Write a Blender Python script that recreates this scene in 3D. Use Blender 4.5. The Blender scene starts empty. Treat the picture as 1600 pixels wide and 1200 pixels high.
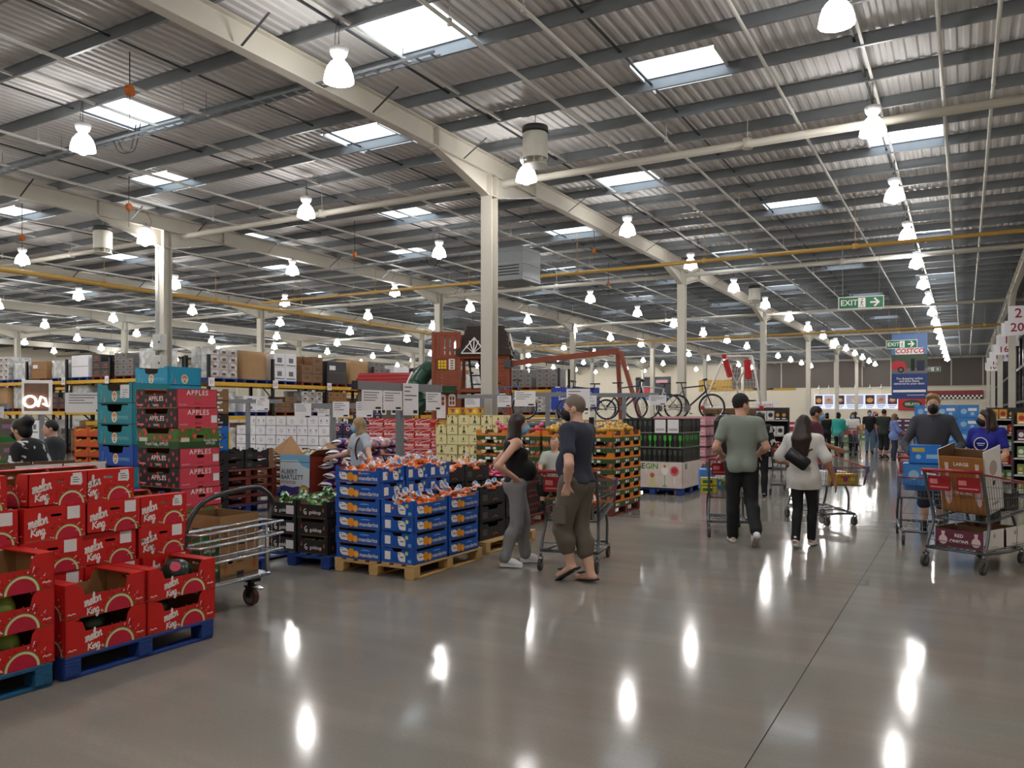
import bpy, math, random
import numpy as np
from mathutils import Vector, Matrix, Euler
from mathutils.geometry import tessellate_polygon
random.seed(7); RNG = np.random.RandomState(11)
scn = bpy.context.scene
COL = scn.collection
PI = math.pi

# ------------------------------------------------------------------ camera, sky, exposure
TH = math.atan(707/1245)                     # the aisle runs along +Y, the lens looks 29.6 degrees to its side
cam_d = bpy.data.cameras.new('camera'); cam = bpy.data.objects.new('camera', cam_d); COL.objects.link(cam)
cam.location = (0, 0, 1.6); cam.rotation_euler = (PI/2, 0, TH)
cam_d.sensor_width = 36.0; cam_d.lens = 1245/1600*36; cam_d.shift_y = 45/1600
cam_d.clip_end = 400; cam_d.clip_start = 0.05
scn.camera = cam
scn.view_settings.view_transform = 'Standard'; scn.view_settings.look = 'None'
scn.view_settings.exposure = 0.10; scn.view_settings.gamma = 1.0; scn.view_settings.use_curve_mapping = False
SKY = 5.0
LAMP = 36.0
LENS = 480.0
w = bpy.data.worlds.new('overcast_sky'); scn.world = w; w.use_nodes = True
bg = w.node_tree.nodes['Background']; bg.inputs[0].default_value = (0.86, 0.93, 1.0, 1); bg.inputs[1].default_value = SKY

# ------------------------------------------------------------------ colour and material helpers
def lin(c):
    c = c/255.0
    return c/12.92 if c <= 0.04045 else ((c+0.055)/1.055)**2.4
def rgb(r, g, b): return (lin(r), lin(g), lin(b), 1.0)
MATS = {}
def mat(name, c, rough=0.6, metal=0.0, var=0.10, scale=6.0, bump=0.0, bscale=40.0, spec=0.4, emit=0.0, alpha=1.0, stretch=None, c2=None, trans=0.0):
    """a principled material; colour drifts with object-space noise between c and a darker/lighter version of it (or c2)"""
    if name in MATS: return MATS[name]
    m = bpy.data.materials.new(name); m.use_nodes = True
    nt = m.node_tree; b = nt.nodes['Principled BSDF']
    col = rgb(*c)
    b.inputs['Roughness'].default_value = rough; b.inputs['Metallic'].default_value = metal
    b.inputs['Specular IOR Level'].default_value = spec
    if var > 0 or c2:
        tc = nt.nodes.new('ShaderNodeTexCoord'); no = nt.nodes.new('ShaderNodeTexNoise'); mx = nt.nodes.new('ShaderNodeMix'); mx.data_type = 'RGBA'
        src = tc.outputs['Object']
        if stretch:
            mp = nt.nodes.new('ShaderNodeMapping'); mp.inputs['Scale'].default_value = stretch
            nt.links.new(src, mp.inputs['Vector']); src = mp.outputs['Vector']
        nt.links.new(src, no.inputs['Vector'])
        no.inputs['Scale'].default_value = scale; no.inputs['Detail'].default_value = 3
        nt.links.new(no.outputs['Fac'], mx.inputs[0])
        a = rgb(*c2) if c2 else tuple(min(1, x*(1+var)) for x in col[:3])+(1,)
        bb = col if c2 else tuple(x*(1-var) for x in col[:3])+(1,)
        mx.inputs[6].default_value = bb; mx.inputs[7].default_value = a
        nt.links.new(mx.outputs[2], b.inputs['Base Color'])
    else:
        b.inputs['Base Color'].default_value = col
    if bump > 0:
        tc = nt.nodes.new('ShaderNodeTexCoord'); no = nt.nodes.new('ShaderNodeTexNoise'); bp = nt.nodes.new('ShaderNodeBump')
        nt.links.new(tc.outputs['Object'], no.inputs['Vector']); no.inputs['Scale'].default_value = bscale
        bp.inputs['Strength'].default_value = bump; bp.inputs['Distance'].default_value = 0.02
        nt.links.new(no.outputs['Fac'], bp.inputs['Height']); nt.links.new(bp.outputs['Normal'], b.inputs['Normal'])
    if emit > 0:
        b.inputs['Emission Color'].default_value = col; b.inputs['Emission Strength'].default_value = emit
    if alpha < 1: b.inputs['Alpha'].default_value = alpha
    if trans > 0: b.inputs['Transmission Weight'].default_value = trans
    MATS[name] = m
    return m

# ------------------------------------------------------------------ mesh helpers
class MB:
    def __init__(s): s.v = []; s.f = []; s.m = []; s.sm = []
    def add(s, vs, fs, mi=0, sm=False):
        b = len(s.v); s.v.extend([tuple(p) for p in vs])
        for f in fs: s.f.append(tuple(b+i for i in f)); s.m.append(mi); s.sm.append(sm)
        return s
    def box(s, x0, x1, y0, y1, z0, z1, mi=0):
        return s.add([(x0,y0,z0),(x1,y0,z0),(x1,y1,z0),(x0,y1,z0),(x0,y0,z1),(x1,y0,z1),(x1,y1,z1),(x0,y1,z1)],
              [(0,3,2,1),(4,5,6,7),(0,1,5,4),(1,2,6,5),(2,3,7,6),(3,0,4,7)], mi)
    def cbox(s, x0, x1, y0, y1, z0, z1, c=0.004, mi=0):
        """box with chamfered vertical edges and top/bottom rims"""
        o = [(x0+c,y0),(x1-c,y0),(x1,y0+c),(x1,y1-c),(x1-c,y1),(x0+c,y1),(x0,y1-c),(x0,y0+c)]
        i = [(x0+2*c,y0+c),(x1-2*c,y0+c),(x1-c,y0+2*c),(x1-c,y1-2*c),(x1-2*c,y1-c),(x0+2*c,y1-c),(x0+c,y1-2*c),(x0+c,y0+2*c)]
        vs = [(p[0],p[1],z0) for p in i]+[(p[0],p[1],z0+c) for p in o]+[(p[0],p[1],z1-c) for p in o]+[(p[0],p[1],z1) for p in i]
        fs = [tuple(range(7,-1,-1)), tuple(range(24,32))]
        for k in range(3):
            for j in range(8): fs.append((k*8+j, k*8+(j+1)%8, k*8+8+(j+1)%8, k*8+8+j))
        return s.add(vs, fs, mi)
    def obox(s, c, size, R=None, mi=0):
        hx, hy, hz = size[0]/2, size[1]/2, size[2]/2
        vs = [Vector((x,y,z)) for z in (-hz,hz) for x,y in ((-hx,-hy),(hx,-hy),(hx,hy),(-hx,hy))]
        if R is not None: vs = [R @ p for p in vs]
        c = Vector(c)
        return s.add([p+c for p in vs], [(0,3,2,1),(4,5,6,7),(0,1,5,4),(1,2,6,5),(2,3,7,6),(3,0,4,7)], mi)
    def bar(s, p0, p1, wdt, hgt, mi=0, up=(0,0,1)):
        p0, p1 = Vector(p0), Vector(p1); d = p1-p0; L = d.length; d.normalize()
        u = Vector(up); x = d.cross(u)
        if x.length < 1e-5: x = d.cross(Vector((1,0,0)))
        x.normalize(); z = x.cross(d)
        R = Matrix((x, d, z)).transposed()
        return s.obox((p0+p1)/2, (wdt, L, hgt), R, mi)
    def tube(s, pts, r, n=6, mi=0, closed=False, sm=True):
        P = [Vector(p) for p in pts]; N = len(P)
        rr = r if isinstance(r, (list, tuple)) else [r]*N
        T = []
        for i in range(N):
            if closed: t = P[(i+1)%N]-P[i-1]
            else: t = P[min(i+1,N-1)]-P[max(i-1,0)]
            T.append(t.normalized())
        a = Vector((0,0,1)) if abs(T[0].z) < 0.9 else Vector((1,0,0))
        u = T[0].cross(a).normalized(); b = len(s.v); vs = []
        for i in range(N):
            u = (u - T[i]*u.dot(T[i]))
            if u.length < 1e-6: u = T[i].orthogonal()
            u.normalize(); wv = T[i].cross(u)
            for k in range(n):
                an = 2*PI*k/n; vs.append(P[i]+(u*math.cos(an)+wv*math.sin(an))*rr[i])
        fs = []
        M = N if closed else N-1
        for i in range(M):
            for k in range(n):
                j = (i+1)%N
                fs.append((i*n+k, i*n+(k+1)%n, j*n+(k+1)%n, j*n+k))
        s.add(vs, fs, mi, sm)
        if not closed: s.f += [tuple(b+k for k in range(n-1,-1,-1)), tuple(b+(N-1)*n+k for k in range(n))]; s.m += [mi, mi]; s.sm += [False, False]
        return s
    def wire(s, p0, p1, r, mi=0, n=4): return s.tube([p0, p1], r, n, mi, sm=False)
    def lathe(s, prof, n=16, c=(0,0,0), mi=0, sm=True, axis=None):
        vs = []
        for r, z in prof:
            for k in range(n):
                an = 2*PI*k/n; vs.append(Vector((r*math.cos(an), r*math.sin(an), z)))
        if axis is not None:
            q = Vector((0,0,1)).rotation_difference(Vector(axis)); vs = [q @ p for p in vs]
        c = Vector(c); fs = []
        for i in range(len(prof)-1):
            for k in range(n): fs.append((i*n+k, i*n+(k+1)%n, (i+1)*n+(k+1)%n, (i+1)*n+k))
        s.add([p+c for p in vs], fs, mi, sm)
        b = len(s.v)-len(vs)
        if prof[0][0] > 1e-4: s.f.append(tuple(b+k for k in range(n-1,-1,-1))); s.m.append(mi); s.sm.append(False)
        if prof[-1][0] > 1e-4: s.f.append(tuple(b+(len(prof)-1)*n+k for k in range(n))); s.m.append(mi); s.sm.append(False)
        return s
    def disc(s, c, r, axis, t, n=14, mi=0, sm=False):
        return s.lathe([(r,-t/2),(r,t/2)], n, c, mi, sm, axis)
    def ball(s, c, r, n=10, mi=0, R=None):
        rx, ry, rz = r if isinstance(r, (tuple, list)) else (r, r, r)
        vs = []; fs = []; m = max(4, n//2+1)
        for i in range(m+1):
            ph = -PI/2+PI*i/m
            for k in range(n):
                an = 2*PI*k/n; p = Vector((rx*math.cos(ph)*math.cos(an), ry*math.cos(ph)*math.sin(an), rz*math.sin(ph)))
                if R is not None: p = R @ p
                vs.append(p+Vector(c))
        for i in range(m):
            for k in range(n): fs.append((i*n+k, i*n+(k+1)%n, (i+1)*n+(k+1)%n, (i+1)*n+k))
        return s.add(vs, fs, mi, True)
    def plate(s, F, outer, holes=(), t=0.004, mi=0, mi_back=None):
        """sheet with thickness: 2-D outline (and holes) in frame F=(origin, ex, ey); normal ex x ey, thickness goes inwards"""
        o, ex, ey = F; nrm = ex.cross(ey).normalized()
        loops = [list(outer)]+[list(h) for h in holes]
        tr = tessellate_polygon([[Vector((p[0],p[1],0)) for p in L] for L in loops])
        allp = [p for L in loops for p in L]; n = len(allp)
        P = [o+ex*p[0]+ey*p[1] for p in allp]
        fr = []
        for a,b,c in tr:
            ar = (allp[b][0]-allp[a][0])*(allp[c][1]-allp[a][1])-(allp[c][0]-allp[a][0])*(allp[b][1]-allp[a][1])
            if abs(ar) < 1e-12: continue
            fr.append((a,b,c) if ar > 0 else (a,c,b))
        s.add(P, fr, mi)
        if t > 0:
            s.add([p-nrm*t for p in P], [f[::-1] for f in fr], mi if mi_back is None else mi_back)
            k = 0
            for L in loops:
                m = len(L)
                vs = [P[k+i] for i in range(m)]+[P[k+i]-nrm*t for i in range(m)]
                s.add(vs, [(i, m+i, m+(i+1)%m, (i+1)%m) for i in range(m)], mi)
                k += m
        return s
    def flat(s, F, outer, lift=0.0008, mi=0):
        o, ex, ey = F; nrm = ex.cross(ey).normalized()
        return s.add([o+ex*p[0]+ey*p[1]+nrm*lift for p in outer], [tuple(range(len(outer)))], mi)
    def rect(s, F, x0, x1, y0, y1, lift=0.0008, mi=0): return s.flat(F, [(x0,y0),(x1,y0),(x1,y1),(x0,y1)], lift, mi)
    def stroke(s, F, pts, wd, lift=0.001, mi=0, smooth=True):
        if smooth and len(pts) > 2: pts = catmull(pts, 5)
        o, ex, ey = F; nrm = ex.cross(ey).normalized(); N = len(pts); L = []; R = []
        for i in range(N):
            a = pts[max(i-1,0)]; b = pts[min(i+1,N-1)]
            dx, dy = b[0]-a[0], b[1]-a[1]; l = math.hypot(dx,dy) or 1; nx, ny = -dy/l, dx/l
            L.append((pts[i][0]+nx*wd/2, pts[i][1]+ny*wd/2)); R.append((pts[i][0]-nx*wd/2, pts[i][1]-ny*wd/2))
        P = L+R
        s.add([o+ex*p[0]+ey*p[1]+nrm*lift for p in P], [(i, N+i, N+i+1, i+1) for i in range(N-1)], mi)
        return s
    def mesh(s, name, mats):
        me = bpy.data.meshes.new(name); me.from_pydata([tuple(p) for p in s.v], [], s.f)
        for m in (mats if isinstance(mats, (list, tuple)) else [mats]): me.materials.append(m)
        me.polygons.foreach_set('material_index', s.m)
        me.polygons.foreach_set('use_smooth', s.sm)
        me.update(); return me
def catmull(p, k):
    out = []; n = len(p)
    for i in range(n-1):
        p0, p1, p2, p3 = p[max(i-1,0)], p[i], p[i+1], p[min(i+2,n-1)]
        for j in range(k):
            t = j/k
            out.append(tuple(0.5*(2*p1[a]+(p2[a]-p0[a])*t+(2*p0[a]-5*p1[a]+4*p2[a]-p3[a])*t*t+(-p0[a]+3*p1[a]-3*p2[a]+p3[a])*t**3) for a in range(len(p1))))
    out.append(tuple(p[-1])); return out
def curve3(pts, k=5): return [Vector(p) for p in catmull([tuple(q) for q in pts], k)]
def frame(o, ex, ey): return (Vector(o), Vector(ex).normalized(), Vector(ey).normalized())

# ------------------------------------------------------------------ object helpers
KIDS = {}
def obj(name, data, parent=None, loc=(0,0,0), rz=0.0, rot=None, label=None, kind=None):
    o = bpy.data.objects.new(name, data); COL.objects.link(o)
    o.location = loc; o.rotation_euler = rot if rot else (0,0,rz)
    if parent is not None: o.parent = parent; KIDS.setdefault(parent.name, []).append(o)
    if label: o['label'] = label
    if kind: o['kind'] = kind
    return o
def thing(name, label, cat, loc=(0,0,0), rz=0.0, group=None, data=None, rot=None):
    o = bpy.data.objects.new(name, data); COL.objects.link(o)
    o.location = loc; o.rotation_euler = rot if rot else (0,0,rz)
    o['label'] = label; o['category'] = cat
    if group: o['group'] = group
    return o
def dup(root, loc, rz=None, label=None, group=None, rot=None, extra=False):
    """copy of a thing with copies of its parts and sub-parts; mesh data shared"""
    def rec(o, parent):
        c = o.copy(); COL.objects.link(c)
        if parent is not None: c.parent = parent; KIDS.setdefault(parent.name, []).append(c)
        for k in KIDS.get(o.name, ()):
            if k.get('own'): continue
            rec(k, c)
        return c
    r = rec(root, None); r.location = loc
    if rz is not None: r.rotation_euler = (0,0,rz)
    if rot is not None: r.rotation_euler = rot
    if label: r['label'] = label
    if group: r['group'] = group
    return r
ORD = ['first','second','third','fourth','fifth','sixth','seventh','eighth','ninth','tenth','eleventh','twelfth','thirteenth','fourteenth','fifteenth','sixteenth','seventeenth','eighteenth','nineteenth','twentieth','twenty-first','twenty-second','twenty-third','twenty-fourth']
TIER = lambda i, n: 'topmost' if i == n-1 else ('lowest' if i == 0 else ORD[n-1-i]+' down')
TXT = {}
def text_mesh(s, size, mats, bold=0.0, shear=0.0, align='CENTER', ext=0.0, space=1.0, res=2):
    key = (s, round(size,4), mats.name, bold, shear, align, space)
    if key in TXT: return TXT[key]
    cu = bpy.data.curves.new('lettering', 'FONT'); cu.body = s; cu.size = size; cu.align_x = align; cu.align_y = 'CENTER'
    cu.offset = bold*size; cu.shear = shear; cu.resolution_u = res; cu.extrude = ext; cu.space_character = space; cu.space_line = 0.85
    o = bpy.data.objects.new('lettering', cu); COL.objects.link(o)
    dg = bpy.context.evaluated_depsgraph_get()
    me = bpy.data.meshes.new_from_object(o.evaluated_get(dg)); me.materials.clear(); me.materials.append(mats)
    bpy.data.objects.remove(o); bpy.data.curves.remove(cu)
    TXT[key] = me; return me
def place_text(me, parent, o, ex, ey, lift=0.0015, name='lettering', label=None):
    ex = Vector(ex).normalized(); ey = Vector(ey).normalized(); n = ex.cross(ey)
    t = obj(name, me, parent, label=label)
    M = Matrix((ex, ey, n)).transposed().to_4x4(); M.translation = Vector(o)+n*lift
    t.matrix_local = M; return t

# ------------------------------------------------------------------ palette
WHITE = mat('white_card', (222,218,214), 0.6, var=0.04)
PAPER = mat('paper_white', (228,226,230), 0.55, var=0.03)
INK = mat('black_ink', (28,26,28), 0.6, var=0)
GREYINK = mat('grey_ink', (110,108,112), 0.6, var=0)
PRINTW = mat('white_print', (235,230,228), 0.5, var=0)
STEELW = mat('cream_painted_steel', (190,185,173), 0.45, var=0.05, scale=2)
GALV = mat('galvanised_purlin', (118,122,126), 0.42, 0.35, var=0.12, scale=3)
ZINC = mat('zinc_wire', (120,122,126), 0.35, 0.75, var=0.1)
CHROME = mat('chrome', (190,194,200), 0.22, 0.9, var=0.05)
BLACKP = mat('black_plastic', (24,24,26), 0.5, var=0.1)
RUBBER = mat('grey_rubber', (62,60,60), 0.7, var=0.1)
KRAFT = mat('kraft_card', (150,112,74), 0.75, var=0.10, scale=8)
KRAFTD = mat('dark_kraft_card', (112,82,54), 0.75, var=0.10, scale=8)
# ------------------------------------------------------------------ the building
X0, X1, Y0, Y1 = -80.0, 4.6, -14.0, 100.0
ZR = 8.05                                    # underside of the roof deck
def floor_mat():
    m = bpy.data.materials.new('polished_concrete'); m.use_nodes = True; nt = m.node_tree; b = nt.nodes['Principled BSDF']
    tc = nt.nodes.new('ShaderNodeTexCoord')
    def noise(sc, det, rough=0.55, st=None):
        n = nt.nodes.new('ShaderNodeTexNoise'); n.inputs['Scale'].default_value = sc; n.inputs['Detail'].default_value = det; n.inputs['Roughness'].default_value = rough
        if st:
            mp = nt.nodes.new('ShaderNodeMapping'); mp.inputs['Scale'].default_value = st; nt.links.new(tc.outputs['Object'], mp.inputs[0]); nt.links.new(mp.outputs[0], n.inputs['Vector'])
        else: nt.links.new(tc.outputs['Object'], n.inputs['Vector'])
        return n
    def ramp(src, stops):
        r = nt.nodes.new('ShaderNodeValToRGB'); e = r.color_ramp.elements
        e[0].position, e[0].color = stops[0]; e[1].position, e[1].color = stops[1]
        for p, c in stops[2:]: x = e.new(p); x.color = c
        nt.links.new(src, r.inputs[0]); return r
    def mix(fac, a, bb, mode='MIX'):
        x = nt.nodes.new('ShaderNodeMix'); x.data_type = 'RGBA'; x.blend_type = mode
        if isinstance(fac, float): x.inputs[0].default_value = fac
        else: nt.links.new(fac, x.inputs[0])
        nt.links.new(a, x.inputs[6]); nt.links.new(bb, x.inputs[7]); return x.outputs[2]
    big = ramp(noise(0.35, 4).outputs['Fac'], [(0.3, rgb(124,119,112)), (0.72, rgb(150,146,138))])
    warm = ramp(noise(0.9, 3).outputs['Fac'], [(0.45, rgb(138,134,127)), (0.75, rgb(144,122,112))])
    mid = mix(0.4, big.outputs[0], warm.outputs[0])
    streak = ramp(noise(1.2, 5, 0.6, (0.18, 2.4, 1)).outputs['Fac'], [(0.45, (0.86,0.86,0.86,1)), (0.75, (1.10,1.10,1.10,1))])
    c = mix(0.7, mid, streak.outputs[0], 'MULTIPLY')
    fine = ramp(noise(60, 2).outputs['Fac'], [(0.35, (0.93,0.93,0.93,1)), (0.65, (1.06,1.06,1.06,1))])
    c = mix(0.6, c, fine.outputs[0], 'MULTIPLY')
    nt.links.new(c, b.inputs['Base Color'])
    rr = ramp(noise(2.2, 4).outputs['Fac'], [(0.3, (0.085,0.085,0.085,1)), (0.75, (0.12,0.12,0.12,1))])
    nt.links.new(rr.outputs[0], b.inputs['Roughness'])
    b.inputs['Specular IOR Level'].default_value = 0.11
    bp = nt.nodes.new('ShaderNodeBump'); bp.inputs['Strength'].default_value = 0.02; bp.inputs['Distance'].default_value = 0.02
    nt.links.new(noise(3.0, 3).outputs['Fac'], bp.inputs['Height']); nt.links.new(bp.outputs[0], b.inputs['Normal'])
    return m
FLOORM = floor_mat()
# floor: poured bays divided by sawn joints (the joints are real 6 mm gaps)
fl = MB(); fl.box(X0, X1, Y0, Y1, -0.2, -0.004)
floor = obj('floor', fl.mesh('floor', mat('joint_filler', (58,56,54), 0.8)), kind='structure')
JX = [X0, -61, -46, -31, -16.0, -0.86, X1]; JY = [Y0, -6.95, 8.05, 23.05, 38.05, 53.05, 68.05, 83.05, Y1]
g = 0.003
for i in range(len(JX)-1):
    for j in range(len(JY)-1):
        b = MB(); b.box(JX[i]+g, JX[i+1]-g, JY[j]+g, JY[j+1]-g, -0.05, 0.0)
        obj('floor_bay', b.mesh('floor_bay', FLOORM), floor)
WALLC = mat('cream_wall', (214,206,188), 0.7, var=0.05, scale=0.4)
WALLG = mat('brown_grey_cladding', (96,88,84), 0.6, var=0.08, scale=0.5)
def wall(name, x0, x1, y0, y1, z0, z1, m): return obj(name, MB().box(x0, x1, y0, y1, z0, z1).mesh(name, m), kind='structure')
wall_far = wall('wall_far', X0, X1, Y1, Y1+.3, 0, 9.2, WALLC)
wall('wall_left', X0-.3, X0, Y0, Y1, 0, 9.2, WALLC)
wall('wall_right', X1, X1+.3, Y0, Y1, 0, 9.2, WALLC)
wall('wall_back', X0, X1, Y0-.3, Y0, 0, 9.2, WALLC)
# upper part of the far wall behind the food court: dark cladding panels with pale mullions
for k, xa in enumerate(np.arange(-25.2, 2.2, 3.0)):
    b = MB(); b.box(xa, xa+2.88, Y1-.12, Y1-.01, 4.6, 7.6)
    obj('cladding_panel', b.mesh('cladding_panel', WALLG), wall_far)
    b = MB(); b.box(xa+2.88, xa+3.0, Y1-.16, Y1-.01, 4.6, 7.6); obj('mullion', b.mesh('mullion', STEELW), wall_far)
b = MB(); b.box(-8.6, 1.6, Y1-.16, Y1-.1, 4.45, 4.6); obj('cladding_sill', b.mesh('cladding_sill', STEELW), wall_far)
b = MB(); b.box(X0, X1, Y1-.2, Y1-.02, 7.6, 7.95); obj('eaves_beam', b.mesh('eaves_beam', STEELW), wall_far)

# ---- roof deck: trapezoid sheet, ribs along Y, cut where the rooflights sit
SKYL = []
for cx in (-4.6,-12.1,-19.2,-26.4,-33.6,-40.8,-48,-55.2,-62.4,-69.6):
    for cy in (14.6, 25.4, 36.2, 47, 57.8, 68.6, 79.4, 90.2, 5.6): SKYL.append((cx, cy))
for cx in (-1.3,-8.0,-15.5,-22.8,-30,-37.2,-44.4,-51.6,-58.8,-66):
    for cy in (10.9, 20.6, 31.4, 42.2, 53, 63.8, 74.6, 85.4): SKYL.append((cx, cy))
PIT = 0.2; HW = 0.8; HL = 0.72
def deckprofile(x):
    return [(x, ZR), (x+.07, ZR), (x+.10, ZR+.032), (x+.17, ZR+.032), (x+.2, ZR)]
dk = MB()
nrib = int(round((X1-X0)/PIT))
snap = lambda x: X0+round((x-X0)/PIT)*PIT
SK = [(snap(cx-HW), snap(cx+HW), cy-HL, cy+HL) for cx, cy in SKYL]
for i in range(nrib):
    xa = X0+i*PIT; cuts = sorted((c, d) for a, b2, c, d in SK if a-1e-6 <= xa < b2-1e-6)
    y = Y0; seg = []
    for c, d in cuts: seg.append((y, c)); y = d
    seg.append((y, Y1))
    pr = deckprofile(xa)
    for c, d in seg:
        dk.add([(p[0], c, p[1]) for p in pr]+[(p[0], d, p[1]) for p in pr], [(k, k+5, k+6, k+1) for k in range(4)])
def deck_mat():
    m = mat('white_lined_deck', (206,204,203), 0.5, 0.0, var=0.10, scale=0.6, stretch=(3,0.4,1)); return m
ceiling = obj('ceiling', dk.mesh('ceiling', deck_mat()), kind='structure')
# rooflight sheets: same ribs, translucent
def skylight_mat():
    m = bpy.data.materials.new('translucent_rooflight'); m.use_nodes = True; nt = m.node_tree; nt.nodes.clear()
    out = nt.nodes.new('ShaderNodeOutputMaterial'); tl = nt.nodes.new('ShaderNodeBsdfTranslucent'); tp = nt.nodes.new('ShaderNodeBsdfTransparent'); mx = nt.nodes.new('ShaderNodeMixShader')
    tl.inputs[0].default_value = (0.85,0.88,0.88,1); tp.inputs[0].default_value = (0.8,0.85,0.88,1); mx.inputs[0].default_value = 0.45
    nt.links.new(tl.outputs[0], mx.inputs[1]); nt.links.new(tp.outputs[0], mx.inputs[2]); nt.links.new(mx.outputs[0], out.inputs[0]); return m
b = MB()
for i in range(8):
    pr = deckprofile(i*PIT-HW)
    b.add([(p[0], -HL-.02, p[1]-ZR+.02) for p in pr]+[(p[0], HL+.02, p[1]-ZR+.02) for p in pr], [(k, k+5, k+6, k+1) for k in range(4)])
skm = b.mesh('skylight_sheet', skylight_mat())
b = MB()
for sx in (-1, 1): b.box(sx*HW-.02, sx*HW+.02, -HL, HL, -.06, .12)
for sy in (-1, 1): b.box(-HW, HW, sy*HL-.02, sy*HL+.02, -.0, .12)
skf = b.mesh('skylight_trim', mat('white_flashing', (206,206,204), 0.5))
for a, b2, c, d in SK:
    s_ = obj('skylight_trim', skf, ceiling, ((a+b2)/2, (c+d)/2, ZR)); obj('skylight_sheet', skm, s_, (0,0,0))
# ---- purlins (run across the aisle), sag rods, rafters with haunches, columns
ZP = ZR-.006
b = MB()
prof = [(-.032,0),(.032,0),(.032,-.012),(.004,-.012),(.004,-.225),(-.050,-.225),(-.050,-.195),(-.056,-.195),(-.056,-.235),(-.004,-.235),(-.004,-.012),(-.032,-.012)]
n = len(prof); L = X1-X0
b.add([(X0, p[0], p[1]) for p in prof]+[(X1, p[0], p[1]) for p in prof], [(k, (k+1)%n, n+(k+1)%n, n+k) for k in range(n)])
pm = b.mesh('purlin', GALV)
PY = list(np.arange(-12.7+.2, Y1, 1.6))
for y in PY: obj('purlin', pm, ceiling, (0, y, ZP))
b = MB()
b.box(-.02, .02, Y0, Y1, -.13, -.10); 
sag = b.mesh('sag_bar', mat('dark_sag_bar', (70,72,74), 0.5, 0.4))
for x in np.arange(-78, 4, 3.62): obj('sag_bar', sag, ceiling, (x+.35, 0, ZP))
CX = [2.05, -10.0, -22.0, -34.0, -46.0, -58.0, -70.0]; CY = [-13.6, 1.4, 16.5, 31.6, 46.7, 61.8, 76.9, 92.0]
ZT = ZP-.235; RD = 0.46
def rafter(y0, y1, haunch=True):
    b = MB(); wf = 0.11
    b.box(-wf, wf, y0, y1, -.022, 0); b.box(-wf, wf, y0, y1, -RD, -RD+.022); b.box(-.012, .012, y0, y1, -RD, 0)
    for (a, s) in ((y0, 1), (y1, -1)):         # tapering haunch towards each column
        pts = [(a, -RD), (a+s*2.3, -RD), (a+s*0.15, -RD-.52), (a, -RD-.52)]
        for x in (-.012, .012): b.add([(x, p[0], p[1]) for p in pts], [(0,1,2,3) if (x > 0) == (s < 0) else (3,2,1,0)])
        q = [(a+s*2.3, -RD), (a+s*0.15, -RD-.52), (a, -RD-.52)]
        for i in range(2):
            (ya, za), (yb, zb) = q[i], q[i+1]
            b.add([(-wf,ya,za),(wf,ya,za),(wf,yb,zb),(-wf,yb,zb),(-wf,ya,za-.02),(wf,ya,za-.02),(wf,yb,zb-.02),(-wf,yb,zb-.02)], [(0,1,2,3),(7,6,5,4),(0,4,5,1),(1,5,6,2),(2,6,7,3),(3,7,4,0)])
        b.box(-.1, .1, a+s*2.25-.01, a+s*2.25+.01, -RD, 0)
    return b.mesh('rafter', STEELW)
rm = rafter(0, 15.1); brm = MB()
for yy in np.arange(1.0, 15, 3.2):
    for sx in (-1, 1): brm.bar((sx*.1, yy, -RD+.02), (sx*.72, yy, -.06), .045, .006)
brm = brm.mesh('fly_brace', mat('dark_sag_bar', (70,72,74)))
for x in CX:
    for y in CY[:-1]:
        r = obj('rafter', rm, ceiling, (x, y, ZT))
        if x > -40 and y < 50: obj('fly_brace', brm, r)
    r = obj('rafter', rafter(0, 8.0), ceiling, (x, 92.0, ZT))
def colmesh():
    b = MB(); z1 = ZT-RD
    b.box(-.15, .15, -.15, -.132, 0, z1); b.box(-.15, .15, .132, .15, 0, z1); b.box(-.008, .008, -.132, .132, 0, z1)
    b.box(-.2, .2, -.2, .2, 0, .02)
    b.box(-.16,.16,-.17,.17, z1-.54, z1-.52); b.box(-.16,.16,-.17,.17,z1-.02,z1)
    return b.mesh('steel_column', STEELW)
cm = colmesh()
for i, x in enumerate(CX):
    for j, y in enumerate(CY):
        o = obj('steel_column', cm, None, (x, y, 0.0005), kind='structure')
# conduits strapped to the column that stands in the produce area
b = MB()
for k in range(3): b.tube([(-.19+.05*k, -.19, .3),(-.19+.05*k, -.19, 6.9)], .017, 6)
obj('column_conduit', b.mesh('column_conduit', mat('grey_conduit', (150,150,150), .4, .5)), bpy.data.objects['steel_column'] if False else None, (-22,16.5,0)).update_tag()
cc = [o for o in COL.objects if o.name.startswith('column_conduit')][0]
cc['kind'] = 'structure'
for z in (2.9, 3.55):
    t = thing('switch_box', 'grey electrical switch box %s on the cream column in the produce area' % ('lower' if z < 3 else 'upper'), 'switch box', (-22.0+.1, 16.5-.25, z))
    b = MB(); b.cbox(-.22,.22,-.11,.09,0,.5,.01); obj('housing', b.mesh('housing', mat('pale_grey_enclosure', (188,188,184), .5)), t)
    b = MB(); b.cbox(-.2,.2,-.125,-.111,.03,.47,.004); obj('lid', b.mesh('lid', mat('pale_grey_enclosure', (188,188,184))), t)
    b = MB(); b.cbox(.1,.15,-.145,-.126,.22,.28,.004); obj('latch', b.mesh('latch', BLACKP), t)
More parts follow.
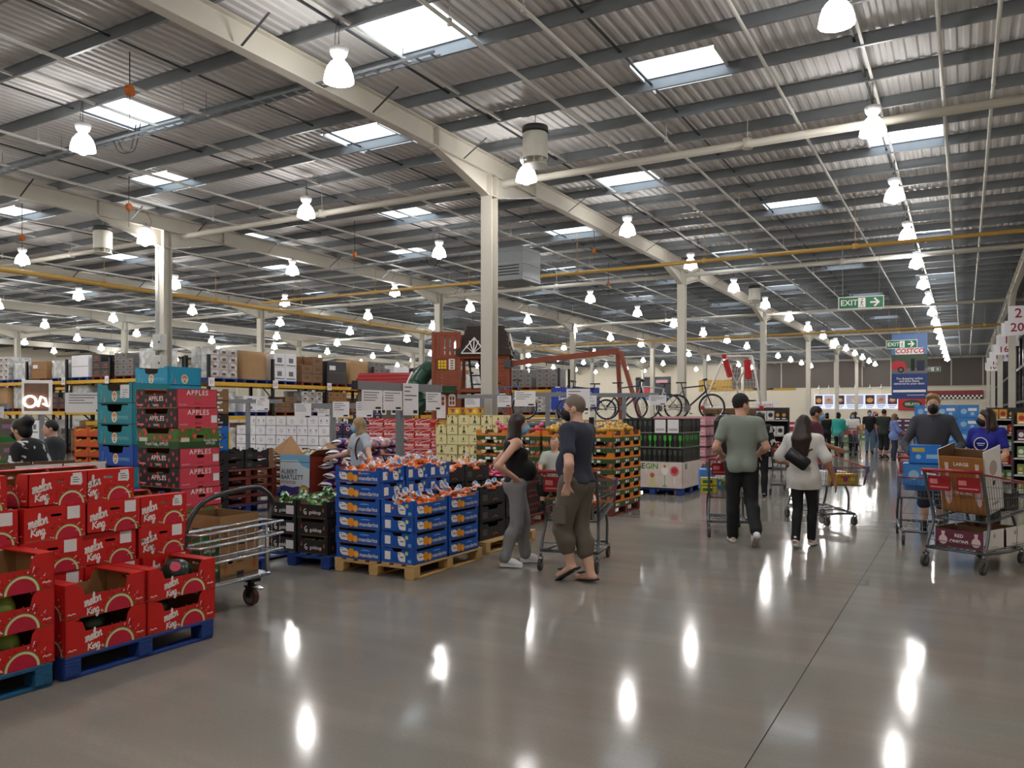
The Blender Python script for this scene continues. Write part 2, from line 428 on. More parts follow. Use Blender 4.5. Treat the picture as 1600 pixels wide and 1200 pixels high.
# ------------------------------------------------------------------ services under the roof and the high-bay lamps
def emit_mat(name, c, s):
    m = bpy.data.materials.new(name); m.use_nodes = True; nt = m.node_tree; nt.nodes.clear()
    o = nt.nodes.new('ShaderNodeOutputMaterial'); e = nt.nodes.new('ShaderNodeEmission'); e.inputs[0].default_value = c; e.inputs[1].default_value = s
    nt.links.new(e.outputs[0], o.inputs[0]); return m
BELL = emit_mat('glowing_acrylic_bell', (1.0, 0.975, 0.94, 1), LAMP)
bell = MB().lathe([(.085,.36),(.13,.31),(.185,.22),(.22,.10),(.235,.0),(.24,-.03)], 14)
bell.lathe([(.24,-.03),(.10,-.045)], 14)
LENSM = emit_mat('glowing_lamp_lens', (1.0, 0.975, 0.94, 1), LENS)
lens_m = MB().lathe([(.10,-.045),(.09,-.085),(.055,-.120),(.0,-.135)], 12).mesh('lamp_lens', LENSM)
bell_m = bell.mesh('acrylic_bell', BELL)
hsg = MB().lathe([(.0,.60),(.12,.60),(.15,.58),(.155,.545),(.125,.45),(.085,.40),(.088,.355)], 14)
hsg_m = hsg.mesh('ballast_housing', mat('white_ballast', (205,205,205), .4, var=.04))
hk = MB().tube(curve3([(.0,0,.6),(.05,0,.66),(.0,0,.72),(-.02,0,.68)],4), .008, 5).tube([(0,0,.7),(0,0,1.134)], .006, 5)
hk.tube(curve3([(.12,0,.58),(.2,.02,.66),(.17,.05,.8),(.02,.02,1.134)],4), .006, 4)
hk_m = hk.mesh('hanging_hook', mat('dark_sag_bar', (70,72,74)))
def lamp_thing(x, y, z, label):
    t = thing('highbay_lamp', label, 'lamp', (x, y, z), group='highbay lamps under the roof'); t.scale = (1.0, 1.0, .85)
    obj('acrylic_bell', bell_m, t); obj('lamp_lens', lens_m, t); obj('ballast_housing', hsg_m, t); obj('hanging_hook', hk_m, t)
    return t
lamp0 = None
ZL = 6.86
ROWS = [(-1.5, [11.5,16.4,21.7,26.8,32.0,37.4,42.7,48.0,53.3,58.6,63.9,69.2,74.5,79.8,85.1,90.4,6.2,0.9,-4.4,-9.7], 'row over the main aisle')]
names = ['row beside the first column line','row over the produce pallets','row one bay past the produce','fourth row of the hall','fifth row of the hall','sixth row of the hall','seventh row of the hall','eighth row of the hall','ninth row of the hall','tenth row of the hall']
for k in range(10):
    ys = [9.6+6.2*j for j in range(15)]+[3.4,-2.8,-9.0]
    ROWS.append((-8.6-6.7*k, ys, names[k]))
for x, ys, nm in ROWS:
    for i, y in enumerate(ys):
        lab = 'white glowing highbay lamp, %s in the %s' % (ORD[i] if i < 24 else 'last', nm)
        if lamp0 is None: lamp0 = lamp_thing(x, y, ZL, lab)
        else: dup(lamp0, (x, y, ZL), rz=random.uniform(0, 6), label=lab)
# conduits that carry the lamps and sprinkler branch pipes (along the aisle)
PIPEW = mat('white_painted_pipe', (196,194,188), .4, var=.05)
GASY = mat('yellow_gas_pipe', (176,138,66), .45, var=.06)
def pipe(name, pts, r, m, label, n=8, clamps=()):
    t = thing(name, label, 'pipe', (0,0,0))
    obj('pipe_run', MB().tube(pts, r, n).mesh('pipe_run', m), t)
    b = MB()
    for c in clamps:
        b.tube([(c[0],c[1],c[2]-r-.02),(c[0],c[1],c[2]+r+.02)], r*1.25, n); b.tube([(c[0],c[1],c[2]),(c[0],c[1],ZR+.02)], .008, 5)
    if clamps: obj('hanger', b.mesh('hanger', m), t, kind='stuff')
    return t
for x, ys, nm in ROWS:
    tt = thing('lighting_conduit', 'thin pale steel conduit carrying the lamps of the %s' % nm, 'conduit', (x, 0, ZL+.99))
    obj('conduit_run', MB().bar((0,Y0+.1,0),(0,Y1-.1,0),.05,.05).mesh('conduit_run', PIPEW), tt)
    b = MB()
    for y in np.arange(-8, 98, 3.2): b.bar((0,y,.02),(0,y,ZP-.19-ZL-.99),.02,.004)
    obj('hanger', b.mesh('hanger', PIPEW), tt, kind='stuff')
for i, x in enumerate((-.35, .45, -3.0, -5.6, -6.9, -13.1, -17.9, -19.9, -25.4, -31.5, -37.5, -43.5, -49.5)):
    z = 7.62 if i % 2 == 0 else 7.5
    pipe('sprinkler_branch', [(x, Y0+.1, z), (x, Y1-.1, z)], .033, PIPEW, 'slim white sprinkler branch pipe under the roof, %s from the rack side' % ORD[i],
         6, [(x, yy, z) for yy in np.arange(-9, 96, 6.4)])
for i, y in enumerate((1.7, 16.9, 32.0, 47.1, 62.2, 76.2)):
    pipe('sprinkler_main', [(X0+.2, y+.25, 7.3), (X1-.2, y+.25, 7.3)], .085, STEELW, 'thick cream sprinkler main crossing the hall, %s from the entrance' % ORD[i], 10,
         [(xx, y+.25, 7.3) for xx in np.arange(-76, 3, 6.0)])
pipe('gas_pipe', [(-27.4, Y0+.3, 6.3), (-27.4, 60, 6.3)], .09, GASY, 'yellow gas pipe running along the hall over the racks', 8, [(-27.4, yy, 6.3) for yy in np.arange(-7, 60, 5)])
pipe('gas_pipe', [(-27.2, 25.4, 6.50), (X1-.2, 25.4, 6.50)], .06, GASY, 'thin yellow gas pipe crossing above the main aisle', 8, [(xx, 25.4, 6.50) for xx in np.arange(-25.3, 3, 4.5)])
pipe('gas_pipe', [(-27.2, 52.2, 6.54), (X1-.2, 52.2, 6.54)], .07, GASY, 'yellow gas pipe crossing far down the hall', 8, [(xx, 52.2, 6.54) for xx in np.arange(-26, 3, 4.5)])
# cable trays crossing the bay near the camera
for i, (x0, x1, y, z) in enumerate(((-20.4, -7.4, 10.6, 7.38), (-22, -10.4, 24.2, 7.3), (-33.6, -28, 12.9, 7.3))):
    t = thing('cable_tray', 'perforated steel cable tray hung under the purlins, %s from the entrance' % ORD[i], 'cable tray', (x0, y, z))
    b = MB(); Lx = x1-x0
    for sy in (-.08, .08): b.box(0, Lx, sy-.003, sy+.003, 0, .05)
    for k in np.arange(0, Lx, .3): b.box(k, k+.05, -.08, .08, 0, .005)
    obj('tray', b.mesh('tray', GALV), t)
    b = MB()
    for k in np.arange(.3, Lx, 2.4): b.tube([(k,0,.02),(k,0,ZP-.19-z)], .006, 5)
    obj('hanger', b.mesh('hanger', GALV), t, kind='stuff')
    b = MB()
    for s in (0, .15): b.tube(curve3([(4.6+s,0,.03),(4.7+s,.05,-.2),(5.0+s,.1,-.22),(5.2+s,.1,.3)],5), .012, 5)
    obj('cable_loop', b.mesh('cable_loop', BLACKP), t)
# white drum fans, orange tool balancers
FANW = mat('off_white_fan', (200,198,186), .45, var=.04)
def drum_fan(x, y, z, label):
    t = thing('drum_fan', label, 'fan', (x,y,z))
    obj('drum', MB().lathe([(.26,0),(.27,.02),(.27,.52),(.25,.55)], 20).lathe([(.25,.545),(.2,.50),(.0,.5)],20).mesh('drum', FANW), t)
    b = MB(); b.lathe([(.27,.56),(.28,.56),(.28,.68),(.2,.70),(.0,.70)], 20)
    obj('top_grille', b.mesh('top_grille', mat('dark_grille', (58,58,60), .5)), t)
    b = MB()
    for k in range(8):
        a = k*PI/4; b.bar((.06*math.cos(a), .06*math.sin(a), -.07),(.25*math.cos(a+.4), .25*math.sin(a+.4), -.07), .012, .13)
    b.lathe([(.06,-.13),(.06,0)], 10); b.lathe([(.26,-.14),(.27,-.14),(.27,-.12),(.26,-.12)],20)
    obj('outlet_vane', b.mesh('outlet_vane', FANW), t)
    b = MB(); b.tube([(0,0,.68),(0,0,ZR+.03-z)], .008, 5); obj('suspension_wire', b.mesh('suspension_wire', GALV), t)
    return t
drum_fan(-7.95, 15.0, 7.0, 'off white drum fan beside the tall cream column and its beam')
drum_fan(-22.9, 15.0, 6.6, 'off white drum fan beside the produce area column')
drum_fan(-8.6, 38.3, 6.9, 'off white drum fan above the main aisle past the second column')
drum_fan(-8.9, 66.0, 6.7, 'small off white drum fan far down the column line')
ORG = mat('orange_reel', (176,92,28), .5, var=.1)
for i, (x, y, z) in enumerate(((-13.1, 9.0, 7.35), (-19.9, 13.7, 7.2), (-25.4, 13.9, 7.0), (-17.9, 20.6, 6.9), (-10.9, 24.5, 7.0), (-13.1,31,7.0))):
    t = thing('balancer_reel', 'orange sprung balancer reel hanging from the roof, %s from the entrance' % ORD[i], 'reel', (x+.14,y,z))
    obj('reel_drum', MB().disc((0,0,0),.10,(1,.4,0),.09,14).mesh('reel_drum', ORG), t)
    obj('hook', MB().tube([(0,0,.1),(0,0,ZR-.006-z)], .01, 5).tube([(0,0,-.1),(0,0,-.55)], .006, 5).mesh('hook', BLACKP), t)
# ------------------------------------------------------------------ pallets
def pallet_meshes(key, m, sx, sy):
    bw = .098
    top = MB().cbox(-bw/2, bw/2, -sy/2, sy/2, 0, .02, .003).mesh('deck_board', m)
    strg = MB().cbox(-sx/2, sx/2, -.05, .05, 0, .02, .003).mesh('stringer_board', m)
    blk = MB().cbox(-.06, .06, -.05, .05, 0, .078, .004).mesh('block', m)
    bot = MB().cbox(-bw/2, bw/2, -sy/2, sy/2, 0, .02, .003).mesh('bottom_board', m)
    return dict(top=top, strg=strg, blk=blk, bot=bot, sx=sx, sy=sy)
PAL = {}
PALM = {'blue': mat('blue_painted_timber', (32,62,132), .7, var=.3, scale=5, bump=.3), 'teal': mat('teal_painted_timber', (28,88,128), .7, var=.35, scale=5, bump=.3),
        'wood': mat('pale_pine', (196,160,104), .7, var=.18, scale=6, bump=.2, stretch=(1,.2,1)), 'red': mat('red_brown_timber', (112,50,40), .75, var=.25, scale=5, bump=.2)}
def pallet(kind, x, y, label, sx=1.0, sy=1.2, rz=0, z=0.0, group='pallets on the shop floor'):
    """sx across the deck boards' spread, sy along the boards; base centre at x, y"""
    k = (kind, sx, sy)
    if k not in PAL: PAL[k] = pallet_meshes(kind, PALM[kind], sx, sy)
    P = PAL[k]; t = thing('pallet', label, 'pallet', (x, y, z), rz, group)
    for i in (-1, 0, 1): obj('bottom_board', P['bot'], t, (i*(sx/2-.06), 0, 0.001))
    for i in (-1, 0, 1):
        for j in (-1, 0, 1): obj('block', P['blk'], t, (i*(sx/2-.06), j*(sy/2-.052), .021))
    for j in (-1, 0, 1): obj('stringer_board', P['strg'], t, (0, j*(sy/2-.052), .099))
    n = 7
    for i in range(n): obj('deck_board', P['top'], t, (-sx/2+.049+i*(sx-.098)/(n-1), 0, .119))
    return t
PZ = 0.1395                                   # height of a pallet deck
# ------------------------------------------------------------------ cartons
def rrect(x0, x1, y0, y1, r, n=3):
    out = []
    for cx, cy, a0 in ((x1-r,y0+r,-PI/2),(x1-r,y1-r,0),(x0+r,y1-r,PI/2),(x0+r,y0+r,PI)):
        for k in range(n+1):
            a = a0+PI/2*k/n; out.append((cx+r*math.cos(a), cy+r*math.sin(a)))
    return out
def circ(cx, cy, r, n=12, ry=None, a0=0): return [(cx+r*math.cos(a0+2*PI*k/n), cy+(ry or r)*math.sin(a0+2*PI*k/n)) for k in range(n)]
def faces_of(L, W):
    """frames on the four outer faces; W along x, L along y"""
    return {'+x': frame((W/2,-L/2,0),(0,1,0),(0,0,1)), '-x': frame((-W/2,L/2,0),(0,-1,0),(0,0,1)),
            '-y': frame((-W/2,-L/2,0),(1,0,0),(0,0,1)), '+y': frame((W/2,L/2,0),(-1,0,0),(0,0,1))}
def tray(L, W, H, out, inn, cutx=None, cuty=None, holex=None, holey=None, t=.006, flange=0.0):
    """open carton. cutx/cuty: lists of (fraction along face, height) describing the top edge of the long/short faces; holes: lists of outlines"""
    b = MB(); F = faces_of(L, W)
    for k, ln, cut, hole in (('+x',L,cutx,holex),('-x',L,cutx,holex),('-y',W,cuty,holey),('+y',W,cuty,holey)):
        top = [(ln, H), (0, H)] if not cut else [(p*ln, h) for p, h in cut][::-1]
        b.plate(F[k], [(0,0),(ln,0)]+top, hole or (), t, 0, 1)
    b.plate(frame((-W/2,-L/2,.012),(1,0,0),(0,1,0)), [(0,0),(W,0),(W,L),(0,L)], (), .008, 1)
    if flange:
        for s in (-1, 1): b.box(-W/2+.002, W/2-.002, s*(L/2-.001)-(flange if s > 0 else 0), s*(L/2-.001)+(flange if s < 0 else 0), H-.008, H-.001, 0)
    return b.mesh('carton_body', [out, inn])
SCRIPT = {
 'm': ([[(0,.85),(.12,.98),(.14,.5),(.12,0)],[(.14,.45),(.3,.95),(.42,.9),(.42,.4),(.4,0)],[(.42,.45),(.6,.95),(.74,.85),(.72,.3),(.82,.02),(.98,.2)]], .95),
 'e': ([[(.0,.3),(.3,.5),(.42,.78),(.28,.98),(.1,.8),(.06,.4),(.2,.06),(.42,.08),(.58,.35)]], .55),
 'l': ([[(.0,.3),(.28,1.1),(.32,1.75),(.2,1.9),(.1,1.5),(.1,.5),(.2,.05),(.4,.25)]], .38),
 'o': ([[(.4,.85),(.2,.98),(.02,.7),(.02,.3),(.2,.02),(.42,.25),(.44,.65),(.3,.9),(.42,.72),(.6,.75)]], .55),
 'n': ([[(0,.95),(.06,.5),(.06,0)],[(.08,.45),(.26,.95),(.42,.9),(.44,.4),(.5,.05),(.68,.2)]], .65),
 'K': ([[(.12,1.45),(.1,.7),(.02,0)],[(.85,1.45),(.4,.95),(.14,.7),(.5,.45),(.95,.0)]], .95),
 'i': ([[(.02,.9),(.04,.4),(.1,.05),(.25,.15)],[(.06,1.28),(.07,1.36)]], .28),
 'g': ([[(.5,.85),(.25,.98),(.04,.65),(.1,.2),(.35,.15),(.5,.5),(.52,.9),(.5,.1),(.4,-.6),(.15,-.75),(.02,-.45),(.3,-.15),(.8,.2)]], .7)}
def script(b, F, word, x, y, h, wd, mi, slope=.22, lift=.0012):
    for ch in word:
        st, adv = SCRIPT[ch]
        for s in st: b.stroke(F, [(x+p[0]*h, y+p[1]*h+slope*p[0]*h) for p in s], wd*h, lift, mi)
        x += adv*h*1.02; y += adv*h*slope
RED = mat('red_carton_print', (196,26,24), .5, var=.06, scale=3)
REDD = mat('dark_red_print', (120,14,18), .5, var=0)
FLESH = mat('melon_flesh_print', (196,30,62), .5, var=0)
RIND = mat('melon_rind_print', (206,208,160), .5, var=0)
RGREEN = mat('melon_green_print', (70,110,40), .5, var=0)
def watermelon_print(b, F, cx, cy, R, mis, top=9, ln=9, n=20):
    """mis: green, cream, flesh, seed, white material slots"""
    g_, c_, f_, s_, w_ = mis
    def P(r, a): return (cx+r*math.cos(a), cy+r*math.sin(a))
    for r0, r1, m_ in ((R*1.03, R*.98, g_), (R*.98, R*.84, c_), (R*.84, 0, f_)):
        for k in range(n):
            a, c = PI*k/n, PI*(k+1)/n
            q = [P(r0,a), P(r0,c), P(r1,c), P(r1,a)] if r1 > 0 else [P(r0,a), P(r0,c), (cx,cy)]
            b.flat(F, q, .001, m_)
    for ring, cnt in ((.72, 14), (.57, 11), (.42, 8), (.27, 5)):
        for k in range(cnt):
            a = PI*(k+.5)/cnt; r = ring*R
            b.flat(F, [P(r+.045*R,a), P(r,a+.06/ring*.5), P(r-.05*R,a), P(r,a-.06/ring*.5)], .0016, s_)
    rr = random.Random(5)
    for k in range(64):
        a = PI*rr.uniform(.02, .98); r = R*rr.uniform(1.1, 1.62); s = R*rr.uniform(.025, .06)
        x, y = P(r, a)
        if y > top-.004 or x < .004 or x > ln: continue
        b.flat(F, [(x+s*math.cos(a)*1.4,y+s*math.sin(a)*1.4),(x-s*math.sin(a)*.8,y+s*math.cos(a)*.8),(x-s*math.cos(a)*1.4,y-s*math.sin(a)*1.4),(x+s*math.sin(a)*.8,y-s*math.cos(a)*.8)], .001, rr.choice((s_,s_,s_,w_,f_)))
MH = .215
def melon_carton():
    L, W, H = .54, .40, MH; t = thing('melon_carton', '', 'carton')
    lowc = [(0,H),(.10,H*.97),(.20,H*.90),(.24,H*.62),(.74,H*.62),(.76,H*.86),(.80,H*.99),(1,H)]
    hole = [rrect(W*.42, W*.60, H*.70, H*.78, H*.038)]
    cy = [(0,H*.985),(.30,H*.985),(.34,H),(.62,H),(.66,H*.985),(1,H*.985)]
    obj('carton_body', tray(L, W, H, RED, KRAFT, lowc, cy, None, hole, flange=.09), t)
    for k, ln, hh in (('+x', L, H*.60), ('-y', W, H*.66), ('-x', L, H*.60), ('+y', W, H*.66)):
        F = faces_of(L, W)[k]; b = MB()
        if ln == L: watermelon_print(b, F, ln*.655, .002, .100, (0,1,2,3,4), hh+.02, ln-.004); sx, sy, h = L*.23, .050, .035
        else: watermelon_print(b, F, W*.71, .002, .090, (0,1,2,3,4), hh+.02, ln-.004); sx, sy, h = W*.06, .075, .040
        obj('watermelon_print', b.mesh('watermelon_print', [RGREEN, RIND, FLESH, REDD, PRINTW]), t)
        b = MB(); script(b, F, 'melon', sx, sy+.012, h, .24, 0); script(b, F, 'King', sx+.018, sy-.040, h*.86, .26, 0, slope=.12)
        b.stroke(F, [(ln-.07,.04),(ln-.06,.048),(ln-.05,.04),(ln-.035,.047),(ln-.02,.043)], .005, .001, 0)
        if ln == L: b.stroke(F, [(.02,.03),(.03,.038),(.04,.03),(.055,.037),(.07,.033)], .005, .001, 0)
        obj('script_lettering', b.mesh('script_lettering', PRINTW), t, kind='stuff')
    return t
def sticker(parent, F, x0, x1, y0, y1, lines=3, seed=0, lift=.0022, name='price_label', torn=False):
    b = MB(); r = random.Random(seed)
    if torn:
        w_, h_ = x1-x0, y1-y0
        b.flat(F, [(x0,y0+.04*h_),(x1-.1*w_,y0),(x1,y0+.2*h_),(x1-.03*w_,y1-.3*h_),(x1-.08*w_,y1),(x0+.2*w_,y1-.02*h_),(x0+.18*w_,y1-.25*h_),(x0+.04*w_,y1-.28*h_)], lift, 0)
    else: b.rect(F, x0, x1, y0, y1, lift, 0)
    for i in range(lines):
        y = y0+(y1-y0)*(.62-.18*i); b.rect(F, x0+(x1-x0)*.2, x0+(x1-x0)*r.uniform(.55,.85), y-.0028, y+.0028, lift+.0008, 1)
    o = obj(name, b.mesh(name, [PAPER, GREYINK]), parent); o['own'] = 1; return o
melon_src = melon_carton()
used = {}
def place(src, x, y, z, rz, label, group):
    if src.name not in used:
        used[src.name] = 1; src.location = (x,y,z); src.rotation_euler = (0,0,rz); src['label'] = label; src['group'] = group
        return src
    return dup(src, (x,y,z), rz, label, group)
GM = 'red watermelon cartons by the aisle'
P1 = pallet('blue', -5.24, 3.34, 'blue painted timber pallet under the two-carton-wide red melon stack', 1.2, 1.08, 0)
P0 = pallet('teal', -5.24, 2.19, 'worn teal painted pallet under the red melon cartons at the frame edge', 1.2, 1.08, 0)
xf = -4.65-.20
for j, y in enumerate((3.075, 3.625)):
    for i in range(2):
        place(melon_src, xf+random.uniform(-.006,.006), y, PZ+i*MH, 0, 'open red melon carton, %s of two on the blue pallet, %s' % (('lower','upper')[i], ('beside the teal pallet','trolley side')[j]), GM)
for j, y in enumerate((2.48, 1.93)):
    for i in range(3):
        place(melon_src, xf-.01+random.uniform(-.006,.006), y, PZ+i*MH, 0, 'open red melon carton, %s of three, %s stack on the teal pallet' % (TIER(i,3), ('inner','outer')[j]), GM)
# rear stacks: cartons turned end-on, five high, the top ones askew
n_ = 0
for j, (y, cnt) in enumerate(((2.13,4),(2.57,5), (2.99,5), (3.40,5), (3.81,4))):
    for i in range(cnt):
        dx = random.uniform(-.02,.02); rz = PI/2
        yy = y
        if j == 1 and i == 4: yy -= .03
        if j == 2 and i == 4: yy += .05; dx += .03
        if j == 0: yy -= .0
        c = place(melon_src, -5.36+dx-.03*(i==4), yy+(.01 if i % 2 else -.01), PZ+i*MH, rz+random.uniform(-.02,.02)+(.05 if (j==2 and i==4) else 0),
              'closed-end red melon carton, %s in the %s rear column' % (TIER(i,cnt), ORD[j]), GM)
        F = faces_of(.54,.40)['-y']
        if i > 0: sticker(c, F, .275, .36, .125, .205, 3 if i >= cnt-1 else 0, seed=j*7+i, torn=(i == cnt-1))
# melons (each a thing)
STRIPE = mat('striped_melon_skin', (150,166,70), .4, var=0, scale=7, c2=(48,76,30), stretch=(1,1,.15))
DARKM = mat('dark_green_melon_skin', (34,46,38), .3, var=.25, scale=5)
STK = mat('pink_sticker', (206,60,96), .5, var=0)
def melon(x, y, z, r, m, label, st=False, rot=0):
    t = thing('watermelon', label, 'melon', (x,y,z), rot, 'loose watermelons in the red cartons')
    b = MB(); b.ball((0,0,r), (r*1.12,r,r), 18); obj('rind', b.mesh('rind', m), t)
    b = MB(); b.tube([(0,-r*.99,r),(0,-r*1.05,r*1.03)], .008, 6); obj('stem_stub', b.mesh('stem_stub', KRAFTD), t)
    if st:
        b = MB(); ax = Vector((.62,-.55,.62)).normalized(); b.disc(Vector((0,0,r))+ax*r*1.02, .036, ax, .004, 14); obj('fruit_sticker', b.mesh('fruit_sticker', STK), t)
zt = PZ+MH+.012
melon(-4.81, 3.70, zt, .105, DARKM, 'dark green watermelon with a pink sticker in the upper trolley side carton', True)
melon(-4.82, 3.52, zt-MH, .105, DARKM, 'dark melon seen through the slot of the lower trolley side carton')
melon(-4.82, 3.05, zt-MH, .108, DARKM, 'dark melon inside the lower teal pallet side carton')
melon(-4.80, 2.48, zt, .11, STRIPE, 'green and yellow striped melon in the middle inner carton on the teal pallet')
melon(-4.82, 2.52, zt-MH, .108, STRIPE, 'mottled green melon in the lowest inner carton on the teal pallet')
melon(-5.36, 2.15, PZ+3*MH+.012, .12, STRIPE, 'pale striped melon in the open top carton of the first rear column')
melon(-5.42, 2.59, PZ+4*MH+.012, .11, STRIPE, 'striped melon just showing over the rim of the second rear column')
# ------------------------------------------------------------------ fruit boxes behind the trolley
def closed_box(L, W, H, mats4, c=.003):
    """mats4: +x, -x, -y, +y face materials then top; a carton with separate coloured faces, slight seams"""
    b = MB(); F = faces_of(L, W)
    for i, (k, ln) in enumerate((('+x',L),('-x',L),('-y',W),('+y',W))): b.plate(F[k], [(0,0),(ln,0),(ln,H),(0,H)], (), .004, i)
    b.plate(frame((-W/2,-L/2,H-.001),(1,0,0),(0,1,0)), [(0,0),(W/2-c/2,0),(W/2-c/2,L),(0,L)], (), .004, 4)
    b.plate(frame((-W/2,-L/2,H-.001),(1,0,0),(0,1,0)), [(W/2+c/2,0),(W,0),(W,L),(W/2+c/2,L)], (), .004, 4)
    b.plate(frame((-W/2,-L/2,.006),(1,0,0),(0,1,0)), [(0,0),(W,0),(W,L),(0,L)], (), .004, 4)
    return b.mesh('carton_body', mats4)
PINK = mat('pink_red_print', (206,66,86), .5, var=.05)
APBLK = mat('black_print', (36,32,32), .5, var=.1)
APRED = mat('apple_red_print', (190,52,62), .5, var=0)
GALAG = mat('dark_green_print', (40,76,40), .5, var=.1)
def apples_print_mat():
    m = bpy.data.materials.new('printed_apple_photo'); m.use_nodes = True; nt = m.node_tree; b = nt.nodes['Principled BSDF']
    tc = nt.nodes.new('ShaderNodeTexCoord'); v = nt.nodes.new('ShaderNodeTexVoronoi'); v.inputs['Scale'].default_value = 16
    nt.links.new(tc.outputs['Object'], v.inputs['Vector'])
    r = nt.nodes.new('ShaderNodeValToRGB'); e = r.color_ramp.elements
    e[0].position = 0.0; e[0].color = rgb(206,120,90); e[1].position = .62; e[1].color = rgb(60,120,40)
    x = e.new(.42); x.color = rgb(176,66,50); x = e.new(.5); x.color = rgb(92,70,36)
    nt.links.new(v.outputs['Distance'], r.inputs[0]); nt.links.new(r.outputs[0], b.inputs['Base Color']); b.inputs['Roughness'].default_value = .5
    return m
APPHOTO = apples_print_mat()
AL, AW, AH = .46, .60, .187
def apple_box(kind):
    t = thing('apple_box', '', 'box')
    if kind == 'pink':
        cutx = None; holex = [rrect(AL*.42, AL*.60, AH*.50, AH*.66, .014)]
        cy = [(0,AH),(.2,AH),(.23,AH*.74),(.74,AH*.74),(.77,AH),(1,AH)]
        b = MB(); F = faces_of(AL, AW)
        for k, ln, cut, hl, mi in (('+x',AL,None,holex,0),('-x',AL,None,holex,0),('-y',AW,cy,(),1),('+y',AW,cy,(),1)):
            top = [(ln,AH),(0,AH)] if not cut else [(p*ln,h) for p,h in cut][::-1]
            b.plate(F[k], [(0,0),(ln,0)]+top, hl, .006, mi, 2)
        b.plate(frame((-AW/2,-AL/2,.012),(1,0,0),(0,1,0)), [(0,0),(AW,0),(AW,AL),(0,AL)], (), .008, 2)
        for s in (-1,1): b.box(-AW/2, -AW/2+.12, -AL/2+.006, AL/2-.006, AH-.007, AH-.001, 0) if s < 0 else b.box(AW/2-.12, AW/2, -AL/2+.006, AL/2-.006, AH-.007, AH-.001, 0)
        obj('carton_body', b.mesh('carton_body', [PINK, APBLK, KRAFT]), t)
        b = MB(); rr = random.Random(3); F = faces_of(AL, AW)['-y']
        for cx, cy_ in ((.05,.60),(.15,.80),(.25,.42),(.12,.16),(.32,.14),(.38,.58),(.50,.42),(.62,.58),(.55,.14),(.75,.42),(.70,.12),(.85,.74),(.94,.5),(.86,.16),(.02,.25),(.47,.7)):
            if cy_ > .7 and .2 < cx < .77: continue
            b.flat(F, circ(cx*AW, cy_*AH, .017, 8, .02), .001, 0)
        b.rect(F, .02,.11,.03,.045,.0014,2); b.rect(F, .25,.33,.036,.041,.0016,1); b.rect(F, .26,.32,.024,.029,.0016,1)
        F = faces_of(AL, AW)['+x']; b.rect(F, .02,.11,.03,.044,.0014,2); b.rect(F, .19,.27,.052,.055,.0014,3); b.rect(F, .19,.27,.040,.043,.0014,3)
        b.rect(F, .20,.26,.0,.014,.0014,4)
        obj('apple_print', b.mesh('apple_print', [APRED, PRINTW, mat('dusty_pink_print', (206,130,140), .5, var=0), REDD, INK]), t, kind='stuff')
        place_text(text_mesh('APPLES', .062, PRINTW, .012, space=1.15), t, (0,-AL/2,AH*.50), (1,0,0), (0,0,1))
        place_text(text_mesh('APPLES', .068, PRINTW, .012, space=1.2), t, (AW/2,0,AH*.80), (0,1,0), (0,0,1))
    else:
        b = MB(); F = faces_of(AL, AW); cy = [(0,AH),(.2,AH),(.23,AH*.74),(.74,AH*.74),(.77,AH),(1,AH)]
        holex = [rrect(AL*.42, AL*.60, AH*.50, AH*.66, .014)]
        for k, ln, cut, hl in (('+x',AL,None,holex),('-x',AL,None,holex),('-y',AW,cy,()),('+y',AW,cy,())):
            top = [(ln,AH),(0,AH)] if not cut else [(p*ln,h) for p,h in cut][::-1]
            b.plate(F[k], [(0,0),(ln,0)]+top, hl, .006, 0, 1)
        b.plate(frame((-AW/2,-AL/2,.012),(1,0,0),(0,1,0)), [(0,0),(AW,0),(AW,AL),(0,AL)], (), .008, 1)
        obj('carton_body', b.mesh('carton_body', [APPHOTO, KRAFT]), t)
        b = MB()
        for k, ln in (('-y',AW),('+x',AL)):
            F = faces_of(AL, AW)[k]; b.rect(F, 0, ln, .0, AH*.34, .0010, 0); b.rect(F, .02, .02+ln*.2, .062, .1, .0014, 1)
        b.stroke(faces_of(AL,AW)['-y'], [(.26,.02),(.285,.03),(.31,.02)], .006, .0016, 1)
        obj('green_band', b.mesh('green_band', [GALAG, mat('pale_green_label', (200,220,190), .5, var=0)]), t)
        place_text(text_mesh('Royal Gala  APPLES', .042, PRINTW, .006), t, (-.02,-AL/2,AH*.22), (1,0,0), (0,0,1), .002)
        place_text(text_mesh('Royal Gala\nAPPLES', .036, PRINTW, .006), t, (AW/2,AL*.27,AH*.30), (0,1,0), (0,0,1), .002)
    return t
apk, apg = apple_box('pink'), apple_box('gala')
pallet('blue', -6.62, 5.2, 'blue pallet hidden under the tall apple box tower', 1.0, 1.2)
GA = 'apple boxes in the tall tower'
order = ['pink','gala','pink','pink','pink','gala','pink','pink','pink']
order = ['pink','gala','pink','pink','pink','gala','pink','pink']
AZ0 = PZ+.012; step = .2
AX, AY = -6.33-AW/2, 4.92+AL/2
nT = 9
order = ['gala','pink','gala','pink','pink','pink','gala','pink','pink']
for i in range(nT):
    src = apk if order[i] == 'pink' else apg
    lean = -.010*i
    c = place(src, AX+.035-.012*i+random.uniform(-.006,.006), AY+random.uniform(-.006,.006), PZ+i*.1875, random.uniform(-.012,.012),
          '%s apple box, %s in the front tower behind the steel trolley' % ('black and pink' if order[i] == 'pink' else 'green printed', TIER(i,nT)), GA)
    if order[i] == 'pink' and i < 8:
        sticker(c, faces_of(AL,AW)['+x'], AL*.82, AL*.97, AH*.28, AH*.66, 0, seed=i)
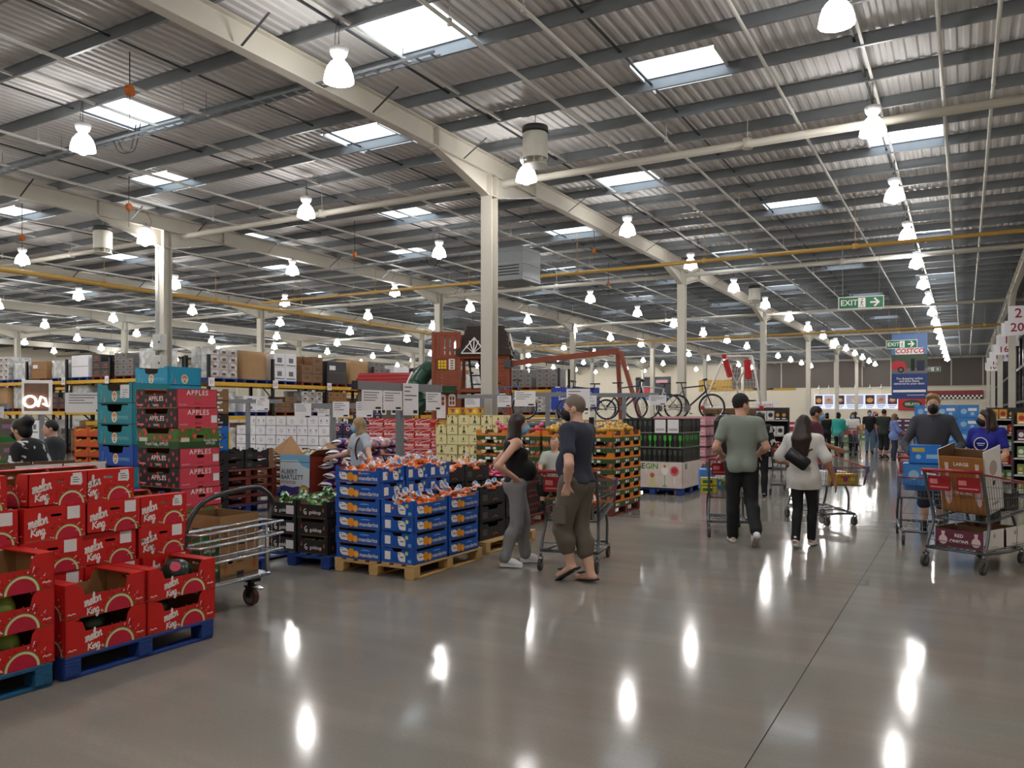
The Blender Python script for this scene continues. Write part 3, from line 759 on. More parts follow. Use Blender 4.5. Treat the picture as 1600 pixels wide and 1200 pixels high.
# teal pepper crates
TEAL = mat('teal_print', (36,138,154), .5, var=.06); TEALB = mat('bright_teal_print', (28,150,190), .5, var=.05); BLUEC = mat('royal_blue_print', (40,84,176), .5, var=.06)
SUN = mat('orange_sun_print', (222,120,70), .5, var=0); PALET = mat('pale_teal_print', (120,190,200), .5, var=0)
PL, PW, PH = .46, .60, .222
def pepper_crate(m, nm):
    t = thing('pepper_crate', '', 'crate')
    cy = [(0,PH),(.10,PH),(.12,PH*.93),(.28,PH*.93),(.31,PH*.66),(.40,PH*.62),(.60,PH*.62),(.69,PH*.66),(.72,PH*.93),(.88,PH*.93),(.90,PH),(1,PH)]
    obj('carton_body', tray(PL, PW, PH, m, mat('dark_card_inside', (60,46,36), .7), None, cy, None, None), t)
    b = MB()
    for k, ln in (('-y',PW),('+x',PL)):
        F = faces_of(PL, PW)[k]; cx = ln*.5; cyy = PH*.36
        b.flat(F, circ(cx, cyy, .05, 18, .058), .0010, 1); b.flat(F, circ(cx, cyy, .043, 18, .051), .0014, 0)
        b.flat(F, [(cx+.036*math.cos(a), cyy+.0+.044*math.sin(a)) for a in np.linspace(.1,PI-.1,9)], .0018, 2)
        b.flat(F, [(cx+.020*math.cos(a), cyy+.0+.022*math.sin(a)) for a in np.linspace(.1,PI-.1,9)], .0022, 1)
        b.rect(F, cx-.026, cx+.026, cyy-.014, cyy-.008, .0018, 3); b.flat(F, circ(cx, cyy-.03, .016, 8, .01), .0018, 4)
        b.flat(F, [(ln*.2,.02),(ln*.245,.02),(ln*.215,.08),(ln*.205,.095)], .001, 2)
        b.stroke(F, [(ln*.10,.05),(ln*.13,.10),(ln*.11,.15)], .006, .001, 5)
    obj('sun_logo', b.mesh('sun_logo', [PRINTW, mat('gold_print',(214,184,110),.5,var=0), SUN, INK, RGREEN, PALET]), t)
    place_text(text_mesh('PEPPERS', .052, PALET, .01), t, (PW*.30,-PL/2,PH*.30), (1,0,0), (0,0,1), .0012) if False else None
    place_text(text_mesh('PEPPERS', .05, PALET, .01, align='LEFT'), t, (PW*.10,-PL/2,PH*.33), (1,0,0), (0,0,1), .0012)
    return t
pct, pcb, pcr = pepper_crate(TEAL,'teal'), pepper_crate(TEALB,'bright'), pepper_crate(BLUEC,'blue')
GP = 'pepper crates behind the apple boxes'
pallet('blue', -7.75, 5.75, 'blue pallet under the teal pepper crates', 1.0, 1.2)
for i in range(8):
    m_ = pcr if i in (2, 4) else pct
    c = place(m_, -7.92+random.uniform(-.015,.015), 5.56, PZ+i*.2225, random.uniform(-.015,.015), '%s pepper crate, %s in the stack behind the melon cartons' % ('royal blue' if m_ is pcr else 'teal', TIER(i,8)), GP)
    if i == 7: sticker(c, faces_of(PL,PW)['-y'], .40, .55, .06, .20, 4, seed=2, lift=.003)
for i in range(9):
    place(pcb, -8.35, 6.31, PZ+i*.2225, random.uniform(-.02,.02), 'bright turquoise pepper crate, %s in the stack behind the apple tower' % TIER(i,9), GP)
# black and kraft crates stacked behind
def slot_crate(m, nm, L=.4, W=.5, H=.16):
    t = thing('slatted_carton', '', 'crate'); b = MB(); F = faces_of(L, W)
    for k, ln in (('+x',L),('-x',L),('-y',W),('+y',W)):
        b.plate(F[k], [(0,0),(ln,0),(ln,H),(ln*.8,H),(ln*.72,H*.8),(ln*.28,H*.8),(ln*.2,H),(0,H)], [rrect(ln*.2,ln*.42,H*.2,H*.36,.006), rrect(ln*.58,ln*.8,H*.2,H*.36,.006)], .006, 0)
    b.plate(frame((-W/2,-L/2,.012),(1,0,0),(0,1,0)), [(0,0),(W,0),(W,L),(0,L)], (), .008, 0)
    obj('carton_body', b.mesh('carton_body', [m]), t)
    b = MB(); b.rect(F['+x'], L*.36, L*.64, H*.45, H*.62, .001, 0); b.rect(F['-y'], W*.36, W*.64, H*.45, H*.62, .001, 0); obj('paper_tag', b.mesh('paper_tag', PAPER), t)
    return t
sck, scb = slot_crate(KRAFT,'kraft'), slot_crate(mat('black_card', (34,32,34), .6, var=.12),'black')
GS = 'stacked produce cartons behind the apple tower'
pallet('blue', -8.9, 7.35, 'blue pallet under the mixed black, blue and kraft cartons', 1.1, 1.1)
sbl = slot_crate(mat('bright_blue_print', (20,110,206), .5, var=.04),'blue')
for a_, x in enumerate((-8.64, -9.16)):
    for i in range(11):
        s = sck if i in ((10, 9), (10, 8))[a_] else (sbl if i in (6,7) and a_ == 0 else scb)
        place(s, x, 7.05, PZ+i*.161, random.uniform(-.03,.03), '%s produce carton, %s in the %s column behind the apple tower' % ({sck:'kraft brown',sbl:'bright blue',scb:'black'}[s], TIER(i,11), ('aisle side','inner')[a_]), GS)
# ------------------------------------------------------------------ mandarins on the pine pallet
MBLUE = mat('mandarin_blue_print', (22,84,176), .45, var=.05); MORG = mat('mandarin_orange_print', (236,150,30), .5, var=.1, scale=20); MLEAF = mat('leaf_green_print', (36,110,50), .5, var=0)
ML, MW, MHH = .40, .57, .152
def mandarin_crate():
    t = thing('mandarin_crate', '', 'crate'); H = MHH
    cy = [(0,H*1.06),(.07,H*1.06),(.10,H*.82),(.90,H*.82),(.93,H*1.06),(1,H*1.06)]
    cx = [(0,H*1.06),(.08,H*1.06),(.12,H*.96),(.34,H*.96),(.40,H*.76),(.60,H*.76),(.66,H*.96),(.88,H*.96),(.92,H*1.06),(1,H*1.06)]
    obj('carton_body', tray(ML, MW, H, MBLUE, KRAFT, cx, cy), t)
    b = MB()
    F = faces_of(ML, MW)['-y']; wd = MW
    def logo(F, x0, x1, y0, y1):
        r = (y1-y0)*.32; w_ = x1-x0
        b.flat(F, [(x0,y1),(x0,y0+.45*(y1-y0)),(x0+.15*w_,y0+.1*(y1-y0)),(x0+.4*w_,y0),(x1-.05*w_,y0),(x1,y0+.1*(y1-y0)),(x1,y0+.6*(y1-y0)),(x1-.25*w_,y1-.08*(y1-y0)),(x1-.5*w_,y1)], .001, 0)
        b.rect(F, x0+.25*w_, x0+.8*w_, y0+.42*(y1-y0), y0+.54*(y1-y0), .0016, 3); b.rect(F, x0+.12*w_, x0+.3*w_, y1-.22*(y1-y0), y1-.12*(y1-y0), .0016, 4)
    for k, ln in (('-y', MW), ('+y', MW)):
        F = faces_of(ML, MW)[k]
        logo(F, .05, .165, .030, .105)
        b.flat(F, circ(.195,.062,.044,18), .0012, 1); b.flat(F, circ(.262,.05,.034,16,.036), .0016, 1); b.flat(F, circ(.262,.05,.024,12,.026), .0019, 5)
        b.flat(F, [(.19,.105),(.215,.122),(.25,.11),(.225,.1)], .0018, 2)
        b.rect(F, .325,.44,.092,.100,.001,6); b.rect(F, .35,.42,.098,.104,.001,6)
    for k in ('+x','-x'):
        F = faces_of(ML, MW)[k]
        logo(F, .21, .30, .025, .115); b.flat(F, circ(.315,.108,.02,10), .0012, 7); b.rect(F, .05,.12,.035,.115,.001,0)
        b.rect(F, .33,.37,.02,.05,.001,6)
    obj('crate_print', b.mesh('crate_print', [PRINTW, MORG, MLEAF, GREYINK, INK, mat('segment_print',(240,176,70),.5,var=0), mat('sky_print',(120,170,230),.5,var=0), mat('lime_print',(200,210,90),.5,var=0)]), t)
    place_text(text_mesh('mandarins', .058, PRINTW, .012), t, (MW*.745-MW/2,-ML/2,.050), (1,0,0), (0,0,1), .0024)
    return t
man = mandarin_crate()
GMA = 'blue mandarin crates on the pine pallet'
pallet('wood', -5.06, 6.76, 'pale pine pallet under the blue mandarin crates', 1.0, 1.24)
for j in range(3):
    for i in range(6):
        place(man, -5.26+random.uniform(-.008,.008), 6.345+j*.408, PZ+i*MHH, random.uniform(-.008,.008), 'blue mandarin crate, %s of six in the %s tall stack' % (TIER(i,6), ('front','middle','rear')[j]), GMA)
for j in range(2):
    for i in range(4):
        place(man, -4.765+random.uniform(-.006,.006), 6.435+j*.588, PZ+i*MHH, PI/2+random.uniform(-.006,.006), 'blue mandarin crate, %s of four in the %s low stack by the aisle' % (TIER(i,4), ('near','far')[j]), GMA)
def bag_mat(name, a, b2, c, scale=14):
    m = bpy.data.materials.new(name); m.use_nodes = True; nt = m.node_tree; b = nt.nodes['Principled BSDF']
    tc = nt.nodes.new('ShaderNodeTexCoord'); n = nt.nodes.new('ShaderNodeTexNoise'); n.inputs['Scale'].default_value = scale; n.inputs['Detail'].default_value = 2
    r = nt.nodes.new('ShaderNodeValToRGB'); r.color_ramp.interpolation = 'EASE'; e = r.color_ramp.elements
    e[0].position = .40; e[0].color = rgb(*a); e[1].position = .50; e[1].color = rgb(*b2); x = e.new(.60); x.color = rgb(*c)
    nt.links.new(tc.outputs['Object'], n.inputs['Vector']); nt.links.new(n.outputs['Fac'], r.inputs[0]); nt.links.new(r.outputs[0], b.inputs['Base Color'])
    b.inputs['Roughness'].default_value = .3; MATS[name] = m; return m
FILM = bag_mat('printed_fruit_film', (228,140,84), (224,218,220), (84,134,206))
_e = FILM.node_tree.nodes['Color Ramp'].color_ramp.elements; _e[0].position = .36; _e[1].position = .45; _e[2].position = .60
ORANGE = mat('mandarin_skin', (232,110,30), .4, var=.12, scale=10)
def fruit_bag(name, label_cat, fm, film, seed, r=.033, n=9, neck=True):
    """a soft bag: fruits pressed together, a crumpled printed film over and a twisted neck"""
    rr = random.Random(seed); t = thing(name, '', label_cat)
    b = MB()
    for k in range(n):
        a = 2*PI*k/max(1,n-2); q = .062 if k < n-2 else .012
        b.ball((q*math.cos(a)*1.35, q*math.sin(a)*1.1, r+(.0 if k < n-2 else .04)+rr.uniform(-.004,.008)), r*rr.uniform(.92,1.08), 8)
    obj('fruit', b.mesh('fruit', fm), t, kind='stuff')
    b = MB(); nx = 9; ny = 7; vs = []
    for j in range(ny):
        for i in range(nx):
            u, v = i/(nx-1)-.5, j/(ny-1)-.5
            d = math.hypot(u*1.7, v*1.7)
            vs.append((u*.16, v*.10, .082+.018*math.cos(d*2.6)-.075*max(0,d-.35)+rr.uniform(-.010,.012)))
    b.add(vs, [(j*nx+i, j*nx+i+1, (j+1)*nx+i+1, (j+1)*nx+i) for j in range(ny-1) for i in range(nx-1)], 0, True)
    if neck: b.tube(curve3([(.04,.02,.09),(.075,.03,.115),(.11,.02,.125),(.13,.05,.14)],3), [.03,.016,.01,.009,.012,.018,.022,.028,.03,.034][:10], 7)
    obj('film', b.mesh('film', film), t); return t
bags = [fruit_bag('mandarin_bag','bag',ORANGE,FILM,s) for s in (1,2,3)]
def bagpile(src, spots, lab, grp):
    for i, (x,y,z,rz) in enumerate(spots):
        s = src[i % len(src)]
        o = place(s, x, y, z, rz, lab % ORD[i] if '%' in lab else lab, grp); o.rotation_euler = (random.uniform(-.15,.15), random.uniform(-.15,.15), rz)
zt6 = PZ+5*MHH+.055; zt4 = PZ+3*MHH+.055
for j, nm in enumerate(('front','middle','rear')):
    bagpile(bags, [(-5.26+dx, 6.345+j*.408+dy, zt6+dz, random.uniform(0,6)) for dx,dy,dz in ((-.16,-.09,0),(.02,-.1,.01),(.18,-.07,0),(-.1,.09,.01),(.1,.1,.01),(0,0,.07))], 'orange mandarin bag, %s in the top crate of the '+nm+' tall stack', 'mandarin bags')
for j, nm in enumerate(('near','far')):
    bagpile(bags, [(-4.765+dx, 6.435+j*.588+dy, zt4+dz, random.uniform(0,6)) for dx,dy,dz in ((-.08,-.18,0),(.07,-.16,.01),(-.06,.02,.01),(.08,.04,0),(.0,.18,.01),(.02,-.02,.06))], 'orange mandarin bag, %s in the top crate of the '+nm+' low stack', 'mandarin bags')
# ------------------------------------------------------------------ limes
GBLK = mat('black_lime_crate', (40,37,36), .5, var=.08); GOURD = mat('orange_gourd_print', (196,92,40), .5, var=0)
GLn, GW, GH = .56, .41, .182
def lime_crate():
    t = thing('lime_crate', '', 'crate'); H = GH
    cy = [(0,H*1.05),(.10,H*1.05),(.14,H*.80),(.86,H*.80),(.90,H*1.05),(1,H*1.05)]
    obj('carton_body', tray(GLn, GW, H, GBLK, mat('dark_kraft_card',(112,82,54)), None, cy), t)
    b = MB()
    def gourd(F, x, y): b.flat(F, circ(x, y, .011, 9, .013), .001, 0); b.flat(F, circ(x+.002, y+.02, .008, 8), .001, 0); b.flat(F, [(x-.003,y+.026),(x+.004,y+.026),(x+.007,y+.036)], .001, 0)
    for k, ln in (('-y',GW),('+y',GW)):
        F = faces_of(GLn, GW)[k]; gourd(F, .05, .10 if False else .085); gourd(F, ln-.05, .085)
        b.stroke(F, [(.125,.10),(.10,.085),(.10,.06),(.118,.042),(.132,.055),(.122,.07),(.112,.06)], .009, .001, 1)
    for k in ('+x','-x'):
        F = faces_of(GLn, GW)[k]; gourd(F, .08, .06); gourd(F, .22, .11); gourd(F, .4, .06); b.stroke(F, [(.5,.10),(.47,.08),(.48,.05),(.51,.06)], .009, .001, 1); b.rect(F, .28,.36,.04,.13,.001,1)
    obj('crate_print', b.mesh('crate_print', [GOURD, PRINTW]), t, kind='stuff')
    place_text(text_mesh('goldcup', .052, PRINTW, .014), t, (.045,-GLn/2,.066), (1,0,0), (0,0,1), .0016)
    return t
lc = lime_crate()
pallet('blue', -6.14, 6.72, 'blue pallet under the black lime crates beside the mandarins', 1.06, 1.2)
GL_ = 'black lime crates'
for c_, (x, nm) in enumerate(((-5.87,'mandarin side'), (-6.30,'trolley side'))):
    for j in range(2):
        for i in range(3):
            o = place(lc, x+random.uniform(-.01,.01), 6.43+j*.575, PZ+i*GH, random.uniform(-.012,.012), 'black lime crate, %s of three, %s column, %s' % (TIER(i,3), nm, ('front','rear')[j]), GL_)
            if c_ == 1 and j == 0: sticker(o, faces_of(GLn,GW)['-y'], .27, .38, .03, .12, 0, seed=i)
LIMEM = mat('lime_skin', (92,150,32), .4, var=.2, scale=9)
lime = thing('lime', '', 'lime'); obj('lime_skin', MB().ball((0,0,.03),(.034,.029,.029),10).tube([(.032,0,.03),(.037,0,.03)],.008,6).mesh('lime_skin', LIMEM), lime)
NETG = bag_mat('printed_green_net', (40,90,40), (60,140,70), (214,226,214), 18)
lbag = [fruit_bag('lime_bag','bag',LIMEM,NETG,s,.027,8) for s in (4,5)]
for c_, (x,nm) in enumerate(((-5.87,'mandarin side'),(-6.30,'trolley side'))):
    for j in range(2):
        bagpile(lbag, [(x+dx, 6.43+j*.575+dy, PZ+2*GH+.075, random.uniform(0,6)) for dx,dy in ((-.09,-.18),(.08,-.17),(-.08,0),(.09,.02),(0,.17))], 'green net lime bag, %s in the top crate, '+nm+' '+('front','rear')[j], 'lime bags')
for i, (dx, dz) in enumerate(((-.13,0),(-.02,.002),(.07,.003),(.12,0),(-.075,.0))):
    place(lime, -5.87+dx, 6.43-.235, PZ+.016+.075+dz, random.uniform(0,6), 'loose green lime, %s along the slot of the lowest goldcup crate' % ORD[i], 'loose limes')
# limes rest on a bed of their own kind, which nobody could count
b = MB(); rr = random.Random(9)
for i in range(30): b.ball((rr.uniform(-.17,.17), rr.uniform(-.25,.25), .04), (.034,.03,.03), 7)
for i in range(30): b.ball((rr.uniform(-.17,.17), rr.uniform(-.25,.25), .075-.03), (.034,.03,.03), 7)
bed = obj('limes_bed', b.mesh('limes_bed', LIMEM), None, (-5.87, 6.43, PZ+.012)); bed['kind'] = 'stuff'; bed['label'] = 'bed of loose green limes inside the lowest goldcup crate'; bed['category'] = 'limes'
# ------------------------------------------------------------------ black card crates behind the mandarins (citrus, apples)
BC = mat('black_card', (34,32,34), .6, var=.12)
def plain_crate(L, W, H, m, nm):
    t = thing('produce_crate', '', 'crate')
    cx = [(0,H*1.08),(.08,H*1.08),(.12,H*.9),(.3,H*.9),(.34,H*.7),(.66,H*.7),(.7,H*.9),(.88,H*.9),(.92,H*1.08),(1,H*1.08)]
    obj('carton_body', tray(L, W, H, m, m, cx, cx, None, None), t)
    b = MB(); F = faces_of(L, W)
    for k, ln in (('+x',L),('-y',W)): b.rect(F[k], ln*.1, ln*.28, H*.25, H*.6, .001, 0); b.stroke(F[k], [(ln*.5,H*.2),(ln*.6,H*.3),(ln*.7,H*.2)], .008, .001, 1)
    obj('crate_print', b.mesh('crate_print', [mat('dim_card_print',(74,70,70),.6,var=0), GOURD]), t); return t
pcr_ = plain_crate(.57, .40, .2, BC, 'black')
pallet('blue', -5.85, 8.35, 'blue pallet under the tall black citrus crates behind the mandarins', 1.0, 1.2)
pallet('wood', -4.98, 8.25, 'pine pallet under the low black citrus crates by the aisle', .6, 1.2)
GB = 'black citrus crates'
for a, (x, nt) in enumerate(((-4.98, 3), (-5.62, 4), (-6.06, 4))):
    for j in range(2):
        for i in range(nt):
            place(pcr_, x, 7.97+j*.58+(.1 if a else 0), PZ+i*.2, random.uniform(-.01,.01), 'black citrus crate, %s in the %s, %s side' % (TIER(i,nt), ('low aisle column','tall middle column','tall inner column')[a], ('near','far')[j]), GB)
        bagpile(bags, [(x+dx, 7.97+j*.58+(.1 if a else 0)+dy, PZ+(nt-1)*.2+.09+dz, random.uniform(0,6)) for dx,dy,dz in ((-.08,-.17,0),(.08,-.15,.0),(-.07,.02,0),(.08,.04,0),(0,.17,0),(.02,-.05,.07))[:(3 if a == 0 else 6)]], 'orange fruit bag, %s in the '+('low aisle','tall middle','tall inner')[a]+' citrus column, '+('near','far')[j]+' side', 'orange bags')
# apple bags in pink in dotted black crates beyond
PINKF = bag_mat('pink_apple_film', (224,60,130), (226,110,160), (240,200,214), 12)
abag = [fruit_bag('apple_bag','bag',APRED,PINKF,s,.036,9) for s in (7,8)]
def dotted_crate():
    t = thing('dotted_crate', '', 'crate'); obj('carton_body', tray(.56, .40, .2, APBLK, BC), t)
    b = MB()
    for k, ln in (('+x',.56),('-y',.40)):
        F = faces_of(.56,.40)[k]
        for i in range(int(ln/.07)):
            for j in range(2): b.flat(F, circ(.04+i*.07+.03*j, .06+j*.08, .017, 8), .001, 0)
    obj('apple_print', b.mesh('apple_print', [APRED]), t, kind='stuff')
    place_text(text_mesh('APPLES', .06, PRINTW, .01), t, (0,-.28,.12), (1,0,0), (0,0,1), .002)
    return t
dc = dotted_crate()
pallet('red', -5.85, 10.0, 'red brown pallet under the dotted apple crates behind the standing couple', 1.0, 1.2)
for a, x in enumerate((-5.64, -6.06)):
    for j in range(2):
        for i in range(3): place(dc, x, 9.62+j*.57, PZ+i*.2, 0, 'dotted black apple crate, %s in the %s, %s side' % (TIER(i,3), ('aisle column','inner column')[a], ('near','far')[j]), 'dotted apple crates')
        bagpile(abag, [(x+dx, 9.62+j*.57+dy, PZ+2*.2+.11, random.uniform(0,6)) for dx,dy in ((-.1,-.17),(.09,-.16),(-.09,0.02),(.1,.03),(0,.17))], 'pink apple bag, %s in the %s, %s side' % ('%s', ('aisle column','inner column')[a], ('near','far')[j]), 'pink apple bags')
# ------------------------------------------------------------------ grids of closed cases
def grid(srcs, ox, oy, oz, nx, ny, nz, dx, dy, dz, lab, grp, rz=0, along='x', pick=None, skip=None, jit=.009, top_only_back=True):
    """nx columns (along x or y), nz tiers, ny deep; only the front row and the top tier are in view further back"""
    for k in range(nz):
        for i in range(nx):
            for j in range(ny):
                if j > 0 and k < nz-1 and not (skip and skip(i,0,k)): continue
                if skip and skip(i,j,k): continue
                s = srcs[(pick(i,j,k) if pick else random.randrange(len(srcs)))]
                x, y = (ox+i*dx, oy+j*dy) if along == 'x' else (ox-j*dx, oy+i*dy)
                place(s, x+random.uniform(-jit,jit), y+random.uniform(-jit,jit), oz+k*dz, rz+random.uniform(-.01,.01),
                      lab % (ORD[i], ORD[k], '' if j == 0 else ', %s row back' % ORD[j]), grp)
def case(name, cat, L, W, H, m4, prints, mats, texts=()):
    t = thing(name, '', cat); obj('carton_body', closed_box(L, W, H, m4), t)
    b = MB(); F = faces_of(L, W); prints(b, F); obj('case_print', b.mesh('case_print', mats), t)
    for (s, sz, m, face, px, py, bold, shear) in texts:
        o, ex, ey = F[face]; place_text(text_mesh(s, sz, m, bold, shear), t, o+ex*px+ey*py, ex, ey, .0022)
    return t
WC = mat('white_case_card', (230,229,234), .5, var=.04)
m5 = lambda m, top=None: [m, m, m, m, top or m]
GOLDP = mat('pale_gold_print', (170,150,120), .5, var=0); LILAC = mat('lilac_print', (170,150,190), .5, var=.1); NAVY = mat('navy_print', (30,28,60), .4, var=.1)
def pr_white(kind):
    def f(b, F):
        for k, ln in (('-y', .34), ('+x', .3)):
            f_ = F[k]; c = ln/2
            if kind == 0: b.stroke(f_, [(c-.05,.09),(c-.03,.13),(c,.14),(c+.03,.13),(c+.05,.09)], .010, .001, 0); b.rect(f_, c-.045, c+.045, .075, .088, .001, 1); b.rect(f_, c-.03, c+.03, .05, .056, .001, 0)
            elif kind == 1: b.flat(f_, circ(c, .12, .04, 12), .001, 2); b.flat(f_, circ(c,.12,.03,12), .0014, 3); b.rect(f_, c-.1, c+.1, .115, .122, .0016, 0); b.rect(f_, c-.06, c+.06, .05, .058, .001, 1)
            else:
                for q in (-.09, .09): b.flat(f_, circ(c+q, .12, .03, 10), .001, 2); b.rect(f_, c+q-.03, c+q+.03, .06, .072, .001, 1)
    return f
wcs = [case('white_wine_case','case', .30,.328,.221, m5(WC), pr_white(k), [GREYINK, GOLDP, mat('silver_print',(160,158,164),.5,var=0), WC]) for k in range(3)]
pallet('blue', -15.2, 14.6, 'blue pallet under the wall of white drink cases, inner end', 1.0, 1.2); pallet('blue', -13.7, 14.6, 'blue pallet under the wall of white drink cases, navy end', 1.0, 1.2)
grid(wcs, -15.75, 14.15, PZ, 9, 1, 6, .345, .31, .231, 'white drinks case, %s along and %s up from the pallet%s', 'wall of white drinks cases', skip=lambda i,j,k: (k == 5 and i < 1) or (k >= 4 and i > 7 and False))
# navy boxed bottles
NAVL = mat('navy_gift_box', (34,38,58), .4, var=.12); PURP = mat('deep_purple_box', (48,32,76), .45, var=.1)
def pr_navy(b, F):
    for k, ln in (('-y',.3),('+x',.3)):
        for q in (.08,.22): b.rect(F[k], q-.045, q+.045, .03, .2, .001, 0); b.rect(F[k], q-.03, q+.03, .13, .15, .0015, 1); b.flat(F[k], circ(q,.08,.02,8), .0015, 2)
def pr_purp(b, F):
    for k in ('-y','+x'): b.flat(F[k], circ(.15,.12,.05,14), .001, 1); b.flat(F[k], circ(.15,.12,.038,12), .0014, 2); b.rect(F[k], .05,.25,.2,.22,.001,0)
nvs = [case('navy_bottle_case','case', .3,.3,.24, m5(NAVL), pr_navy, [mat('slate_print',(54,64,86),.4,var=0), mat('gold_print',(214,184,110),.5,var=0), PRINTW]),
       case('purple_bottle_case','case', .3,.3,.24, m5(PURP), pr_purp, [LILAC, PRINTW, APRED])]
grid(nvs, -12.62, 14.2, PZ, 4, 1, 6, .305, .305, .243, 'dark boxed bottle case, %s along and %s up beside the white wall%s', 'dark boxed bottle cases', pick=lambda i,j,k: 1 if k >= 4 or i == 3 else 0, skip=lambda i,j,k: k == 5 and i < 2)
pallet('blue', -12.1, 14.6, 'blue pallet under the dark boxed bottle cases', 1.0, 1.2)
# red beer cases
BEER = mat('beer_red_print', (186,34,38), .45, var=.08); BEERW = mat('pale_red_print', (222,180,176), .5, var=0)
def pr_beer(b, F):
    for k, ln in (('-y',.42),('+x',.28)):
        f_ = F[k]
        b.stroke(f_, [(.0,.15),(ln*.2,.17),(ln*.35,.145),(ln*.6,.175),(ln,.20)], .008, .001, 0)
        b.stroke(f_, [(.0,.17),(ln*.3,.20),(ln*.5,.17),(ln,.215)], .004, .001, 0)
        b.rect(f_, ln*.55, ln*.95, .055, .062, .001, 0); b.rect(f_, 0, ln, .0, .018, .001, 1); b.rect(f_, ln*.1, ln*.9, .035, .042, .001, 1)
br = case('red_beer_case','case', .28,.412,.216, m5(BEER), pr_beer, [PRINTW, BEERW], [('Budweiser',.088,PRINTW,'-y',.20,.105,.02,.35)])
pallet('blue', -11.0, 14.3, 'blue pallet under the red beer cases, inner end', 1.2, 1.0); pallet('blue', -9.9, 14.3, 'blue pallet under the red beer cases, column end', .9, 1.0)
grid([br], -11.30, 13.95, PZ, 5, 1, 6, .425, .285, .224, 'red beer case, %s along and %s up from the pallet%s', 'red beer cases', skip=lambda i,j,k: k == 5 and i > 3)
YEL = mat('yellow_snack_print', (206,160,40), .5, var=.15, scale=8)
def pr_snack(b, F):
    for k, ln in (('-y',.3),('+x',.25)): b.flat(F[k], circ(ln*.4,.08,.04,10), .001, 0); b.flat(F[k], circ(ln*.75,.07,.035,9), .001, 1); b.rect(F[k], ln*.15, ln*.6, .1,.125,.0016,2)
sn = case('yellow_snack_box','box', .25,.3,.15, m5(YEL), pr_snack, [mat('purple_print',(120,60,120),.5,var=0), mat('lime_print',(200,210,90),.5,var=0), APRED])
grid([sn], -9.72, 14.1, PZ+5*.224, 2, 1, 1, .31, .3, .15, 'yellow snack box, %s along and %s up on the beer cases%s', 'yellow snack boxes')
# pale whisky cases
WHI = mat('pale_cream_case', (222,212,158), .5, var=.04)
def pr_whi(b, F):
    for k, ln in (('-y',.27),('+x',.27)):
        f_ = F[k]; c = ln/2
        b.flat(f_, [(c-.035,.04),(c+.035,.04),(c+.03,.075),(c+.01,.095),(c+.012,.135),(c-.012,.135),(c-.01,.095),(c-.03,.075)], .001, 0)
        b.flat(f_, circ(c,.155,.022,8), .001, 1); b.rect(f_, c-.05,c+.05,.02,.032,.001,2); b.flat(f_, circ(.04,.17,.02,8),.001,2); b.flat(f_, circ(ln-.04,.17,.018,8),.001,3)
        b.rect(f_, .0, .006, 0, .2, .001, 3)
wh = [case('cream_whisky_case','case', .27,.263,.196, m5(WHI), pr_whi, [mat('dark_bottle_print',(60,66,46),.5,var=0), KRAFTD, mat('olive_print',(110,112,70),.5,var=0), mat('rust_print',(170,90,60),.5,var=0)]),
      case('cream_whisky_case','case', .27,.263,.196, m5(WHI), lambda b,F: [ (b.flat(F[k],circ(.135,.11,.02,8),.001,0), b.rect(F[k],.09,.18,.06,.075,.001,2), b.flat(F[k],[(.12,.12),(.15,.12),(.135,.16)],.001,0)) for k in ('-y','+x')], [mat('dark_bottle_print',(60,66,46)), KRAFTD, mat('olive_print',(110,112,70))])]
pallet('wood', -8.75, 14.1, 'pine pallet under the cream whisky cases', 1.2, 1.0)
grid(wh, -9.42, 13.75, PZ, 6, 1, 7, .275, .275, .203, 'cream whisky case, %s along, %s up beside the column%s', 'cream whisky cases', skip=lambda i,j,k: (k == 6 and (i < 1)))
grid([sn], -9.2, 13.9, PZ+7*.203, 2, 1, 1, .42, .3, .15, 'yellow snack box, %s along and %s up on the whisky cases%s', 'yellow snack boxes')
# low kraft crates before the white wall
t_k = [slot_crate(KRAFTD, 'brown', .4, .55, .13)]
pallet('blue', -11.3, 11.35, 'blue pallet under the low brown slatted crates', 1.2, 1.0)
grid(t_k, -11.9, 11.2, PZ, 4, 1, 6, .555, .41, .131, 'brown slatted crate, %s along and %s up behind the potato bags%s', 'brown slatted crates', skip=lambda i,j,k: k > 3 and i < 1)
# lilac wine cases and yellow price board left of the white wall
def pr_wine(b, F):
    for k, ln in (('-y',.26),('+x',.26)):
        for q in (.06,.13,.20): b.flat(F[k], [(q-.018,.04),(q+.018,.04),(q+.018,.14),(q+.007,.17),(q+.007,.24),(q-.007,.24),(q-.007,.17),(q-.018,.14)], .001, 0); b.rect(F[k], q-.014,q+.014,.07,.11,.0015,1)
wn = case('lilac_wine_case','case', .26,.26,.3, m5(mat('lilac_card',(178,164,200),.5,var=.05)), pr_wine, [NAVY, PRINTW])
pallet('blue', -14.3, 12.2, 'blue pallet under the lilac wine cases', 1.0, 1.0)
grid([wn], -14.6, 11.9, PZ, 2, 2, 4, .27, .27, .33, 'lilac wine case, %s along and %s up beside the yellow price board%s', 'lilac wine cases')
t = thing('price_board', 'yellow price board standing on the lilac wine cases', 'sign', (-14.0, 12.0, PZ+2.3*.33)); 
obj('board', MB().cbox(-.16,.16,-.01,.01,-.9,.3,.003).mesh('board', mat('bright_yellow_print',(226,184,30),.5,var=.03)), t); place_text(text_mesh('3:1', .2, INK, .03), t, (0,-.01,.16), (1,0,0),(0,0,1))
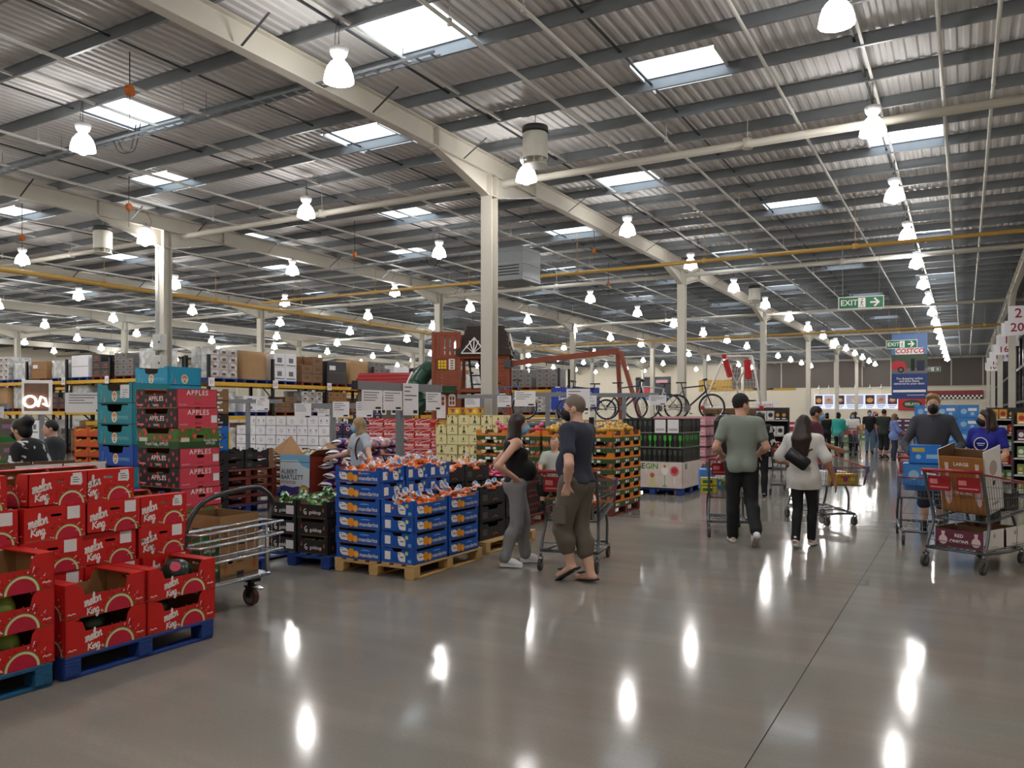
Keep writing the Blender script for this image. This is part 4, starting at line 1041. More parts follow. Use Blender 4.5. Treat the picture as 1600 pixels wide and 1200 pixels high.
# ------------------------------------------------------------------ stacked pallets with black grape cartons, potato bin, potato bags
GPAL = 'empty pallets stacked under the grape cartons'
for i in range(5):
    pallet('blue' if i == 0 else 'red', -10.4, 8.95, '%s pallet, %s in the stack under the black grape cartons' % ('blue' if i == 0 else 'red brown', TIER(i,5)), 1.0, 1.2, 0, i*.1405, GPAL) if False else pallet('blue' if i == 0 else 'red', -10.4, 8.95, '%s pallet, %s in the stack under the black grape cartons' % ('blue' if i == 0 else 'red brown', TIER(i,5)), 1.0, 1.2, PI/2 if False else 0, i*.1405, GPAL)
gc = plain_crate(.5, .38, .15, BC, 'black')
for j in range(2):
    for a in range(2):
        for i in range(2): place(gc, -10.17-.42*a, 8.68+j*.52, 5*.1405+i*.15, random.uniform(-.02,.02), 'black grape carton, %s of two, %s corner of the pallet stack' % (('lower','upper')[i], (('aisle front','aisle back'),('inner front','inner back'))[a][j]), 'black grape cartons')
pallet('blue', -9.42, 10.0, 'blue pallet under the printed potato bin', 1.0, 1.2)
t = thing('potato_bin', 'tall printed card bin of potatoes with open flaps and a white and purple front', 'bin', (-9.45, 9.95, PZ))
BW, BL, BH = .66, .9, .78
SKYP = mat('sky_blue_print', (120,176,212), .5, var=.12, scale=5); PALEP = mat('pale_sky_print', (204,214,222), .5, var=.05, scale=5); VIO = mat('violet_print', (62,52,120), .5, var=.05)
REDPOT = mat('red_potato_print', (150,58,42), .5, var=.35, scale=7)
b = MB(); F = faces_of(BL, BW)
for i, (k, ln) in enumerate((('+x',BL),('-x',BL),('-y',BW),('+y',BW))): b.plate(F[k], [(0,0),(ln,0),(ln,BH),(0,BH)], (), .008, 0 if k != '-y' else 1, 2)
obj('bin_body', b.mesh('bin_body', [REDPOT, PALEP, KRAFT]), t)
b = MB(); f_ = F['-y']; b.flat(f_, [(0,0),(BW,0),(BW,.26),(.55,.245),(.4,.27),(.28,.25),(.1,.275),(0,.255)], .001, 0); b.rect(f_, 0, BW, .69, BH, .001, 1); b.flat(f_, [(.40,.69),(BW,.69),(BW,.56),(.5,.60)], .001, 1); b.rect(f_, 0, BW, .66, .668, .0014, 2)
b.rect(f_, .04,.24,.145,.152,.0016,3); [b.flat(f_, circ(.05+.045*q,.09,.013,10),.0016,3) for q in range(3)]
obj('front_print', b.mesh('front_print', [VIO, SKYP, INK, PRINTW]), t)
b = MB(); b.flat(f_, circ(.53,.20,.115,20,.095), .002, 0)
for q in range(9): b.flat(f_, circ(.53+.07*math.cos(q*.7), .20+.055*math.sin(q*.7), .032, 8), .003+.0003*q, 1)
obj('roast_potato_picture', b.mesh('roast_potato_picture', [mat('bowl_print',(150,110,90),.5,var=0), mat('roast_print',(206,150,60),.5,var=.3,scale=20)]), t)
place_text(text_mesh('ALBERT\nBARTLETT', .105, INK, .012, align='LEFT'), t, (-BW/2+.03,-BL/2,.455), (1,0,0),(0,0,1), .002)
place_text(text_mesh('POTATOES', .066, mat('rust_red_print',(170,60,56),.5,var=0), .012, align='LEFT'), t, (-BW/2+.03,-BL/2,.325), (1,0,0),(0,0,1), .002)
b = MB()
b.add([(-BW/2,-BL/2,BH),(BW/2-.1,-BL/2,BH),(BW/2-.22,-BL/2+.05,BH+.05),(-BW/2-.08,-BL/2+.34,BH+.30),(-BW/2-.15,-BL/2-.02,BH+.06)], [(0,1,2,3),(0,3,4)])
b.add([(BW/2,-BL/2,BH),(BW/2,BL/2,BH),(BW/2+.22,BL/2,BH+.1),(BW/2+.15,-BL/2,BH+.08)], [(0,1,2,3)])
b.add([(-BW/2,BL/2,BH),(BW/2,BL/2,BH),(BW/2,BL/2+.2,BH+.15),(-BW/2,BL/2+.2,BH+.15)], [(0,1,2,3)])
fl_ = obj('top_flap', b.mesh('top_flap', KRAFT), t); md = fl_.modifiers.new('thick','SOLIDIFY'); md.thickness = .008
# potato bags: soft sacks with a purple header band
SACK = bag_mat('potato_sack_net', (66,40,66), (150,98,96), (206,160,150), 9); BAND = mat('purple_sack_band', (76,44,130), .35, var=.1); BANDW = PRINTW
def sack(seed):
    rr = random.Random(seed); t = thing('potato_bag', '', 'bag'); b = MB(); nx, ny = 12, 9; vs = []; fs = []
    for j in range(ny+1):
        v = -PI/2+PI*j/ny
        for i in range(nx):
            u = 2*PI*i/nx; q = abs(math.cos(v))**.55; lump = 1+.09*math.sin(3*u+seed)+.07*math.sin(5*v+2*u+seed)+rr.uniform(-.03,.03)
            vs.append((.17*q*math.copysign(abs(math.cos(u))**.7, math.cos(u))*lump, .24*math.sin(v)*1.0, .075+.075*q*math.sin(u)*lump))
    for j in range(ny):
        for i in range(nx): fs.append((j*nx+i, j*nx+(i+1)%nx, (j+1)*nx+(i+1)%nx, (j+1)*nx+i))
    b.add(vs, fs, 0, True); obj('sack_body', b.mesh('sack_body', SACK), t)
    b = MB()
    for (y0, y1, mi) in ((-.235,-.15,0), (-.27,-.235,1)):
        vs = []
        for y in (y0, y1):
            for k in range(12):
                a = 2*PI*k/12; sc = (.135 if y > -.24 else .15 if y < -.26 else .125); vs.append((sc*math.cos(a)*(1.1 if y>-.2 else 1), y+.006*math.sin(3*a+seed), .075+(.075 if y > -.2 else .012 if y < -.26 else .045)*math.sin(a)))
        b.add(vs, [(k,(k+1)%12,12+(k+1)%12,12+k) for k in range(12)], mi, True)
    obj('header_band', b.mesh('header_band', [BAND, BANDW]), t); return t
sacks = [sack(s) for s in (1,2,3,4)]
pallet('wood', -8.36, 10.1, 'pine pallet under the heap of purple potato bags', 1.1, 1.2)
n_ = 0
for k in range(8):
    nx_ = 3 if k < 6 else 2
    for i in range(nx_):
        for j in range(3 if k > 4 else 2):
            x = -8.80+i*.36+(.08 if k % 2 else 0)+random.uniform(-.03,.03)+(.12 if k > 5 else 0); y = 9.78+j*.40+random.uniform(-.03,.03)
            o = place(sacks[n_ % 4], x, y, PZ+k*.128+random.uniform(0,.01), random.uniform(-.2,.2), 'purple banded potato bag, %s layer up, %s across, %s deep in the heap' % (ORD[k], ORD[i], ORD[j]), 'purple potato bags'); n_ += 1
            o.rotation_euler = (random.uniform(-.12,.12), random.uniform(-.12,.12), random.uniform(-.25,.25))
bagpile([fruit_bag('potato_net','bag',mat('white_potato',(206,190,150),.5,var=.1),bag_mat('blue_white_film',(214,214,222),(210,212,222),(60,110,190),9),11,.04,9)], [(-9.45+dx, 9.95+dy, PZ+.62+dz, a) for dx,dy,dz,a in ((-.05,-.25,.1,0),(.15,-.2,.1,1),(.05,.05,.12,2),(-.18,0,.1,3),(.15,.25,.1,4))], 'blue and white potato net, %s in the open printed bin', 'potato nets in the bin')
# ------------------------------------------------------------------ orange and green fruit trays block
OTR = mat('orange_card', (222,126,36), .5, var=.06); FRUITP = bag_mat('printed_tomato_photo', (50,80,46), (176,84,50), (206,140,86), 11)
def fruit_tray(kind):
    t = thing('fruit_tray', '', 'tray'); L, W, H = .395, .60, .168
    ends = OTR if kind == 0 else GALAG
    b = MB(); F = faces_of(L, W)
    cut = lambda ln: [(0,0),(ln,0),(ln,H),(ln*.84,H),(ln*.80,H*.6),(ln*.2,H*.6),(ln*.16,H),(0,H)]
    for k, ln in (('+x',L),('-x',L),('-y',W),('+y',W)): b.plate(F[k], cut(ln), (), .006, 0 if kind == 0 else 1, 2)
    b.plate(frame((-W/2,-L/2,.012),(1,0,0),(0,1,0)), [(0,0),(W,0),(W,L),(0,L)], (), .008, 2)
    obj('tray_body', b.mesh('tray_body', [OTR, FRUITP, KRAFTD]), t)
    b = MB()
    for k, ln in (('+x',L),('-y',W)):
        b.rect(F[k], 0, ln, .0, H*.42, .001, 0); b.rect(F[k], ln*.3, ln*.46, .012, .05, .0016, 1); b.rect(F[k], ln*.55, ln*.65, .012, .05, .0016, 1)
    obj('green_band', b.mesh('green_band', [GALAG, PRINTW]), t)
    b = MB(); [b.ball((random.uniform(-.2,.2), random.uniform(-.12,.12), .07), .05, 7) for q in range(8)]
    obj('fruit', b.mesh('fruit', mat('mixed_fruit',(176,120,60),.4,var=.4,scale=6)), t, kind='stuff'); return t
ft = [fruit_tray(0), fruit_tray(1)]
pallet('red', -5.3, 12.0, 'red brown pallet under the orange fruit trays by the aisle', 1.2, 1.2); pallet('red', -6.55, 11.9, 'red brown pallet under the green fruit trays behind the standing couple', 1.2, 1.2)
GO = 'fruit trays in the striped block'
for a, x in enumerate((-5.0, -5.62, -6.26, -6.88)):
    for j in range(3):
        for i in range(7 if j < 3 else 6):
            if 0 < a and j > 0 and i < 6: continue
            place(ft[0] if (a == 0 and (i+j) % 1 == 0 and j != 0) or i == 6 else ft[1 if a else i % 2], x, 11.62+j*.398, PZ+i*.168, random.uniform(-.01,.01), 'fruit tray, %s tier up, %s from the aisle, %s row back in the striped block' % (ORD[i], ORD[a], ORD[j]), GO)
FIG = bag_mat('yellow_fruit_film', (206,160,70), (214,196,150), (222,206,190), 10)
fb = [fruit_bag('melon_bag','bag',mat('yellow_fruit',(206,160,60),.4,var=.2),FIG,s,.04,9) for s in (21,22)]
bagpile(fb, [(-5.0+dx, 11.62+dy, PZ+7*.168-.03+dz, random.uniform(0,6)) for dx,dy,dz in ((-.1,0,0),(.12,.05,0),(0,.3,0),(.1,.42,0),(-.1,.5,.0),(0,.7,.0),(.1,.85,.02),(-.1,.8,0))], 'yellow fruit bag, %s along the orange trays by the aisle', 'yellow fruit bags')
bagpile(fb+abag, [(-5.62+dx, 11.62+dy, PZ+7*.168-.03+dz, random.uniform(0,6)) for dx,dy,dz in ((-.15,0,0),(.12,.05,.02),(-.5,.0,0),(-.8,.02,0),(-.1,.3,.03),(-.4,.35,0),(-1.1,0,0),(-1.3,.3,0))], 'fruit bag, %s along the inner fruit trays', 'mixed fruit bags')
# ------------------------------------------------------------------ gin glass display
GB2 = mat('black_gift_box', (24,26,26), .35, var=.08); GRN = mat('vivid_green_print', (60,170,50), .45, var=.1)
def pr_glass(b, F, green):
    for k, ln, n in (('-y',.30,3),('+x',.28,3)):
        for q in range(n):
            c = ln*(q+.5)/n
            b.flat(F[k], [(c-.028,.02),(c+.028,.02),(c+.006,.045),(c+.006,.12),(c+.03,.16),(c+.026,.24),(c-.026,.24),(c-.03,.16),(c-.006,.12),(c-.006,.045)], .001, 0 if green and q % 2 == 0 else 1)
        b.rect(F[k], ln*.4, ln*.6, .2, .21, .0016, 2); b.rect(F[k], 0, ln, 0, .012, .001, 3)
DG = mat('dim_grey_print', (66,70,66), .45, var=0); LG = mat('light_grey_print', (150,150,150), .45, var=0)
gl = [case('glassware_box','box', .28,.30,.28, m5(GB2, mat('green_tray_top',(110,140,110),.5,var=.2)), lambda b,F,g=g: pr_glass(b,F,g), [GRN, DG, GREYINK, LG]) for g in (0,1)]
pallet('blue', -5.33, 15.55, 'blue pallet under the black glassware display', 1.2, 1.2)
t = thing('display_skirt', 'printed white pallet skirt with green gin lettering and flowers under the glassware', 'display', (-5.33, 15.55, PZ))
b = MB(); F = faces_of(1.24, 1.24)
for k in F: b.plate(F[k], [(0,0),(1.24,0),(1.24,.5),(0,.5)], (), .006, 0)
b.box(-.6,.6,-.6,.6,.48,.495,0)
obj('skirt_board', b.mesh('skirt_board', [mat('floral_white_print',(228,222,216),.5,var=.1,scale=7,c2=(204,184,176))]), t)
b = MB(); f_ = F['-y']
b.flat(f_, circ(1.08,.33,.09,16,.1), .001, 0); b.flat(f_, circ(1.08,.34,.06,12), .0014, 1); b.rect(f_, 1.07,1.09,.08,.24,.001,2); b.flat(f_, [(.82,.03),(.94,.03),(.885,.06)], .001, 3); b.rect(f_, .878,.89,.05,.25,.001,3)
b.flat(f_, circ(.885,.34,.07,12,.09), .0012, 2); b.flat(f_, circ(.885,.42,.03,8), .0016, 4); b.flat(f_, [(.56,.02),(.70,.02),(.67,.2),(.59,.2)], .001, 5); b.flat(f_, circ(.63,.24,.05,10), .0011, 4)
obj('cocktail_print', b.mesh('cocktail_print', [mat('pink_drink_print',(206,120,130),.5,var=0), APRED, PRINTW, GRN, mat('amber_print',(190,120,60),.5,var=0), mat('cream_print',(214,206,150),.5,var=0)]), t)
place_text(text_mesh('BE', .15, mat('bottle_green_print',(30,70,50),.5,var=0), .02, align='RIGHT'), t, (-.14,-.62,.41), (1,0,0),(0,0,1), .002)
place_text(text_mesh('GIN', .15, mat('leaf_print',(90,150,50),.5,var=0), .02, align='LEFT'), t, (-.13,-.62,.41), (1,0,0),(0,0,1), .002)
place_text(text_mesh('BE', .15, mat('bottle_green_print',(30,70,50)), .02), t, (.62,-.4,.41), (0,1,0),(0,0,1), .002)
grid(gl, -5.78, 15.09, PZ+.497, 4, 4, 3, .305, .29, .285, 'black glassware box, %s along and %s up on the gin display%s', 'black glassware boxes', pick=lambda i,j,k: 1 if k == 1 else 0, skip=lambda i,j,k: j > 1 and i < 3)
for j in range(1,4):
    for k in range(2): place(gl[k % 2], -5.78+3*.305, 15.09+j*.29, PZ+.497+k*.285, 0, 'black glassware box, %s up, %s back on the aisle side of the gin display' % (ORD[k], ORD[j]), 'black glassware boxes')
t = thing('price_card', 'pair of white price cards hung on the top row of the glassware boxes', 'sign', (-5.03, 14.94, PZ+.497+.57))
for x in (-.13, .13):
    c = obj('card', MB().cbox(x-.11,x+.11,-.004,.0,.0,.26,.001).mesh('card', PAPER), t); b = MB(); f_ = frame((x-.11,-.004,0),(1,0,0),(0,0,1)); b.rect(f_,.02,.2,.05,.062,.001,0); b.rect(f_,.02,.2,.075,.085,.001,0); obj('card_print', b.mesh('card_print', GREYINK), c)
# pink cases behind
PKC = mat('pink_white_case', (214,150,160), .5, var=.1)
def pr_pink(b, F):
    for k, ln in (('-y',.3),('+x',.3)): b.rect(F[k], 0, ln, 0, .03, .001, 0); b.rect(F[k], ln*.3, ln*.9, .06, .16, .001, 1); b.stroke(F[k], [(ln*.35,.1),(ln*.5,.13),(ln*.7,.09),(ln*.85,.12)], .01, .0016, 2)
pk = case('pink_drinks_case','case', .3,.3,.225, m5(PKC), pr_pink, [mat('maroon_print',(96,30,46),.5,var=0), mat('blush_print',(226,190,196),.5,var=0), APRED])
pallet('red', -5.6, 18.1, 'red brown pallet under the pink drinks cases', 1.2, 1.2)
grid([pk], -6.05, 17.65, PZ, 4, 4, 6, .305, .305, .23, 'pink drinks case, %s along and %s up behind the glassware%s', 'pink drinks cases', skip=lambda i,j,k: j > 1 and i < 3 and k < 5)
for j in range(1,4):
    for k in range(5): place(pk, -6.05+3*.305, 17.65+j*.305, PZ+k*.23, 0, 'pink drinks case, %s up, %s back on the aisle side' % (ORD[k], ORD[j]), 'pink drinks cases')
# blue and white boxes left of it, under the bikes
bw = case('white_appliance_box','box', .34,.34,.2, m5(WC), pr_white(1), [GREYINK, GOLDP, mat('silver_print',(160,158,164)), WC])
bb = case('blue_pool_box','box', .34,.40,.16, m5(mat('pool_blue_print',(70,110,190),.5,var=.15,scale=9)), lambda b,F: [ (b.flat(F[k],[(.2,.0),(.32,.0),(.3,.12),(.24,.15)],.001,0), b.rect(F[k],.02,.16,.1,.13,.001,1)) for k in ('-y','+x')], [NAVY, mat('sky_print',(120,170,230))])
pallet('blue', -7.9, 16.9, 'blue pallet under the white and blue boxes below the bikes', 1.6, 1.2)
grid([bw], -8.55, 16.45, PZ, 5, 1, 5, .345, .345, .203, 'white appliance box, %s along and %s up below the bikes%s', 'white appliance boxes')
grid([bb], -8.50, 16.5, PZ+5*.203, 4, 1, 1, .405, .345, .162, 'blue pool toy box, %s along and %s up on the white boxes%s', 'blue pool boxes')
# ------------------------------------------------------------------ price sign posts
POSTM = mat('grey_sign_post', (128,130,136), .45, .2, var=.05)
def card(parent, F0, x0, x1, y0, y1, seed, lines=4):
    c = obj('card', MB().plate(F0, [(x0,y0),(x1,y0),(x1,y1),(x0,y1)], (), .004, 0).mesh('card', PAPER), parent)
    b = MB(); r = random.Random(seed); w_, h_ = x1-x0, y1-y0
    for i in range(lines): b.rect(F0, x0+.08*w_, x0+w_*r.uniform(.4,.9), y1-h_*(.14+.13*i), y1-h_*(.10+.13*i), .0015, 0)
    b.rect(F0, x0+.65*w_, x0+.92*w_, y0+.06*h_, y0+.16*h_, .0015, 1)
    obj('card_print', b.mesh('card_print', [GREYINK, INK]), c)
def sign_post(x, y, h, L, rz, cards, label, off=0.0, both=True, cs=.72):
    """post with a cross bar of length L along local x; cards hang from the bar, facing local -y"""
    t = thing('price_sign_post', label, 'sign post', (x,y,0), rz)
    b = MB(); b.box(-.045,.045,-.03,.03,0.02,h-.04); b.cbox(-.2,.2,-.2,.2,0,.02,.005); obj('post', b.mesh('post', POSTM), t)
    obj('cross_bar', MB().box(-L/2+off,L/2+off,-.035,.035,h-.04,h+.05).mesh('cross_bar', POSTM), t)
    obj('end_cap', MB().box(-L/2+off-.02,-L/2+off-.001,-.037,.037,h-.042,h+.052).mesh('end_cap', BLACKP), t)
    F0 = frame((0,-.05,0),(1,0,0),(0,0,1))
    for i, (a, c, top, bot) in enumerate(cards):
        bot *= cs; m_ = (a+c)/2; hw_ = (c-a)/2*(cs+.1 if cs < 1 else 1); a, c = m_-hw_, m_+hw_
        card(t, F0, a, c, h+bot, h+top, i+int(x*7)&255)
    return t
sign_post(-5.8, 7.53, 1.90, 1.62, PI/2, [(-.74,-.385,-.045,-.27),(-.37,-.02,-.045,-.27),(-.0,.30,.05,-.33),(.46,.78,-.045,-.27)], 'grey price sign post with a long bar of white cards behind the mandarins', off=.02, cs=1)
sign_post(-9.9, 10.9, 1.72, 1.5, .35, [(-.75,-.36,.05,-.3),(-.3,-.02,-.05,-.25),(-.02,.36,.08,-.28),(.42,.8,.08,-.28)], 'grey price sign post with four white cards above the potato heap')
sign_post(-7.6, 14.9, 1.98, 1.5, .3, [(-.75,-.2,.08,-.34),(.35,.95,.12,-.5)], 'grey price sign post with two white cards behind the standing couple')
sign_post(-6.45, 16.3, 1.98, 1.5, .3, [(-1.0,-.55,.0,-.34),(.5,.95,.0,-.3)], 'grey price sign post with two white cards before the bicycles')
sign_post(-14.4, 14.0-1.0, 1.86, 1.7, .3, [(-.85,-.45,.0,-.3),(.2,.6,.05,-.28)], 'grey price sign post with cards above the white drinks cases')
sign_post(-9.9, 16.0, 1.98, 1.2, .3, [(-.45,.0,-.04,-.4),(.35,.75,.02,-.34)], 'grey price sign post with cards beside the wooden play tower')
sign_post(-11.8, 7.9, 1.86, 1.6, .45, [(-.85,.12,.06,-.36),(.14,.8,.04,-.36)], 'grey price sign post with two broad white cards beside the teal crates')
sign_post(-13.9, 6.9, 1.70, 1.1, .5, [(-.6,-.25,.02,-.28),(-.2,.15,0,-.3),(.16,.55,0,-.3)], 'grey price sign post with three square cards near the floral shopper')
# ------------------------------------------------------------------ pallet racking and its loads
RBLK = mat('black_rack_steel', (26,26,28), .45, .2, var=.1); RYEL = mat('yellow_rack_beam', (206,158,30), .45, var=.08)
def rack_bay_meshes(Lb, D, H):
    up = MB()
    for y in (0, D): up.box(-.05,.05,y-.04,y+.04,0,H)
    fr = up.mesh('upright', RBLK)
    br = MB(); z = .3; s = 1
    while z+1 < H: br.bar((0,.04,z),(0,D-.04,z+.9),.03,.03) if s > 0 else br.bar((0,D-.04,z),(0,.04,z+.9),.03,.03); z += .9; s = -s
    return fr, br.mesh('cross_brace', RBLK), MB().box(.05,Lb-.05,-.06,-.0,-.13,0).mesh('beam', RYEL), MB().box(.05,Lb-.05,.02,D-.02,-.03,-.005).mesh('shelf_mesh', mat('rack_mesh_deck',(70,70,72),.5,.4))
def rack(x, y, rz, nb, Lb, D, H, levels, label, sign=None):
    t = thing('pallet_rack', label, 'rack', (x,y,0), rz); fr, br, bm, sm_ = rack_bay_meshes(Lb, D, H)
    for i in range(nb+1): u = obj('upright', fr, t, (i*Lb,0,0)); obj('cross_brace', br, u, (0,0,0))
    for i in range(nb):
        for z in levels:
            obj('beam', bm, t, (i*Lb,0,z)); obj('beam', bm, t, (i*Lb,D+.06,z)); obj('shelf_deck', sm_, t, (i*Lb,0,z))
    if sign:
        for i in range(nb+1):
            c = obj('bay_number_card', MB().cbox(-.12,.12,-.14,-.135,-.14,.14,.001).mesh('bay_number_card', PAPER), t, (i*Lb,-.0,levels[-1]-.02))
            place_text(text_mesh(str(sign+2*i), .16, APRED, .01), c, (0,-.14,0), (1,0,0),(0,0,1), .002)
    return t
WRAP = bag_mat('stretch_wrap', (168,168,166), (186,187,187), (206,207,208), 4); WRAP.node_tree.nodes['Principled BSDF'].inputs['Roughness'].default_value = .25
CARDS = [KRAFT, mat('tan_card',(170,134,96),.7,var=.08), mat('brown_card',(128,96,66),.7,var=.1), WRAP, mat('grey_goods',(120,118,118),.6,var=.2), WC, mat('dark_goods',(50,48,50),.5,var=.2)]
def load(kind, w_, d_, h_, seed):
    """a pallet load: tiers of boxes under wrap / one big carton / drums"""
    rr = random.Random(seed); t = thing('pallet_load', '', 'pallet load'); b = MB()
    for i in (-1,0,1): b.box(i*(w_/2-.06)-.05, i*(w_/2-.06)+.05, -d_/2, d_/2, 0, .1)
    b.box(-w_/2,w_/2,-d_/2,d_/2,.1,.13); obj('pallet_base', b.mesh('pallet_base', PALM['blue'] if seed % 2 else PALM['red']), t)
    h_ -= .13; b = MB(); m2 = CARDS[seed % len(CARDS)]
    if kind == 'cartons':
        nx, nz = rr.choice(((2,3),(3,4),(2,2),(3,3))); ny = 2
        for i in range(nx):
            for k in range(nz):
                for j in range(ny):
                    if k == nz-1 and rr.random() < .12: continue
                    x0 = -w_/2+i*w_/nx; y0 = -d_/2+j*d_/ny; z0 = .13+k*h_/nz
                    c = MB().cbox(x0+.004,x0+w_/nx-.004,y0+.004,y0+d_/ny-.004,z0,z0+h_/nz-.004,.008); f_ = frame((x0+.004,y0+.004,z0),(1,0,0),(0,0,1)); ww, hh = w_/nx-.008, h_/nz
                    if j == 0: c.rect(f_, ww*.3, ww*.7, hh*.35, hh*.7, .002, 1); c.rect(f_, ww*.1, ww*.9, hh*.12, hh*.2, .002, 2)
                    obj('carton', c.mesh('carton', [m2, GREYINK if m2 is WC else KRAFTD, mat('rust_red_print',(170,60,56),.5,var=0) if seed % 3 == 0 else GREYINK]), t)
    elif kind == 'big':
        b.cbox(-w_/2+.02,w_/2-.02,-d_/2+.02,d_/2-.02,.13,.13+h_,.01); f_ = frame((-w_/2+.02,-d_/2+.02,.13),(1,0,0),(0,0,1)); b.rect(f_, w_*.1,w_*.4,h_*.6,h_*.8,.002,1); b.rect(f_,0,w_-.04,h_*.48,h_*.5,.002,2)
        obj('carton', b.mesh('carton', [m2, PAPER, KRAFTD]), t)
    elif kind == 'drum':
        b.lathe([(w_*.42,.13),(w_*.46,.2),(w_*.46,.13+h_*.62)], 16, mi=1); b.lathe([(w_*.46,.13+h_*.62),(w_*.45,.13+h_),(0,.13+h_)],16, mi=0)
        obj('fibre_drum', b.mesh('fibre_drum', [KRAFT, mat('sky_blue_print',(120,176,212))]), t)
    else:
        nx = 9; vs = []
        for k in range(7):
            z = .13+h_*k/6
            for i in range(24):
                a = 2*PI*i/24; cx, sx = math.cos(a), math.sin(a); q = min(1/max(abs(cx),1e-3), 1/max(abs(sx),1e-3))*.97
                q = min(q, 1.32); vs.append((cx*q*w_/2*rr.uniform(.95,1), sx*q*d_/2*rr.uniform(.95,1), z+rr.uniform(-.02,.02)*(0<k<6)))
        b.add(vs, [(k*24+i,k*24+(i+1)%24,(k+1)*24+(i+1)%24,(k+1)*24+i) for k in range(6) for i in range(24)]+[tuple(6*24+i for i in range(24))], 0, True)
        obj('wrapped_stack', b.mesh('wrapped_stack', [m2 if seed % 2 else WRAP]), t)
    return t
LK = {}
NLAB = {'cartons':'stacked carton','big':'single tall carton','drum':'blue and kraft fibre drum','wrap':'stretch wrapped'}
def load_at(kind, w_, d_, h_, seed, x, y, z, rz, label):
    k = (kind, w_, d_, h_, seed)
    if k not in LK: LK[k] = load(*k)
    s = LK[k]
    return place(s, x, y, z, rz, label, 'pallet loads on the racking')
KINDS = ['cartons','wrap','big','cartons','wrap','cartons']
def fill_rack(x, y, rz, nb, Lb, D, levels, heights, nm, seed, skip=(), per=2):
    c, s = math.cos(rz), math.sin(rz)
    r = random.Random(seed)
    for li, z in enumerate([0.0]+list(levels)):
        if li in skip: continue
        for i in range(nb):
            for q in range(per):
                w_ = Lb/per-.25; lx = i*Lb+Lb/per*(q+.5); ly = D/2
                kind = r.choice(KINDS); sd = r.randrange(7); h_ = round(heights[li]*r.choice((.72,.85,.96)), 2)
                load_at(kind, round(w_,2), round(D-.16,2), h_, sd, x+c*lx-s*ly, y+s*lx+c*ly, z+.002, rz,
                        '%s load, %s from the end, %s of the %s' % (NLAB[kind], ORD[min(i*per+q,23)], ('floor level','lower beam','upper beam','top beam')[li], nm))
# left rack, seen square on along the hall's width
rack(-36.2, 18.6, .0, 4, 2.75, 1.1, 3.7, (1.66, 2.86), 'black and yellow pallet rack facing the entrance behind the floral shopper', 31)
fill_rack(-36.2, 18.6, 0, 4, 2.75, 1.1, (1.66,2.86), (1.35,1.05,1.15), 'entrance side rack', 3)
# middle rack, running along the hall
rack(-21.3, 17.6, PI/2, 5, 2.75, 1.1, 3.5, (1.5, 2.62), 'black and yellow pallet rack running down the hall behind the white cases', 51)
fill_rack(-21.3, 17.6, PI/2, 5, 2.75, 1.1, (1.5,2.62), (1.3,.95,1.15), 'middle rack', 8)
rack(-27.5, 33.5, 0, 4, 2.75, 1.1, 3.7, (1.5, 2.7), 'black and yellow pallet rack crossing behind the red roofed cottage', 71)
fill_rack(-27.5, 33.5, 0, 4, 2.75, 1.1, (1.5,2.7), (1.3,1.05,1.15), 'cottage rack', 12)
rack(-47.5, 24, 0, 3, 2.75, 1.1, 3.8, (1.6, 2.9), 'black and yellow pallet rack at the far corner of the hall', 91)
fill_rack(-47.5, 24, 0, 3, 2.75, 1.1, (1.6,2.9), (1.3,1.1,1.15), 'far corner rack', 15)
rack(-34.4, 36, PI/2, 6, 2.75, 1.1, 3.8, (1.6, 2.9), 'long black and yellow pallet rack deep in the hall', 95)
fill_rack(-34.4, 36, PI/2, 6, 2.75, 1.1, (1.6,2.9), (1.3,1.1,1.2), 'deep rack', 17)
# boxed washing machines and a bright ring lamp display at the rack foot
t = thing('ring_lamp_display', 'white framed display with glowing ring and star lamps at the rack foot', 'display', (-22.2, 12.6, 1.55), .5)
b = MB(); b.cbox(-.42,.42,0,.05,0,.95,.01); obj('frame_board', b.mesh('frame_board', WHITE), t); b = MB(); b.rect(frame((-.42,0,0),(1,0,0),(0,0,1)),.08,.76,.1,.86,.002,0); obj('picture_panel', b.mesh('picture_panel', mat('brown_picture',(110,80,66),.5,var=.3)), t)
RL = emit_mat('ring_lamp_glow', (1,.93,.85,1), 6)
b = MB(); b.tube([(-.16+.17*math.cos(a), -.03, .36+.15*math.sin(a)) for a in np.linspace(0,2*PI,15)[:-1]], .03, 6, closed=True); obj('ring_lamp', b.mesh('ring_lamp', RL), t)
b = MB(); b.tube([(.06,-.03,.22),(.14,-.03,.5),(.26,-.03,.44),(.32,-.03,.22),(.2,-.03,.3)], .026, 6); obj('arc_lamp', b.mesh('arc_lamp', RL), t)
t2 = thing('display_stand', 'slim grey stand carrying the ring lamp display', 'stand', (-22.2,12.75,0), .5); obj('stand_post', MB().box(-.05,.05,-.05,.05,.03,1.548).mesh('stand_post', POSTM), t2); obj('stand_foot', MB().cbox(-.35,.35,-.3,.3,0,.03,.006).mesh('stand_foot', POSTM), t2)
